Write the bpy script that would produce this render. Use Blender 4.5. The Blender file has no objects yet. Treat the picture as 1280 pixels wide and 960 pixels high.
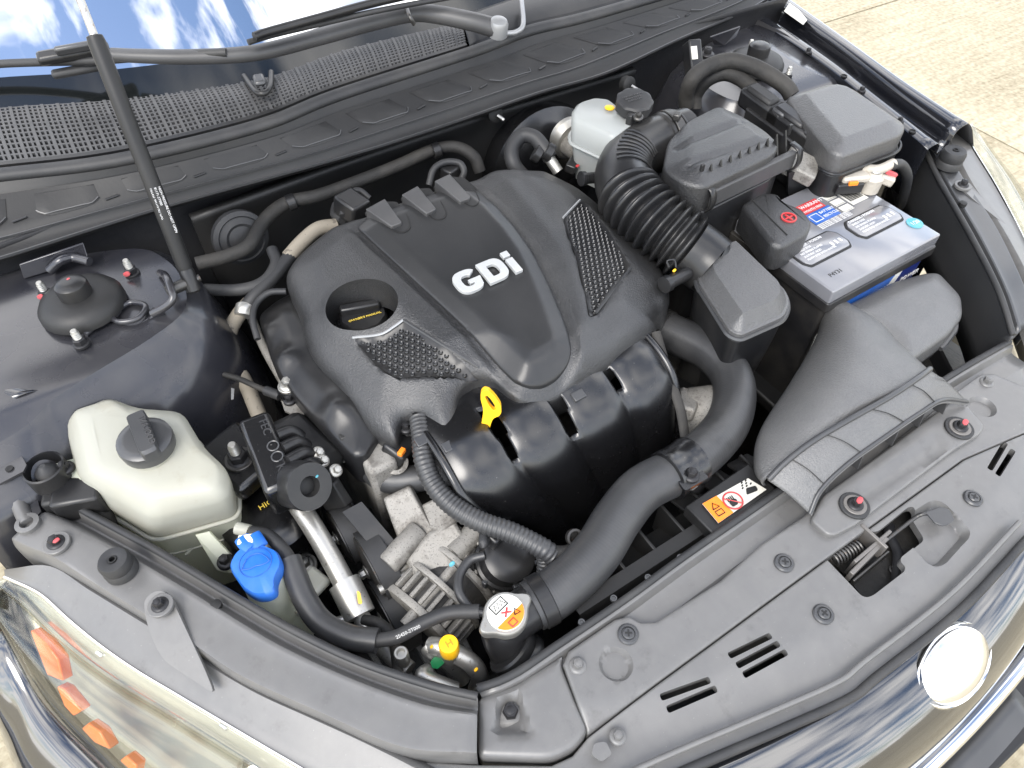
import bpy, bmesh, math, random
import numpy as np
from mathutils import Vector, Matrix, Euler
from mathutils.geometry import delaunay_2d_cdt
random.seed(7)
scene = bpy.context.scene
COL = scene.collection
RAD = math.radians

# ------------------------------------------------------------------ camera
YAW, PITCH, FPX = RAD(32.8), RAD(49.85), 892.0       # focal length in pixels of a 1280 wide picture
CAM = Vector((-0.4655, -0.8067, 1.4827))
FWD = Vector((math.sin(YAW)*math.cos(PITCH), math.cos(YAW)*math.cos(PITCH), -math.sin(PITCH)))
RGT = Vector((math.cos(YAW), -math.sin(YAW), 0))
UPV = RGT.cross(FWD)
cam_data = bpy.data.cameras.new('camera')
cam = bpy.data.objects.new('camera', cam_data); COL.objects.link(cam)
cam_data.sensor_fit = 'HORIZONTAL'; cam_data.sensor_width = 36.0; cam_data.lens = 36.0*FPX/1280.0
cam_data.clip_start = 0.02; cam_data.clip_end = 500
cam.matrix_world = Matrix(((RGT.x, UPV.x, -FWD.x, CAM.x), (RGT.y, UPV.y, -FWD.y, CAM.y), (RGT.z, UPV.z, -FWD.z, CAM.z), (0, 0, 0, 1)))
scene.camera = cam

# ------------------------------------------------------------------ world, sun, exposure
SUN_EL, SUN_AZ = 50.0, 212.0       # azimuth: direction to the sun, degrees from +X towards +Y
sd = Vector((math.cos(RAD(SUN_EL))*math.cos(RAD(SUN_AZ)), math.cos(RAD(SUN_EL))*math.sin(RAD(SUN_AZ)), math.sin(RAD(SUN_EL))))
world = bpy.data.worlds.new('World'); scene.world = world; world.use_nodes = True
wn, wl = world.node_tree.nodes, world.node_tree.links
wn.clear()
w_out = wn.new('ShaderNodeOutputWorld'); w_bg = wn.new('ShaderNodeBackground')
w_sky = wn.new('ShaderNodeTexSky'); w_sky.sky_type = 'NISHITA'; w_sky.sun_disc = False
w_sky.sun_elevation = RAD(SUN_EL); w_sky.sun_rotation = math.atan2(sd.x, sd.y)
w_sky.air_density = 1.0; w_sky.dust_density = 0.6; w_sky.ozone_density = 1.5
w_tc = wn.new('ShaderNodeTexCoord'); w_sep = wn.new('ShaderNodeSeparateXYZ')
wl.new(w_tc.outputs['Generated'], w_sep.inputs[0])
w_add = wn.new('ShaderNodeMath'); w_add.operation = 'ADD'; w_add.inputs[1].default_value = 0.22
w_abs = wn.new('ShaderNodeMath'); w_abs.operation = 'ABSOLUTE'
wl.new(w_sep.outputs['Z'], w_abs.inputs[0]); wl.new(w_abs.outputs[0], w_add.inputs[0])
w_dx = wn.new('ShaderNodeMath'); w_dx.operation = 'DIVIDE'; w_dy = wn.new('ShaderNodeMath'); w_dy.operation = 'DIVIDE'
wl.new(w_sep.outputs['X'], w_dx.inputs[0]); wl.new(w_add.outputs[0], w_dx.inputs[1])
wl.new(w_sep.outputs['Y'], w_dy.inputs[0]); wl.new(w_add.outputs[0], w_dy.inputs[1])
w_cmb = wn.new('ShaderNodeCombineXYZ'); wl.new(w_dx.outputs[0], w_cmb.inputs[0]); wl.new(w_dy.outputs[0], w_cmb.inputs[1])
w_noise = wn.new('ShaderNodeTexNoise'); w_noise.inputs['Scale'].default_value = 3.6
w_noise.inputs['Detail'].default_value = 7; w_noise.inputs['Roughness'].default_value = 0.58
w_map = wn.new('ShaderNodeMapping'); w_map.inputs['Location'].default_value = (0.2, 0.0, 0.35); wl.new(w_cmb.outputs[0], w_map.inputs[0]); wl.new(w_map.outputs[0], w_noise.inputs['Vector'])
w_ramp = wn.new('ShaderNodeValToRGB'); w_ramp.color_ramp.elements[0].position = 0.405; w_ramp.color_ramp.elements[1].position = 0.58
wl.new(w_noise.outputs['Fac'], w_ramp.inputs[0])
w_mix = wn.new('ShaderNodeMix'); w_mix.data_type = 'RGBA'
wl.new(w_ramp.outputs[0], w_mix.inputs[0]); wl.new(w_sky.outputs[0], w_mix.inputs[6])
w_mix.inputs[7].default_value = (11.5, 11.3, 11.2, 1)
wl.new(w_mix.outputs[2], w_bg.inputs[0]); w_bg.inputs[1].default_value = 0.15
wl.new(w_bg.outputs[0], w_out.inputs[0])
sun_data = bpy.data.lights.new('sun', 'SUN'); sun_data.energy = 1.5; sun_data.angle = RAD(30); sun_data.color = (1.0, 0.96, 0.9)
sun = bpy.data.objects.new('sun', sun_data); COL.objects.link(sun)
sun.rotation_euler = (-sd).to_track_quat('-Z', 'Y').to_euler()
vs = scene.view_settings
vs.view_transform = 'Standard'; vs.look = 'None'; vs.exposure = 1.2; vs.gamma = 1.0; vs.use_curve_mapping = False

# ------------------------------------------------------------------ measuring: a picture point at a known height -> metres
def ray(px, py): return RGT*((px-640)/FPX) - UPV*((py-480)/FPX) + FWD
def W(px, py, z):
    q = ray(px, py); return CAM + q*((z-CAM.z)/q.z)
def WP(px, py, a, b, c):                      # on the plane z = a + b*x + c*y
    q = ray(px, py); t = (a + b*CAM.x + c*CAM.y - CAM.z)/(q.z - b*q.x - c*q.y); return CAM + q*t
def WX(px, py, x):
    q = ray(px, py); return CAM + q*((x-CAM.x)/q.x)
def WY(px, py, y):
    q = ray(px, py); return CAM + q*((y-CAM.y)/q.y)
def Ws(pts, z): return [W(p[0], p[1], p[2] if len(p) > 2 else z) for p in pts]

# ------------------------------------------------------------------ materials
def nd(nt, t, **kw):
    n = nt.nodes.new(t)
    for k, v in kw.items(): setattr(n, k, v)
    return n
MATS = {}
def mat(name, base, rough=0.5, grime=None, metal=0.0, coat=0.0, bump=None, bump2=None, var=(30, 0.12), dust=None, spots=None, scratch=None,
        spec=0.5, trans=0.0, sss=0.0, translucent=0.0, ior=1.45, rvar=0.06, coat_rough=0.03, emis=None):
    m = bpy.data.materials.new(name); m.use_nodes = True; nt = m.node_tree; L = nt.links
    p = nt.nodes['Principled BSDF']
    p.inputs['Roughness'].default_value = rough; p.inputs['Metallic'].default_value = metal
    p.inputs['Coat Weight'].default_value = coat; p.inputs['Coat Roughness'].default_value = coat_rough
    p.inputs['Specular IOR Level'].default_value = spec; p.inputs['IOR'].default_value = ior
    p.inputs['Transmission Weight'].default_value = trans
    if sss: p.inputs['Subsurface Weight'].default_value = sss; p.inputs['Subsurface Radius'].default_value = (0.012, 0.011, 0.008); p.inputs['Subsurface Scale'].default_value = 1.0 if sss < 0.9 else 4.0
    tc = nd(nt, 'ShaderNodeTexCoord'); co = tc.outputs['Object']
    n1 = nd(nt, 'ShaderNodeTexNoise'); n1.inputs['Scale'].default_value = var[0]; n1.inputs['Detail'].default_value = 5; L.new(co, n1.inputs['Vector'])
    mx = nd(nt, 'ShaderNodeMix', data_type='RGBA'); L.new(n1.outputs['Fac'], mx.inputs[0])
    b = Vector(base[:3]); v = var[1]
    mx.inputs[6].default_value = (*(b*(1-v)), 1); mx.inputs[7].default_value = (*(b*(1+v)), 1)
    colr = mx.outputs[2]
    def layer(scale, lo, hi, color, amount, detail=6, fac_rough=0.6):
        nonlocal colr
        nn = nd(nt, 'ShaderNodeTexNoise'); nn.inputs['Scale'].default_value = scale; nn.inputs['Detail'].default_value = detail; nn.inputs['Roughness'].default_value = fac_rough
        L.new(co, nn.inputs['Vector'])
        mr = nd(nt, 'ShaderNodeMapRange'); mr.inputs[1].default_value = lo; mr.inputs[2].default_value = hi; mr.inputs[3].default_value = 0; mr.inputs[4].default_value = amount
        L.new(nn.outputs['Fac'], mr.inputs[0])
        m2 = nd(nt, 'ShaderNodeMix', data_type='RGBA'); L.new(mr.outputs[0], m2.inputs[0]); L.new(colr, m2.inputs[6]); m2.inputs[7].default_value = (*color, 1)
        colr = m2.outputs[2]; return mr.outputs[0]
    if dust: layer(dust[0], 0.42, 0.72, dust[2] if len(dust) > 2 else (0.30, 0.27, 0.22), dust[1])
    if grime: layer(grime[0], grime[1], grime[1]+0.14, grime[2], grime[3], 9, 0.68)
    if spots: layer(spots[0], spots[1], spots[1]+0.06, spots[2], spots[3], 3, 0.5)
    L.new(colr, p.inputs['Base Color'])
    if rvar:
        mr = nd(nt, 'ShaderNodeMapRange'); mr.inputs[3].default_value = max(0.01, rough-rvar); mr.inputs[4].default_value = rough+rvar
        n3 = nd(nt, 'ShaderNodeTexNoise'); n3.inputs['Scale'].default_value = 14; n3.inputs['Detail'].default_value = 6; L.new(co, n3.inputs['Vector'])
        L.new(n3.outputs['Fac'], mr.inputs[0]); L.new(mr.outputs[0], p.inputs['Roughness'])
    nrm = None
    for bp in (bump, bump2):
        if not bp: continue
        nb = nd(nt, 'ShaderNodeTexNoise'); nb.inputs['Scale'].default_value = bp[0]; nb.inputs['Detail'].default_value = 2
        L.new(co, nb.inputs['Vector'])
        bn = nd(nt, 'ShaderNodeBump'); bn.inputs['Strength'].default_value = bp[1]; bn.inputs['Distance'].default_value = bp[2]
        L.new(nb.outputs['Fac'], bn.inputs['Height'])
        if nrm: L.new(nrm, bn.inputs['Normal'])
        nrm = bn.outputs['Normal']
    if nrm: L.new(nrm, p.inputs['Normal'])
    if translucent:                                   # light shines through thin plastic walls
        tl_ = nd(nt, 'ShaderNodeBsdfTranslucent'); ms_ = nd(nt, 'ShaderNodeMixShader'); ms_.inputs[0].default_value = translucent
        L.new(colr, tl_.inputs['Color']); L.new(p.outputs[0], ms_.inputs[1]); L.new(tl_.outputs[0], ms_.inputs[2]); L.new(ms_.outputs[0], nt.nodes['Material Output'].inputs['Surface'])
    MATS[name] = m; return m
GR = (850, 0.85, 0.0007)  # the grained materials' fine colour speckle also paints in the grain's sparkle
mat('grained', (0.015, 0.0152, 0.016), 0.38, bump=GR, bump2=(380, 0.55, 0.0009), var=(420, 0.35), dust=(13, 0.16, (0.10, 0.098, 0.094)), spec=1.0)
mat('grained_mid', (0.060, 0.060, 0.0605), 0.34, bump=GR, bump2=(380, 0.55, 0.0009), var=(420, 0.3), dust=(5, 0.12, (0.16, 0.155, 0.15)), spec=1.0)  # lighter than grained: sky sheen on the lids put into the base
mat('grained_dusty', (0.085, 0.085, 0.0845), 0.38, bump=GR, bump2=(380, 0.55, 0.0009), var=(420, 0.25), dust=(30, 0.2, (0.16, 0.155, 0.148)), spec=1.0)
mat('satin_grey', (0.036, 0.037, 0.039), 0.34, bump=(500, 0.12, 0.0004), var=(12, 0.12), dust=(6, 0.08, (0.2, 0.19, 0.18)), spec=0.8)
mat('panel_grey', (0.115, 0.1135, 0.111), 0.37, grime=(34, 0.58, (0.05, 0.048, 0.045), 0.45), bump=(420, 0.12, 0.0004), bump2=(25, 0.05, 0.002), var=(90, 0.10), dust=(24, 0.30, (0.165, 0.16, 0.15)), spots=(420, 0.71, (0.33, 0.32, 0.30), 0.45), spec=0.8)
mat('plastic_black', (0.012, 0.0122, 0.0132), 0.32, bump=(300, 0.1, 0.0004), dust=(8, 0.10, (0.16, 0.15, 0.13)))
mat('panel_dark', (0.05, 0.05, 0.051), 0.42, bump=(400, 0.12, 0.0004), dust=(8, 0.2, (0.14, 0.135, 0.13)))
mat('shield_grey', (0.021, 0.0215, 0.0225), 0.32, bump=(500, 0.15, 0.0004), var=(12, 0.12), dust=(6, 0.05, (0.2, 0.19, 0.18)), spots=(700, 0.74, (0.3, 0.3, 0.3), 0.5))
mat('plastic_matte', (0.011, 0.011, 0.0113), 0.5, bump=(250, 0.2, 0.0006), dust=(7, 0.12, (0.08, 0.077, 0.07)))
mat('gloss_black', (0.005, 0.005, 0.0055), 0.27, coat=0.35, coat_rough=0.24, var=(20, 0.1), rvar=0.04, spots=(330, 0.71, (0.3, 0.29, 0.27), 0.3), spec=0.7)
mat('rubber', (0.022, 0.0225, 0.024), 0.55, bump=(180, 0.12, 0.001), dust=(10, 0.22, (0.12, 0.115, 0.105)))
mat('hose_rubber', (0.030, 0.0305, 0.032), 0.42, grime=(16, 0.56, (0.014, 0.014, 0.014), 0.6), bump=(260, 0.12, 0.001), dust=(14, 0.2, (0.11, 0.107, 0.10)), spec=0.7)
mat('wrap_tape', (0.014, 0.0137, 0.0133), 0.7, bump=(120, 0.5, 0.002), dust=(12, 0.3, (0.11, 0.10, 0.085)))
mat('bay_paint', (0.022, 0.0225, 0.028), 0.28, metal=0.2, coat=0.6, coat_rough=0.16, bump=(60, 0.04, 0.001), dust=(7, 0.16, (0.18, 0.17, 0.15)))
mat('bay_dark', (0.010, 0.0102, 0.012), 0.6, bump=(90, 0.25, 0.002), dust=(6, 0.25, (0.05, 0.047, 0.042)))
mat('body_paint', (0.010, 0.011, 0.015), 0.22, metal=0.35, coat=1.0, coat_rough=0.02, rvar=0.0, dust=(9, 0.03))
mat('bumper_gloss', (0.008, 0.0085, 0.010), 0.10, coat=1.0, coat_rough=0.01, ior=1.9, rvar=0.0, dust=(9, 0.02))
mat('chrome', (0.80, 0.80, 0.80), 0.05, metal=1.0, rvar=0.02)
mat('badge_chrome', (0.92, 0.92, 0.92), 0.22, metal=1.0, rvar=0.03)
mat('washer_grey', (0.16, 0.15, 0.14), 0.5, metal=0.4)
mat('steel', (0.45, 0.44, 0.42), 0.35, metal=1.0, spots=(200, 0.62, (0.18, 0.13, 0.09), 0.5))
mat('dark_steel', (0.09, 0.088, 0.085), 0.42, metal=0.8, spots=(150, 0.6, (0.10, 0.07, 0.05), 0.6))
mat('zinc', (0.42, 0.41, 0.38), 0.42, metal=0.85, spots=(240, 0.62, (0.3, 0.27, 0.22), 0.5))
mat('bolt_black', (0.03, 0.03, 0.032), 0.42, metal=0.5, spots=(260, 0.64, (0.16, 0.12, 0.09), 0.5))
mat('cast_alu', (0.25, 0.24, 0.22), 0.6, metal=0.25, bump=(260, 0.4, 0.001), bump2=(60, 0.3, 0.002), var=(40, 0.3), grime=(26, 0.50, (0.07, 0.063, 0.055), 0.75), spots=(560, 0.60, (0.05, 0.045, 0.04), 0.7), dust=(25, 0.4, (0.24, 0.22, 0.19)))
mat('alu_pipe', (0.50, 0.49, 0.46), 0.38, metal=0.8, spots=(300, 0.63, (0.12, 0.11, 0.09), 0.6), dust=(15, 0.25, (0.3, 0.28, 0.24)))
mat('dusty_hose', (0.22, 0.195, 0.155), 0.7, bump=(150, 0.3, 0.001), spots=(120, 0.62, (0.07, 0.06, 0.05), 0.7))
mat('engine_dark', (0.018, 0.0175, 0.017), 0.6, bump=(120, 0.5, 0.003), dust=(14, 0.5, (0.06, 0.054, 0.045)))
mat('cream', (0.55, 0.55, 0.48), 0.36, grime=(14, 0.58, (0.34, 0.28, 0.17), 0.35), translucent=0.42, bump=(40, 0.05, 0.002), var=(7, 0.06), dust=(9, 0.25, (0.42, 0.37, 0.26)), rvar=0.08)
mat('cream_low', (0.80, 0.82, 0.70), 0.34, translucent=0.55, grime=(18, 0.58, (0.45, 0.42, 0.28), 0.4), var=(6, 0.06))  # lighter copy of cream: light through the lower tank put into the base
mat('milky', (0.46, 0.48, 0.47), 0.3, translucent=0.35, var=(10, 0.06), dust=(10, 0.25, (0.36, 0.36, 0.32)))
mat('ivory', (0.62, 0.61, 0.52), 0.4, sss=0.2, dust=(9, 0.2, (0.45, 0.42, 0.33)))
mat('blue_cap', (0.014, 0.125, 0.50), 0.4, bump=(200, 0.1, 0.0004), rvar=0.08, dust=(20, 0.12, (0.35, 0.4, 0.5)))
mat('yellow', (0.86, 0.47, 0.012), 0.4, bump=(100, 0.08, 0.001), spots=(120, 0.70, (0.3, 0.18, 0.03), 0.6))
mat('silver_letter', (0.46, 0.47, 0.47), 0.36, metal=0.25, rvar=0.03)
mat('trim_silver', (0.30, 0.305, 0.31), 0.38, metal=0.5)
mat('cap_white', (0.78, 0.78, 0.72), 0.4, dust=(40, 0.2, (0.5, 0.47, 0.4)))
mat('paper', (0.56, 0.55, 0.50), 0.6, dust=(40, 0.35, (0.5, 0.46, 0.38)))
mat('orange', (0.85, 0.22, 0.012), 0.5, dust=(40, 0.2, (0.5, 0.25, 0.1)))
mat('red', (0.45, 0.025, 0.03), 0.5, dust=(40, 0.3, (0.4, 0.2, 0.18)))
mat('red_mark', (0.48, 0.07, 0.08), 0.55, dust=(60, 0.4, (0.3, 0.15, 0.14)))
mat('ink', (0.012, 0.012, 0.012), 0.6)
mat('white_print', (0.62, 0.62, 0.62), 0.6)
mat('yellow_print', (0.75, 0.55, 0.08), 0.6)
mat('label_blue', (0.015, 0.09, 0.36), 0.4, dust=(50, 0.2, (0.3, 0.33, 0.38)))
mat('label_navy', (0.01, 0.02, 0.12), 0.4)
mat('label_teal', (0.05, 0.30, 0.38), 0.4, dust=(60, 0.4, (0.3, 0.4, 0.42)))
mat('green_mark', (0.01, 0.22, 0.07), 0.5)
mat('battery_top', (0.15, 0.152, 0.165), 0.18, coat=0.8, coat_rough=0.10, rvar=0.05, dust=(10, 0.15, (0.3, 0.3, 0.3)), spec=1.0)  # pale bluish base carries part of the sky reflection
mat('battery_case', (0.012, 0.012, 0.013), 0.3, dust=(10, 0.1))
mat('lead', (0.42, 0.39, 0.34), 0.6, metal=0.3, bump=(120, 0.4, 0.002), dust=(30, 0.5, (0.55, 0.5, 0.42)))
mat('amber', (0.85, 0.18, 0.012), 0.2, coat=0.6)
mat('reflector', (0.75, 0.74, 0.70), 0.18, metal=0.9, var=(8, 0.05))
mat('housing_grey', (0.24, 0.22, 0.17), 0.25, metal=0.5, var=(30, 0.2))
def lens_mat():
    m = bpy.data.materials.new('lens'); m.use_nodes = True; nt = m.node_tree; nt.nodes.clear()
    o = nd(nt, 'ShaderNodeOutputMaterial'); mx = nd(nt, 'ShaderNodeMixShader'); t = nd(nt, 'ShaderNodeBsdfTransparent'); g = nd(nt, 'ShaderNodeBsdfGlossy'); f = nd(nt, 'ShaderNodeMath', operation='MULTIPLY_ADD'); lw = nd(nt, 'ShaderNodeLayerWeight'); pw = nd(nt, 'ShaderNodeMath', operation='POWER'); lw.inputs[0].default_value = 0.5; pw.inputs[1].default_value = 3.0
    nt.links.new(lw.outputs['Facing'], pw.inputs[0]); nt.links.new(pw.outputs[0], f.inputs[0]); f.inputs[1].default_value = 0.55; f.inputs[2].default_value = 0.045; g.inputs['Roughness'].default_value = 0.03; t.inputs['Color'].default_value = (0.93, 0.94, 0.92, 1)
    nt.links.new(f.outputs[0], mx.inputs[0]); nt.links.new(t.outputs[0], mx.inputs[1]); nt.links.new(g.outputs[0], mx.inputs[2]); nt.links.new(mx.outputs[0], o.inputs[0])
    MATS['lens'] = m
lens_mat()
mat('windscreen', (0.004, 0.010, 0.014), 0.02, spec=1.0, ior=4.2, rvar=0.0, var=(5, 0.1))
mat('frit', (0.006, 0.007, 0.007), 0.12, coat=0.3, rvar=0.02)
mat('concrete_dark', (0.16, 0.14, 0.11), 0.9)
def concrete_mat():
    m = bpy.data.materials.new('concrete'); m.use_nodes = True; nt = m.node_tree; L = nt.links; p = nt.nodes['Principled BSDF']
    p.inputs['Roughness'].default_value = 0.9
    tc = nd(nt, 'ShaderNodeTexCoord'); mp = nd(nt, 'ShaderNodeMapping'); mp.inputs['Scale'].default_value = (2.2, 55, 1); L.new(tc.outputs['Object'], mp.inputs[0])
    n1 = nd(nt, 'ShaderNodeTexNoise'); n1.inputs['Scale'].default_value = 1.0; n1.inputs['Detail'].default_value = 8; n1.inputs['Roughness'].default_value = 0.7; L.new(mp.outputs[0], n1.inputs['Vector'])
    n2 = nd(nt, 'ShaderNodeTexNoise'); n2.inputs['Scale'].default_value = 1.7; n2.inputs['Detail'].default_value = 8; L.new(tc.outputs['Object'], n2.inputs['Vector'])
    n3 = nd(nt, 'ShaderNodeTexNoise'); n3.inputs['Scale'].default_value = 60; n3.inputs['Detail'].default_value = 4; L.new(tc.outputs['Object'], n3.inputs['Vector'])
    r1 = nd(nt, 'ShaderNodeValToRGB'); r1.color_ramp.elements[0].position = 0.30; r1.color_ramp.elements[0].color = (0.19, 0.155, 0.095, 1)
    r1.color_ramp.elements[1].position = 0.62; r1.color_ramp.elements[1].color = (0.42, 0.375, 0.27, 1)
    ad = nd(nt, 'ShaderNodeMath', operation='MULTIPLY_ADD'); L.new(n2.outputs['Fac'], ad.inputs[0]); ad.inputs[1].default_value = 0.35
    ad2 = nd(nt, 'ShaderNodeMath', operation='MULTIPLY_ADD'); L.new(n3.outputs['Fac'], ad2.inputs[0]); ad2.inputs[1].default_value = 0.5
    ad3 = nd(nt, 'ShaderNodeMath', operation='MULTIPLY_ADD'); L.new(n1.outputs['Fac'], ad3.inputs[0]); ad3.inputs[1].default_value = 0.45; ad3.inputs[2].default_value = -0.15
    L.new(ad3.outputs[0], ad2.inputs[2]); L.new(ad2.outputs[0], ad.inputs[2]); L.new(ad.outputs[0], r1.inputs[0]); L.new(r1.outputs[0], p.inputs['Base Color'])
    bn = nd(nt, 'ShaderNodeBump'); bn.inputs['Strength'].default_value = 0.6; bn.inputs['Distance'].default_value = 0.004; L.new(n1.outputs['Fac'], bn.inputs['Height']); L.new(bn.outputs[0], p.inputs['Normal'])
    MATS['concrete'] = m
concrete_mat()

# ------------------------------------------------------------------ objects
def thing(name, label, cat, loc, group=None):
    o = bpy.data.objects.new(name, None); COL.objects.link(o)
    o.empty_display_size = 0.03; o.location = loc; o['label'] = label; o['category'] = cat
    if group: o['group'] = group
    return o
def wloc(o):
    v = Vector(o.location)
    while o.parent: o = o.parent; v += Vector(o.location)
    return v
def adopt(o, parent):
    o.parent = parent; o.location = Vector(o.location) - wloc(parent)
def mk(name, verts, faces, m, parent=None, smooth=40, label=None, stuff=False, bevel=None, solid=None, subsurf=0, face_mats=None, mats=None):
    vs_ = [Vector(v) for v in verts]
    lo = Vector((min(v.x for v in vs_), min(v.y for v in vs_), min(v.z for v in vs_))); hi = Vector((max(v.x for v in vs_), max(v.y for v in vs_), max(v.z for v in vs_)))
    c = (lo+hi)/2
    me = bpy.data.meshes.new(name); me.from_pydata([v-c for v in vs_], [], faces); me.validate()
    bm = bmesh.new(); bm.from_mesh(me); bmesh.ops.remove_doubles(bm, verts=bm.verts, dist=1e-6); bmesh.ops.recalc_face_normals(bm, faces=bm.faces); bm.to_mesh(me); bm.free()
    me.materials.append(MATS[m])
    if smooth:
        me.shade_smooth(); me.set_sharp_from_angle(angle=RAD(smooth))
    o = bpy.data.objects.new(name, me); COL.objects.link(o); o.location = c
    if parent: adopt(o, parent)
    if label: o['label'] = label
    if stuff: o['kind'] = 'stuff'
    if solid:
        s = o.modifiers.new('solid', 'SOLIDIFY'); s.thickness = solid; s.offset = -1
    if bevel:
        b = o.modifiers.new('bevel', 'BEVEL'); b.width = bevel; b.segments = 2; b.limit_method = 'ANGLE'; b.angle_limit = RAD(35)
    return o
def top(o, label, cat, group=None):
    o['label'] = label; o['category'] = cat
    if group: o['group'] = group
    return o

# ------------------------------------------------------------------ curves and shapes
def cr(pts, n=8, closed=False):
    P = [Vector(p) for p in pts]; N = len(P); out = []
    if N < 3 and not closed:
        return [P[0].lerp(P[-1], i/n) for i in range(n+1)]
    for i in range(N if closed else N-1):
        p1, p2 = P[i], P[(i+1) % N]
        p0 = P[i-1] if (closed or i > 0) else p1*2-p2
        p3 = P[(i+2) % N] if (closed or i+2 < N) else p2*2-p1
        for k in range(n):
            t = k/n; t2 = t*t; t3 = t2*t
            out.append(0.5*((2*p1)+(p2-p0)*t+(2*p0-5*p1+4*p2-p3)*t2+(3*p1-p0-3*p2+p3)*t3))
    if not closed: out.append(P[-1].copy())
    return out
def resample(pts, n, closed=False):
    P = [Vector(p) for p in pts]
    if closed: P = P+[P[0]]
    d = [0]
    for a, b in zip(P, P[1:]): d.append(d[-1]+(b-a).length)
    out = []; m = n if closed else n-1; j = 0
    for i in range(n):
        s = d[-1]*i/m
        while j < len(d)-2 and d[j+1] < s: j += 1
        t = (s-d[j])/max(1e-9, d[j+1]-d[j]); out.append(P[j].lerp(P[j+1], t))
    return out
def rpoly(pts, r, seg=4):                       # round the corners of a closed polygon
    P = [Vector(p) for p in pts]; out = []; N = len(P)
    for i in range(N):
        a, b, c = P[i-1], P[i], P[(i+1) % N]
        rr = r[i] if isinstance(r, (list, tuple)) else r
        da, dc = (a-b), (c-b); la, lc = da.length, dc.length
        k = min(rr, la*0.48, lc*0.48)
        s, e = b+da/la*k, b+dc/lc*k
        for j in range(seg+1):
            t = j/seg; out.append(s*(1-t)**2+b*2*t*(1-t)+e*t*t)
    return out
def grid_faces(nu, nv, cu=False, cv=False):
    F = []
    for i in range(nu if cu else nu-1):
        for j in range(nv if cv else nv-1):
            F.append((i*nv+j, ((i+1) % nu)*nv+j, ((i+1) % nu)*nv+(j+1) % nv, i*nv+(j+1) % nv))
    return F
def tube_mesh(path, rad, seg=14, caps=True, flat=None):
    n = len(path); V = []; F = []
    T = [(path[min(i+1, n-1)]-path[max(i-1, 0)]).normalized() for i in range(n)]
    up = Vector((0, 0, 1)) if abs(T[0].z) < 0.9 else Vector((1, 0, 0))
    nx = T[0].cross(up).normalized()
    for i in range(n):
        nx = (nx - T[i]*nx.dot(T[i])).normalized(); ny = T[i].cross(nx)
        r = rad(i/(n-1)) if callable(rad) else rad
        for k in range(seg):
            a = 2*math.pi*k/seg
            V.append(path[i]+nx*(r*math.cos(a))+ny*(r*math.sin(a)*(flat or 1)))
    F = grid_faces(n, seg, cv=True)
    if caps: F += [tuple(range(seg-1, -1, -1)), tuple((n-1)*seg+k for k in range(seg))]
    return V, F
def tube(name, pts, rad, m, parent=None, n=8, seg=14, smoothp=True, flat=None, **kw):
    path = cr(pts, n) if smoothp else [Vector(p) for p in pts]
    V, F = tube_mesh(path, rad, seg, flat=flat)
    return mk(name, V, F, m, parent, smooth=50, **kw)
def corrugated(name, pts, r, pitch, depth, m, parent=None, seg=14, **kw):
    base = cr(pts, 10); L = sum((b-a).length for a, b in zip(base, base[1:]))
    n = max(8, int(L/pitch*4)); path = resample(base, n+1)
    return mk(name, *tube_mesh(path, lambda t: r-depth*(0.5-0.5*math.cos(2*math.pi*t*n/4)), seg), m, parent, smooth=60, **kw)
def frame(axis):
    z = Vector(axis).normalized(); x = (Vector((1, 0, 0)) if abs(z.x) < 0.9 else Vector((0, 1, 0))); x = (x-z*x.dot(z)).normalized(); return x, z.cross(x), z
def lathe_mesh(prof, c, axis=(0, 0, 1), seg=28, wob=None):
    x, y, z = frame(axis); c = Vector(c); V = []
    for r, h in prof:
        for k in range(seg):
            a = 2*math.pi*k/seg; rr = r*(wob(a) if wob else 1)
            V.append(c+x*(rr*math.cos(a))+y*(rr*math.sin(a))+z*h)
    F = grid_faces(len(prof), seg, cv=True)
    n = len(prof)
    F += [tuple(range(seg-1, -1, -1)), tuple((n-1)*seg+k for k in range(seg))]
    return V, F
def lathe(name, prof, c, m, parent=None, axis=(0, 0, 1), seg=28, wob=None, smooth=38, **kw):
    return mk(name, *lathe_mesh(prof, c, axis, seg, wob), m, parent, smooth=smooth, **kw)
def loft(name, rings, m, parent=None, caps=(True, True), smooth=40, **kw):
    n = len(rings[0]); V = [p for r in rings for p in r]; F = grid_faces(len(rings), n, cv=True)
    if caps[0]: F.append(tuple(range(n-1, -1, -1)))
    if caps[1]: F.append(tuple((len(rings)-1)*n+k for k in range(n)))
    return mk(name, V, F, m, parent, smooth=smooth, **kw)
def inset(poly, d):
    P = [Vector((p[0], p[1], p[2] if len(p) > 2 else 0)) for p in poly]; N = len(P)
    A = sum(P[i].x*P[(i+1) % N].y-P[(i+1) % N].x*P[i].y for i in range(N)); s = 1 if A > 0 else -1
    out = []
    for i in range(N):
        t1 = P[i]-P[i-1]; t2 = P[(i+1) % N]-P[i]; t1.z = t2.z = 0
        if t1.length < 1e-9: t1 = t2
        if t2.length < 1e-9: t2 = t1
        t1.normalize(); t2.normalize()
        n1 = Vector((-t1.y, t1.x, 0))*s; n2 = Vector((-t2.y, t2.x, 0))*s
        b = n1+n2
        b = b.normalized() if b.length > 1e-6 else n1
        k = d/max(0.5, b.dot(n1)); out.append(P[i]+b*k)
    return out
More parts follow.
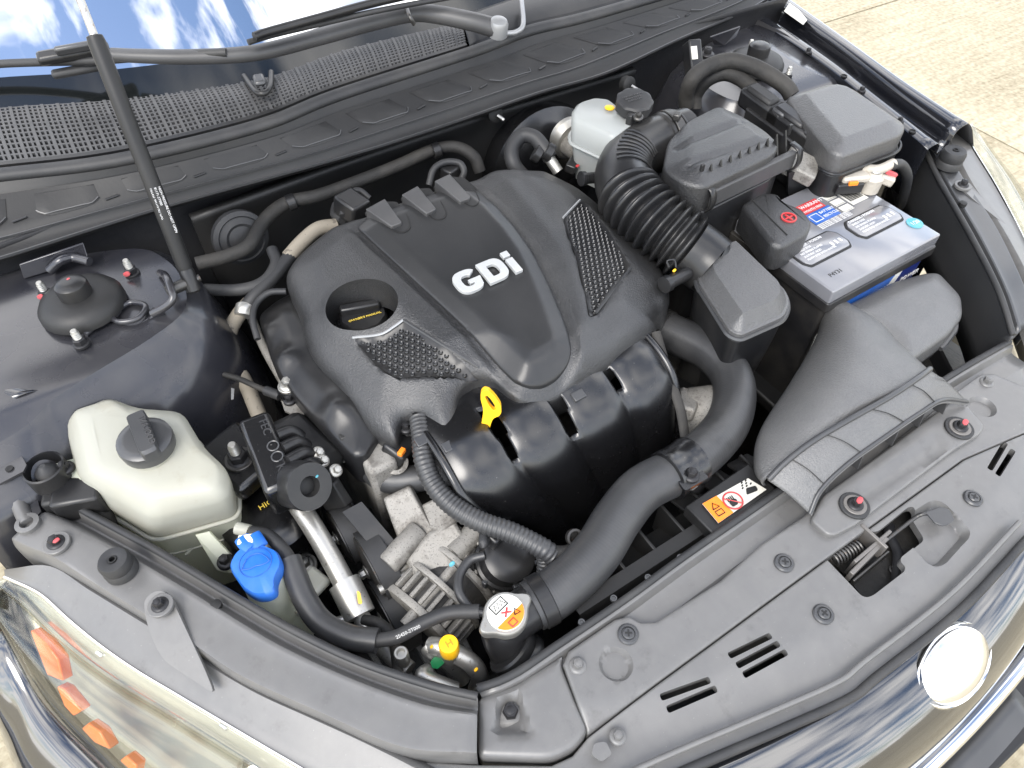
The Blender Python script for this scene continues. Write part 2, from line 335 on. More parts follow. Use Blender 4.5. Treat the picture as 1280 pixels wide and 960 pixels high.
def prism(name, poly, z0, z1, m, parent=None, r=0.006, b=0.004, taper=0.0, seg=4, **kw):
    """upright block: poly = corner points of the top, rounded corners r, rounded top edge b, foot spread taper"""
    top_ = rpoly([Vector((p[0], p[1], 0)) for p in poly], r, seg)
    rings = []
    def ring(d, z): rings.append([Vector((q.x, q.y, z)) for q in inset(top_, d)])
    ring(-taper, z0); ring(0, z1-b)
    if b > 0:
        ring(b*0.13, z1-b*0.5); ring(b*0.5, z1-b*0.13); ring(b, z1)
    return loft(name, rings, m, parent, **kw)
def box(name, c, size, m, parent=None, rot=(0, 0, 0), bevel=0.002, axes=None, **kw):
    M = Euler([RAD(a) for a in rot]).to_matrix() if axes is None else Matrix([Vector(a).normalized() for a in axes]).transposed()
    V = [Vector(c)+M @ Vector((size[0]*sx/2, size[1]*sy/2, size[2]*sz/2)) for sx in (-1, 1) for sy in (-1, 1) for sz in (-1, 1)]
    F = [(0, 1, 3, 2), (4, 6, 7, 5), (0, 4, 5, 1), (2, 3, 7, 6), (0, 2, 6, 4), (1, 5, 7, 3)]
    return mk(name, V, F, m, parent, smooth=30, bevel=bevel, **kw)
def patch_pts(rows, nu=6, nv=6, linu=False, linv=False):
    def seg(P, n, lin):
        P = [Vector(p) for p in P]
        if lin:
            o = []
            for a, b in zip(P, P[1:]): o += [a.lerp(b, k/n) for k in range(n)]
            return o+[P[-1]]
        return cr(P, n)
    R = [seg(r, nv, linv) for r in rows]
    C = [seg([r[j] for r in R], nu, linu) for j in range(len(R[0]))]
    return [[C[j][i] for j in range(len(C))] for i in range(len(C[0]))]
def patch(name, rows, m, parent=None, nu=6, nv=6, solid=None, linu=False, linv=False, **kw):
    G = patch_pts(rows, nu, nv, linu, linv); V = [p for r in G for p in r]
    return mk(name, V, grid_faces(len(G), len(G[0])), m, parent, solid=solid, **kw)

# height sheets: an outline filled with a fine net whose height is a function of x and y
def arr(poly): return np.array([(p[0], p[1]) for p in poly], float)
def seg_dist(P, poly, closed=True):
    A = arr(poly); B = np.roll(A, -1, 0) if closed else A[1:]; A = A if closed else A[:-1]
    d = np.full(len(P), 1e9)
    for a, b in zip(A, B):
        ab = b-a; l = ab@ab
        if l < 1e-14: continue
        t = np.clip(((P-a)@ab)/l, 0, 1); q = a+t[:, None]*ab
        d = np.minimum(d, np.hypot(P[:, 0]-q[:, 0], P[:, 1]-q[:, 1]))
    return d
def inside(P, poly):
    A = arr(poly); c = np.zeros(len(P), bool); j = len(A)-1
    for i in range(len(A)):
        xi, yi = A[i]; xj, yj = A[j]
        k = ((yi > P[:, 1]) != (yj > P[:, 1])) & (P[:, 0] < (xj-xi)*(P[:, 1]-yi)/((yj-yi) if yj != yi else 1e-12)+xi)
        c ^= k; j = i
    return c
def sdist(P, poly):                              # > 0 inside
    d = seg_dist(P, poly); return np.where(inside(P, poly), d, -d)
def sstep(a, b, x):
    t = np.clip((x-a)/(b-a), 0, 1); return t*t*(3-2*t)
def dense(poly, step):
    P = [Vector((p[0], p[1], 0)) for p in poly]; L = sum((P[i]-P[i-1]).length for i in range(len(P)))
    out = []
    for i in range(len(P)):
        a, b = P[i], P[(i+1) % len(P)]; k = max(1, int(round((b-a).length/step)))
        out += [a.lerp(b, j/k) for j in range(k)]
    return out
def sheet(name, outline, zf, m, parent=None, holes=(), step=0.01, edge=0.0, drop=0.0, hole_drop=0.0, hole_edge=0.0, flare=0.0, smooth=40, lines=(), **kw):
    OL = dense(outline, step*0.8); pts = [(p.x, p.y) for p in OL]; n0 = len(pts)
    edges = [(i, (i+1) % n0) for i in range(n0)]
    HL = []
    for h in holes:
        H = dense(h, step*0.6); s = len(pts); pts += [(p.x, p.y) for p in H]; HL.append((s, len(H)))
        edges += [(s+i, s+(i+1) % len(H)) for i in range(len(H))]
    for ln in lines:
        s = len(pts); pts += [(p[0], p[1]) for p in ln]; edges += [(s+i, s+i+1) for i in range(len(ln)-1)]
    extra = []
    if edge:
        for d in (edge*0.15, edge*0.45, edge):
            Q = np.array([(p.x, p.y) for p in inset(OL, d)]); k = seg_dist(Q, OL) > d*0.92; extra += [tuple(q) for q in Q[k]]
    if hole_edge:
        for h in holes:
            H = dense(h, step*0.6)
            for d in (hole_edge*0.3, hole_edge): 
                Q = np.array([(p.x, p.y) for p in inset(H, -d)]); k = seg_dist(Q, H) > d*0.9; extra += [tuple(q) for q in Q[k]]
    A = arr(OL); xs = np.arange(A[:, 0].min(), A[:, 0].max(), step); ys = np.arange(A[:, 1].min(), A[:, 1].max(), step*0.87)
    G = np.array([(x+(0.5*step if j % 2 else 0), y) for j, y in enumerate(ys) for x in xs])
    k = inside(G, OL) & (seg_dist(G, OL) > max(edge*1.25, step*0.45))
    for h in holes: k &= ~inside(G, h) & (seg_dist(G, h) > max(step*0.4, hole_edge*1.2))
    G = G[k]
    allp = pts+extra+[tuple(g) for g in G]
    r = delaunay_2d_cdt([Vector(p) for p in allp], edges, [], 0, 1e-7)
    V2 = np.array([(v.x, v.y) for v in r[0]]); F = [tuple(f) for f in r[2]]
    cen = np.array([V2[list(f)].mean(0) for f in F]); ok = inside(cen, OL)
    for h in holes: ok &= ~inside(cen, h)
    F = [f for f, o_ in zip(F, ok) if o_]
    z = np.asarray(zf(V2[:, 0], V2[:, 1]), float)*np.ones(len(V2))
    if edge:
        d = np.clip(seg_dist(V2, OL), 0, edge); z = z-edge*(1-np.sqrt(np.maximum(0, 1-((edge-d)/edge)**2)))
    if hole_edge:
        for h in holes:
            d = np.clip(seg_dist(V2, h), 0, hole_edge); z = z-hole_edge*(1-np.sqrt(np.maximum(0, 1-((hole_edge-d)/hole_edge)**2)))
    V = [Vector((V2[i, 0], V2[i, 1], z[i])) for i in range(len(V2))]
    used = {}
    for f in F:
        for a, b in ((f[0], f[1]), (f[1], f[2]), (f[2], f[0])): used[(a, b)] = used.get((a, b), 0)+1
    be = [(a, b) for (a, b) in used if (b, a) not in used]
    if drop or hole_drop:
        OLm = inset(OL, -flare) if flare else None
        cache = {}
        P2 = V2; dol = seg_dist(P2, OL)
        def low(i):
            if i not in cache:
                isout = dol[i] < 1e-5; dd = drop if isout else hole_drop
                v = V[i].copy(); v.z -= dd
                cache[i] = len(V); V.append(v)
            return cache[i]
        for a, b in be:
            isout = dol[a] < 1e-5 and dol[b] < 1e-5
            if (isout and drop) or (not isout and hole_drop):
                F.append((b, a, low(a), low(b)))
    return mk(name, V, F, m, parent, smooth=smooth, **kw)

def closed(P): P = list(P); return P+[P[0]]
def circle(c, r, n=36): return [Vector((c.x+r*math.cos(2*math.pi*k/n), c.y+r*math.sin(2*math.pi*k/n), 0)) for k in range(n)]
# small hardware, shared meshes
HW = {}
def hw_mesh(kind, m):
    if (kind, m) in HW: return HW[(kind, m)]
    V = []; F = []
    def add(vf):
        o = len(V); V.extend(vf[0]); F.extend([tuple(i+o for i in f) for f in vf[1]])
    if kind == 'bolt':                          # unit radius flange, hex head
        add(lathe_mesh([(1, -0.3), (1, 0.08), (0.9, 0.2), (0.70, 0.28)], (0, 0, 0), seg=20)); add(lathe_mesh([(0.62, 0.2), (0.62, 0.85), (0.52, 0.98)], (0, 0, 0), seg=6)); add(lathe_mesh([(0.34, 0.97), (0.34, 1.03), (0.3, 1.05)], (0, 0, 0), seg=12))
    elif kind == 'pin':                         # push pin with a cross slot
        add(lathe_mesh([(1, -0.3), (1, 0.12), (0.86, 0.26), (0.66, 0.28), (0.62, 0.16), (0.6, 0.16)], (0, 0, 0), seg=24)); add(lathe_mesh([(0.56, 0.1), (0.56, 0.3), (0.46, 0.4)], (0, 0, 0), seg=20))
    elif kind == 'nut':                         # nut on a threaded stud
        add(lathe_mesh([(1, -0.2), (1, 0.1), (0.85, 0.2)], (0, 0, 0), seg=20)); add(lathe_mesh([(0.8, 0.1), (0.8, 0.9), (0.7, 1.0)], (0, 0, 0), seg=6))
    elif kind == 'stud':
        prof = []
        for i in range(7): prof += [(0.45, i*0.25), (0.38, i*0.25+0.12)]
        add(lathe_mesh(prof+[(0.36, 1.8), (0.30, 1.9)], (0, 0, 0), seg=14))
    elif kind == 'cross':
        for a in (0, 1):
            w, l = (0.09, 0.34) if a else (0.34, 0.09)
            add(([Vector((x, y, z)) for x in (-w, w) for y in (-l, l) for z in (0.3, 0.415)], [(0, 1, 3, 2), (4, 6, 7, 5), (0, 4, 5, 1), (2, 3, 7, 6), (0, 2, 6, 4), (1, 5, 7, 3)]))
    elif kind == 'washer':
        add(lathe_mesh([(1, -0.2), (1, 0.06), (0.95, 0.1), (0.7, 0.1)], (0, 0, 0), seg=24))
    me = bpy.data.meshes.new(kind); me.from_pydata(V, [], F)
    bm = bmesh.new(); bm.from_mesh(me); bmesh.ops.recalc_face_normals(bm, faces=bm.faces); bm.to_mesh(me); bm.free()
    me.materials.append(MATS[m]); me.shade_smooth(); me.set_sharp_from_angle(angle=RAD(35)); HW[(kind, m)] = me; return me
def hw(kind, loc, r, m, parent, axis=(0, 0, 1), name=None, spin=None):
    o = bpy.data.objects.new(name or {'pin': 'push_pin', 'cross': 'cross_slot'}.get(kind, kind), hw_mesh(kind, m)); COL.objects.link(o)
    x, y, z = frame(axis); a = random.random()*1.0 if spin is None else spin
    x2 = x*math.cos(a)+y*math.sin(a); y2 = z.cross(x2)
    o.rotation_euler = Matrix((x2, y2, z)).transposed().to_euler(); o.scale = (r, r, r); o.location = Vector(loc)
    if parent: adopt(o, parent)
    return o
def dab(name, loc, r, m, parent, axis=(0, 0, 1)):     # a flat paint mark
    return lathe(name, [(r, -0.001), (r, 0.0004), (r*0.7, 0.0009)], loc, m, parent, axis=axis, seg=9, wob=lambda a: 1+0.25*math.sin(2*a+1))
def frame_mat(o, x, y):
    x = Vector(x).normalized(); z = x.cross(Vector(y)).normalized(); y2 = z.cross(x)
    return Matrix(((x.x, y2.x, z.x, o[0]), (x.y, y2.y, z.y, o[1]), (x.z, y2.z, z.z, o[2]), (0, 0, 0, 1)))
def text(name, s, o, x, y, size, m, parent, extrude=0.0003, bold=0.0, align='LEFT'):
    cu = bpy.data.curves.new('tmp', 'FONT'); cu.body = s; cu.size = size; cu.extrude = extrude; cu.offset = bold; cu.align_x = align; cu.resolution_u = 2
    ob = bpy.data.objects.new('tmp', cu); COL.objects.link(ob)
    dg = bpy.context.evaluated_depsgraph_get(); me = bpy.data.meshes.new_from_object(ob.evaluated_get(dg))
    M = frame_mat(o, x, y); V = [M @ v.co for v in me.vertices]; F = [tuple(p.vertices) for p in me.polygons]
    bpy.data.objects.remove(ob); bpy.data.curves.remove(cu); bpy.data.meshes.remove(me)
    return mk(name, V, F, m, parent, smooth=0)
def plate(name, poly3, m, parent, t=0.0008, **kw):     # a thin plate from a planar 3-D outline, thickness along its normal
    P = [Vector(p) for p in poly3]; n = Vector((0, 0, 0))
    for i in range(len(P)): n += P[i].cross(P[(i+1) % len(P)])
    n.normalize()
    if n.z < 0: P.reverse(); n = -n
    k = len(P); V = [p-n*t*0.5 for p in P]+[p+n*t*0.5 for p in P]
    F = [tuple(range(k-1, -1, -1)), tuple(range(k, 2*k))]+[(i, (i+1) % k, k+(i+1) % k, k+i) for i in range(k)]
    return mk(name, V, F, m, parent, smooth=30, **kw)
# ================================================================== ground
gr = mk('ground', [(-40, -40, -0.03), (60, -40, -0.03), (60, 60, -0.03), (-40, 60, -0.03)], [(0, 1, 2, 3)], 'concrete_dark', smooth=0); gr['kind'] = 'structure'
J0, J1 = W(1200, 150, 0), W(1280, 192, 0); jd = (J0-J1).normalized(); jn = Vector((jd.y, -jd.x, 0))
if jn.x < 0: jn = -jn
for i, (a, b) in enumerate(((-40, -6.0), (-6.0, 0.0), (0.0, 5.2), (5.2, 40))):
    for j, (c, d) in enumerate(((-40, -5.5), (-5.5, 0.9), (0.9, 7.0), (7.0, 50))):
        g = 0.005
        q = [J0+jn*(a+g)+jd*(c+g), J0+jn*(b-g)+jd*(c+g), J0+jn*(b-g)+jd*(d-g), J0+jn*(a+g)+jd*(d-g)]
        V = [Vector((p.x, p.y, 0.0)) for p in q]+[Vector((p.x, p.y, -0.04)) for p in q]
        mk('concrete_slab', V, [(0, 1, 2, 3), (0, 4, 5, 1), (1, 5, 6, 2), (2, 6, 7, 3), (3, 7, 4, 0)], 'concrete', gr, smooth=0)

# ================================================================== car body (fenders, towers, aprons, firewall, floor)
body = thing('car_body', 'dark painted car body around the open engine bay with fenders and strut towers', 'car body', (0, 0, 0.0))
def mirror(rows, s): return [[Vector((p[0]*s, p[1], p[2])) for p in r] for r in rows]
# fender strip on one side: columns from the bay to the outside
fy = [0.42, 0.15, -0.05, -0.20, -0.335]
fin = [0.725, 0.700, 0.668, 0.628, 0.588]
fout = [0.84, 0.785, 0.735, 0.695, 0.668]
rows = []
for y, a, b in zip(fy, fin, fout):
    w = b-a
    rows.append([(a-0.004, y, 0.80), (a-0.002, y, 0.876), (a, y, 0.888), (a+0.24*w, y, 0.890), (a+0.36*w, y, 0.882), (a+0.42*w, y, 0.868), (a+0.66*w, y, 0.872), (a+0.74*w, y, 0.897), (b-0.004, y, 0.903), (b+0.012, y, 0.899), (b+0.045, y, 0.868), (b+0.10, y, 0.79), (b+0.135, y, 0.65), (b+0.14, y, 0.40)])
for s in (1, -1):
    rw = rows if s == 1 else [[(p[0]+0.045, p[1]*(1 if p[1] > 0 else 0.30), p[2]-0.012) for p in r] for r in rows]
    fp = patch('fender', mirror(rw, s), 'body_paint', body, nu=6, nv=3, solid=0.0012, label='dark painted fender edge with its inner flange')
    for px, py in ((0.672, -0.02), (0.640, -0.165), (0.612, -0.262)) if s == 1 else (): hw('bolt', (s*px, py, 0.8905), 0.0065, 'bolt_black', body)
    for x_, y_ in ((0.655, -0.115), (0.604, -0.292)) if s == 1 else (): lathe('flange_hole', [(0.0055, -0.001), (0.0055, 0.0008), (0.004, 0.0008), (0.004, -0.0005)], (s*x_, y_, 0.8905), 'ink', body, seg=14)
plate('paper_sticker', [W(987, 4, .905), W(998, 12, .905), W(1009, 25, .905), W(1004, 31, .905), W(980, 14, .905)], 'paper', body, label='white sticker on the fender edge')
# inner aprons
for s in (1, -1):
    ap = [[(0.69, y, 0.885), (0.665, y, 0.80), (0.64, y, 0.55), (0.60, y, 0.25)] for y in (0.3, 0.0)]
    ap += [[(0.67, -0.16, 0.80), (0.65, -0.16, 0.74), (0.63, -0.16, 0.55), (0.60, -0.16, 0.25)], [(0.64, -0.3, 0.68), (0.63, -0.3, 0.64), (0.62, -0.3, 0.5), (0.60, -0.3, 0.25)], [(0.57, -0.45, 0.66), (0.56, -0.45, 0.62), (0.55, -0.45, 0.5), (0.54, -0.45, 0.25)], [(0.48, -0.62, 0.64), (0.47, -0.62, 0.60), (0.46, -0.62, 0.5), (0.45, -0.62, 0.25)]]
    patch('inner_apron', mirror(ap, s), 'bay_dark', body, nu=5, nv=5, solid=0.002)
    wl_ = [[(0.62, y, 0.60), (0.50, y, 0.62), (0.42, y, 0.50), (0.40, y, 0.25)] for y in (-0.20, -0.32, -0.44, -0.56)]
    patch('wheel_liner', mirror(wl_, s), 'engine_dark', body, nu=5, nv=5, solid=0.002)
# strut towers: lofted rings
def tower(s):
    def R_(pts): return [Vector((s*x, y, z)) for x, y, z in pts]
    top_ = [(-0.74, 0.13, 0.868), (-0.60, 0.125, 0.878), (-0.485, 0.085, 0.882), (-0.452, 0.035, 0.882), (-0.447, -0.02, 0.880), (-0.462, -0.065, 0.878), (-0.51, -0.088, 0.876), (-0.575, -0.105, 0.874), (-0.625, -0.118, 0.870), (-0.66, -0.135, 0.864), (-0.74, -0.15, 0.860)]
    mid = [(-0.74, 0.15, 0.85), (-0.60, 0.15, 0.85), (-0.47, 0.11, 0.855), (-0.432, 0.045, 0.855), (-0.427, -0.035, 0.852), (-0.445, -0.085, 0.842), (-0.50, -0.130, 0.820), (-0.575, -0.155, 0.812), (-0.635, -0.170, 0.812), (-0.675, -0.19, 0.815), (-0.74, -0.20, 0.82)]
    low = [(-0.74, 0.18, 0.72), (-0.60, 0.18, 0.72), (-0.44, 0.14, 0.74), (-0.405, 0.05, 0.74), (-0.398, -0.05, 0.735), (-0.415, -0.115, 0.725), (-0.48, -0.165, 0.715), (-0.57, -0.185, 0.71), (-0.64, -0.20, 0.71), (-0.69, -0.215, 0.72), (-0.74, -0.23, 0.72)]
    bot = [(x+(0.02 if x > -0.6 else 0), y-0.02 if y < 0 else y+0.02, 0.28) for x, y, z in low]
    def curve(r): return cr(R_(r), 5)
    def lerp(a, b, t): return [p.lerp(q, t) for p, q in zip(a, b)]
    T, Md, Lw, B = curve(top_), curve(mid), curve(low), curve(bot)
    cen = Vector((-0.86 if s == 1 else 0.69, 0.0, 0.880))
    rows = []
    for t in (0.0, 0.25, 0.5, 0.75, 0.9, 0.97):
        r = [Vector((cen.x, p.y*1.02, 0.880)).lerp(p, t) for p in T]
        for q, p in zip(r, T): q.z = p.z + 0.004*(1-t)
        rows.append(r)
    rows += [[p.copy() for p in T]]
    t1 = lerp(T, Md, 0.12)
    for q in t1: q.z -= 0.002
    rows += [t1, lerp(T, Md, 0.55), lerp(T, Md, 0.93), lerp(Md, Lw, 0.08), lerp(Md, Lw, 0.5), Lw, lerp(Lw, B, 0.4), B]
    V = [p for r in rows for p in r]
    tw = mk('strut_tower', V, grid_faces(len(rows), len(rows[0])), 'bay_paint', body, smooth=28, solid=0.002)
    return tw
tl = tower(1); tr_ = tower(-1)
# details on the picture-left tower: seam bead, spot welds, bracket, dimple boss
tube('seam_bead', Ws([(48, 478, .866), (75, 452, .871), (120, 430, .875), (180, 402, .878), (192, 385, .880)], .88), 0.0014, 'bay_paint', body, seg=8)
for px, py in ((82, 456), (115, 457), (128, 435), (155, 438), (166, 421), (71, 479), (47, 497)): dab('spot_weld', W(px, py, 0.848), 0.0032, 'bay_paint', body, axis=(0, -0.8, 0.6))
tube('dimple_ridge', Ws([(135, 392), (148, 402), (172, 398), (182, 383), (165, 378), (152, 384), (143, 396)], .885), 0.0035, 'bay_paint', body, seg=10)
tube('stud_pocket_rim', Ws([(98, 395), (112, 397), (115, 408), (106, 418)], .884), 0.004, 'bay_paint', body, seg=10)
plate('flange_plate', Ws([(2, 480, .862), (38, 462, .866), (68, 512, .80), (50, 520, .80), (8, 500, .83)], .85), 'bay_paint', body, t=0.002)
for s in (1, -1):
    for px, py, r, m_ in ((98, 352, .024, 'rubber'),):
        c = Vector((s*-0.56, -0.001, 0.886))
        e = thing('strut_mount_cap', 'black domed rubber cap on the strut tower %s' % ('beside the fender by the hood strut' if s == 1 else 'beside the fuse box'), 'cap', c, 'strut tower caps')
        lathe('base', [(0.049, 0.0), (0.0485, 0.007), (0.044, 0.014), (0.035, 0.019), (0.023, 0.0205)], c, 'plastic_matte', e)
        lathe('knob', [(0.0185, 0.019), (0.0185, 0.032), (0.0175, 0.036), (0.0135, 0.039), (0.007, 0.040)], c, 'plastic_black', e)
        if s == 1: dab('red_dot', c+Vector((0.001, 0.004, 0.0397)), 0.0018, 'red_mark', e)
    for (dx, dy), mk_ in (((-0.034, 0.046), 'red_mark'), ((0.064, 0.032), 'red_mark'), ((-0.016, -0.062), None)):
        c = Vector((s*-0.56+dx*s, dy, 0.884)); hw('nut', c, 0.0092, 'bolt_black', body, name='stud_nut'); hw('stud', c+Vector((0, 0, 0.002)), 0.0102, 'zinc', body, name='threaded_stud')
        if mk_: dab('paint_mark', c+Vector((-0.006*s, -0.007, 0.006)), 0.004, mk_, body, axis=(-0.6*s, -0.8, 0.2))
plate('hinge_bracket', [W(24, 330, .905), W(104, 303, .912), (W(112, 327, .895)), W(92, 322, .895), W(70, 336, .885), W(30, 348, .885)], 'bay_paint', body, t=.003, bevel=.001)
tube('hinge_bracket_fold', Ws([(62, 338, .89), (76, 326, .90), (92, 322, .898), (112, 327, .896)], .9), .006, 'bay_paint', body, seg=8)
# hood strut bracket loop at tower edge
tube('bracket_loop', [W(200, 341, .885), W(207, 345, .905), W(214, 362, .905), W(216, 374, .90), W(206, 384, .892), W(190, 392, .884)], 0.0045, 'bay_paint', body, seg=10)
plate('bracket_tab', [W(186, 398, .88), W(205, 388, .885), W(211, 400, .865), W(204, 412, .85), W(196, 412, .85)], 'bay_paint', body, t=0.003)
# firewall below the cowl, and a floor under everything
fwz = [0.925, 0.88, 0.80, 0.65, 0.30]; fwy = [0.125, 0.135, 0.125, 0.10, 0.06]
patch('firewall', [[(x, y+0.02*math.cos(x*3), z) for y, z in zip(fwy, fwz)] for x in (-0.75, -0.45, -0.2, 0.1, 0.4, 0.75)], 'bay_dark', body, nu=5, nv=5, solid=0.003)
patch('firewall_pad', [[(x, y+0.02*math.cos(x*3)-0.018, z) for y, z in zip((0.125, 0.13, 0.12, 0.10), (0.885, 0.84, 0.76, 0.62))] for x in (-0.40, -0.2, 0.0, 0.2, 0.38)], 'plastic_matte', body, nu=5, nv=5, solid=0.012, label='dark fibre insulation pad on the firewall')
box('undertray', (0, -0.3, 0.235), (1.5, 1.4, 0.03), 'bay_dark', body, bevel=0.004)
box('crossmember', (0.0, -0.52, 0.31), (1.1, 0.09, 0.10), 'bay_dark', body, bevel=0.01)
# small bracket with bolt at the picture's left edge
plate('apron_flange', Ws([(0, 540), (22, 560), (34, 582), (30, 590), (0, 606)], .845), 'bay_paint', body, t=0.003)
hw('bolt', W(4, 564, .848), 0.010, 'bolt_black', body); lathe('flange_hole', [(0.004, -0.001), (0.004, 0.0026), (0.003, 0.0026)], W(13, 587, .8455), 'ink', body, seg=12)
plate('apron_flange', Ws([(10, 615), (40, 600), (52, 640), (30, 665)], .81), 'bay_paint', body, t=0.003)

# ================================================================== windscreen and cowl
base_px = [(-120, 146), (0, 128), (150, 117), (322, 92), (430, 56), (575, 22), (680, -12), (800, -40)]
bz = 0.985
base = Ws(base_px, bz)
ws = thing('windshield', 'sloped windscreen glass mirroring blue sky and white clouds', 'windshield', base[3])
rows_ = [[p+Vector((0, 0.55*k, 0.305*k)) - Vector((0, 0, 0.012*(1-k*2)*0)) for k in (-0.12, 0.0, 0.35, 0.7, 1.2, 2.0)] for p in base]
patch('glass', rows_, 'windscreen', ws, nu=5, nv=3, solid=0.004)
patch('frit_band', [[p+Vector((0, 0.55*k, 0.305*k+0.0015)) for k in (-0.05, 0.0, 0.03, 0.06)] for p in base], 'frit', ws, nu=5, nv=2, label='black ceramic band along the foot of the glass')

seal_px = [(-90, 226), (0, 216), (150, 197), (322, 155), (420, 117), (588, 63), (655, 38), (722, 22), (806, -2), (900, -30)]
seal = Ws(seal_px, .965)
cowl = thing('cowl_grille', 'black perforated plastic cowl grille along the foot of the windscreen', 'cowl', seal[4])
gtop = cr(base[0:6], 20); gbot = cr(seal[0:6], 20)
gtop = [p+Vector((0, -0.003, -0.004)) for p in resample(gtop, 121)]; gbot = [p+Vector((0, 0.012, 0.004)) for p in resample(gbot, 121)]
def gp(u, v): 
    k = u*120; i = min(119, int(k)); a = gtop[i].lerp(gtop[i+1], k-i); b = gbot[i].lerp(gbot[i+1], k-i)
    q = a.lerp(b, v); q.z += 0.006*math.sin(v*math.pi); return q
def bars(lines, w, h, name, m, parent, **kw):
    V = []; F = []
    for L in lines:
        o = len(V); n = len(L)
        for i, p in enumerate(L):
            t = (L[min(i+1, n-1)]-L[max(i-1, 0)]).normalized(); s = t.cross(Vector((0, -0.25, 1))).normalized()
            V += [p-s*w/2, p+s*w/2, p+s*w/2-Vector((0, 0, h)), p-s*w/2-Vector((0, 0, h))]
        for i in range(n-1):
            for k in range(4): F.append((o+i*4+k, o+i*4+(k+1) % 4, o+i*4+4+(k+1) % 4, o+i*4+4+k))
    return mk(name, V, F, m, parent, smooth=0, **kw)
NC = 117; NR = 13
hl = [[gp(i/60, 0.05+0.90*j/(NR-1)) for i in range(61)] for j in range(NR)]
vl = [[gp((i+0.5)/NC, 0.05+0.90*k/5) for k in range(6)] for i in range(NC) if i % 3]
bars(hl+vl, 0.0026, 0.005, 'grille_mesh', 'panel_dark', cowl, stuff=True)
for i in range(0, NC, 3): bars([[gp((i+0.5)/NC, 0.02+0.96*k/5)+Vector((0, 0, 0.0008)) for k in range(6)]], 0.0042, 0.010, 'grille_rib', 'panel_dark', cowl)
mk('drain_tray', [gp(u, v)-Vector((0, 0, 0.035)) for u in [k/20 for k in range(21)] for v in (0, 0.5, 1)], grid_faces(21, 3), 'ink', cowl)  # black colour puts the darkness behind the mesh holes
bars([[gp(i/60, -0.01)+Vector((0, 0, .001)) for i in range(61)]], 0.008, 0.014, 'grille_border', 'satin_grey', cowl)
bars([[gp(i/60, 0.985)+Vector((0, 0, .001)) for i in range(61)]], 0.006, 0.008, 'grille_border', 'plastic_black', cowl)
# solid right hand end of the cowl
patch('end_panel', [[p.lerp(q, t)+Vector((0, 0, 0.004*math.sin(t*math.pi))) for t in (0, .3, .6, 1)] for p, q in zip(resample(cr(base[5:8], 8), 9), resample(cr(seal[5:9], 8), 9))], 'plastic_black', cowl, nu=2, nv=3, solid=0.003)
ec = [W(652, 0, .998), W(654, 30, .985), W(646, 40, .98), W(632, 42, .98)]
tube('end_clip', ec, 0.004, 'trim_silver', cowl, seg=8)
# clip in the middle of the grille
c = W(324, 100, .995)
box('clip_button', c, (0.016, 0.022, 0.008), 'satin_grey', cowl, rot=(10, 0, -12), bevel=0.004)
tube('clip_collar', Ws([(305, 95), (314, 108), (322, 116), (332, 116), (338, 106), (339, 90)], .99), 0.004, 'plastic_black', cowl, seg=8)

sl = tube('cowl_seal', [p+Vector((0, -0.006, 0.0)) for p in cr(seal, 4)], 0.0105, 'rubber', None, n=3, seg=12, flat=0.8); top(sl, 'grey rubber bulb seal running along the front of the cowl', 'seal')
lip_px = [(-100, 352), (0, 325), (200, 262), (430, 198), (560, 157), (675, 117), (760, 92), (850, 50), (938, 12), (985, -18)]
lip = Ws(lip_px, .912)
N = 61
sA = [p+Vector((0, -0.016, -0.004)) for p in resample(cr(seal, 10), N)]; sB = resample(cr(lip, 10), N)
cp = thing('cowl_cover', 'long black cowl cover with stamped rectangular pads behind the engine', 'cowl cover', sB[30])
def cpp(u, v, h=0):
    k = u*(N-1); i = min(N-2, int(k)); a = sA[i].lerp(sA[i+1], k-i); b = sB[i].lerp(sB[i+1], k-i)
    prof = [(0, 0), (0.10, -0.10), (0.16, 0.0), (0.72, 0.05), (0.80, -0.05), (1, 0)]
    q = a.lerp(b, v)
    for (v0, h0), (v1, h1) in zip(prof, prof[1:]):
        if v0 <= v <= v1: q.z += 0.06*(h0+(h1-h0)*(v-v0)/(v1-v0)); break
    q.z += h; return q
vsn = [0, .05, .10, .13, .16, .3, .45, .6, .72, .76, .80, .9, .97, 1.0]
V = []; 
for i in range(N):
    V += [cpp(i/(N-1), v) for v in vsn]
    e = cpp(i/(N-1), 1.0); V += [e+Vector((0, 0.004, -0.006)), e+Vector((0, 0.035, -0.012))]
mk('panel_skin', V, grid_faces(N, len(vsn)+2), 'plastic_matte', cp, smooth=45)
NP = 13
for k in range(NP):
    u0, u1 = (k+0.16)/NP, (k+0.84)/NP
    V = []; nu = 9; vv = [0.24, 0.26, 0.45, 0.61, 0.63]; hh = [0.0, 0.0013, 0.0013, 0.0013, 0.0]
    for i in range(nu):
        t = i/(nu-1); e = 0.10*abs(2*t-1)**4
        for v, h in zip(vv, hh):
            v2 = v-(e if v > 0.5 else 0); V.append(cpp(u0+(u1-u0)*t, v2, (h if 0 < i < nu-1 else 0)+0.0006))
    mk('stamped_pad', V, grid_faces(nu, len(vv)), 'plastic_matte', cp, smooth=25)
    tube('pad_line', [cpp(u0+(u1-u0)*q/8, (0.60 if 0 < q < 8 else 0.52), .0030) for q in range(9)], 0.0008, 'satin_grey', cp, n=2, seg=4)
    tube('pad_rib', [cpp((k+0.9)/NP, 0.60, .002), cpp((k+1.05)/NP, 0.57, .002)], 0.0014, 'plastic_black', cp, seg=6)
bars([[cpp(i/60, 0.985, 0.003) for i in range(61)]], 0.0018, 0.003, 'panel_edge', 'satin_grey', cp)
bars([[cpp(i/60, 0.755, 0.0035) for i in range(61)]], 0.0014, 0.003, 'panel_edge', 'satin_grey', cp)
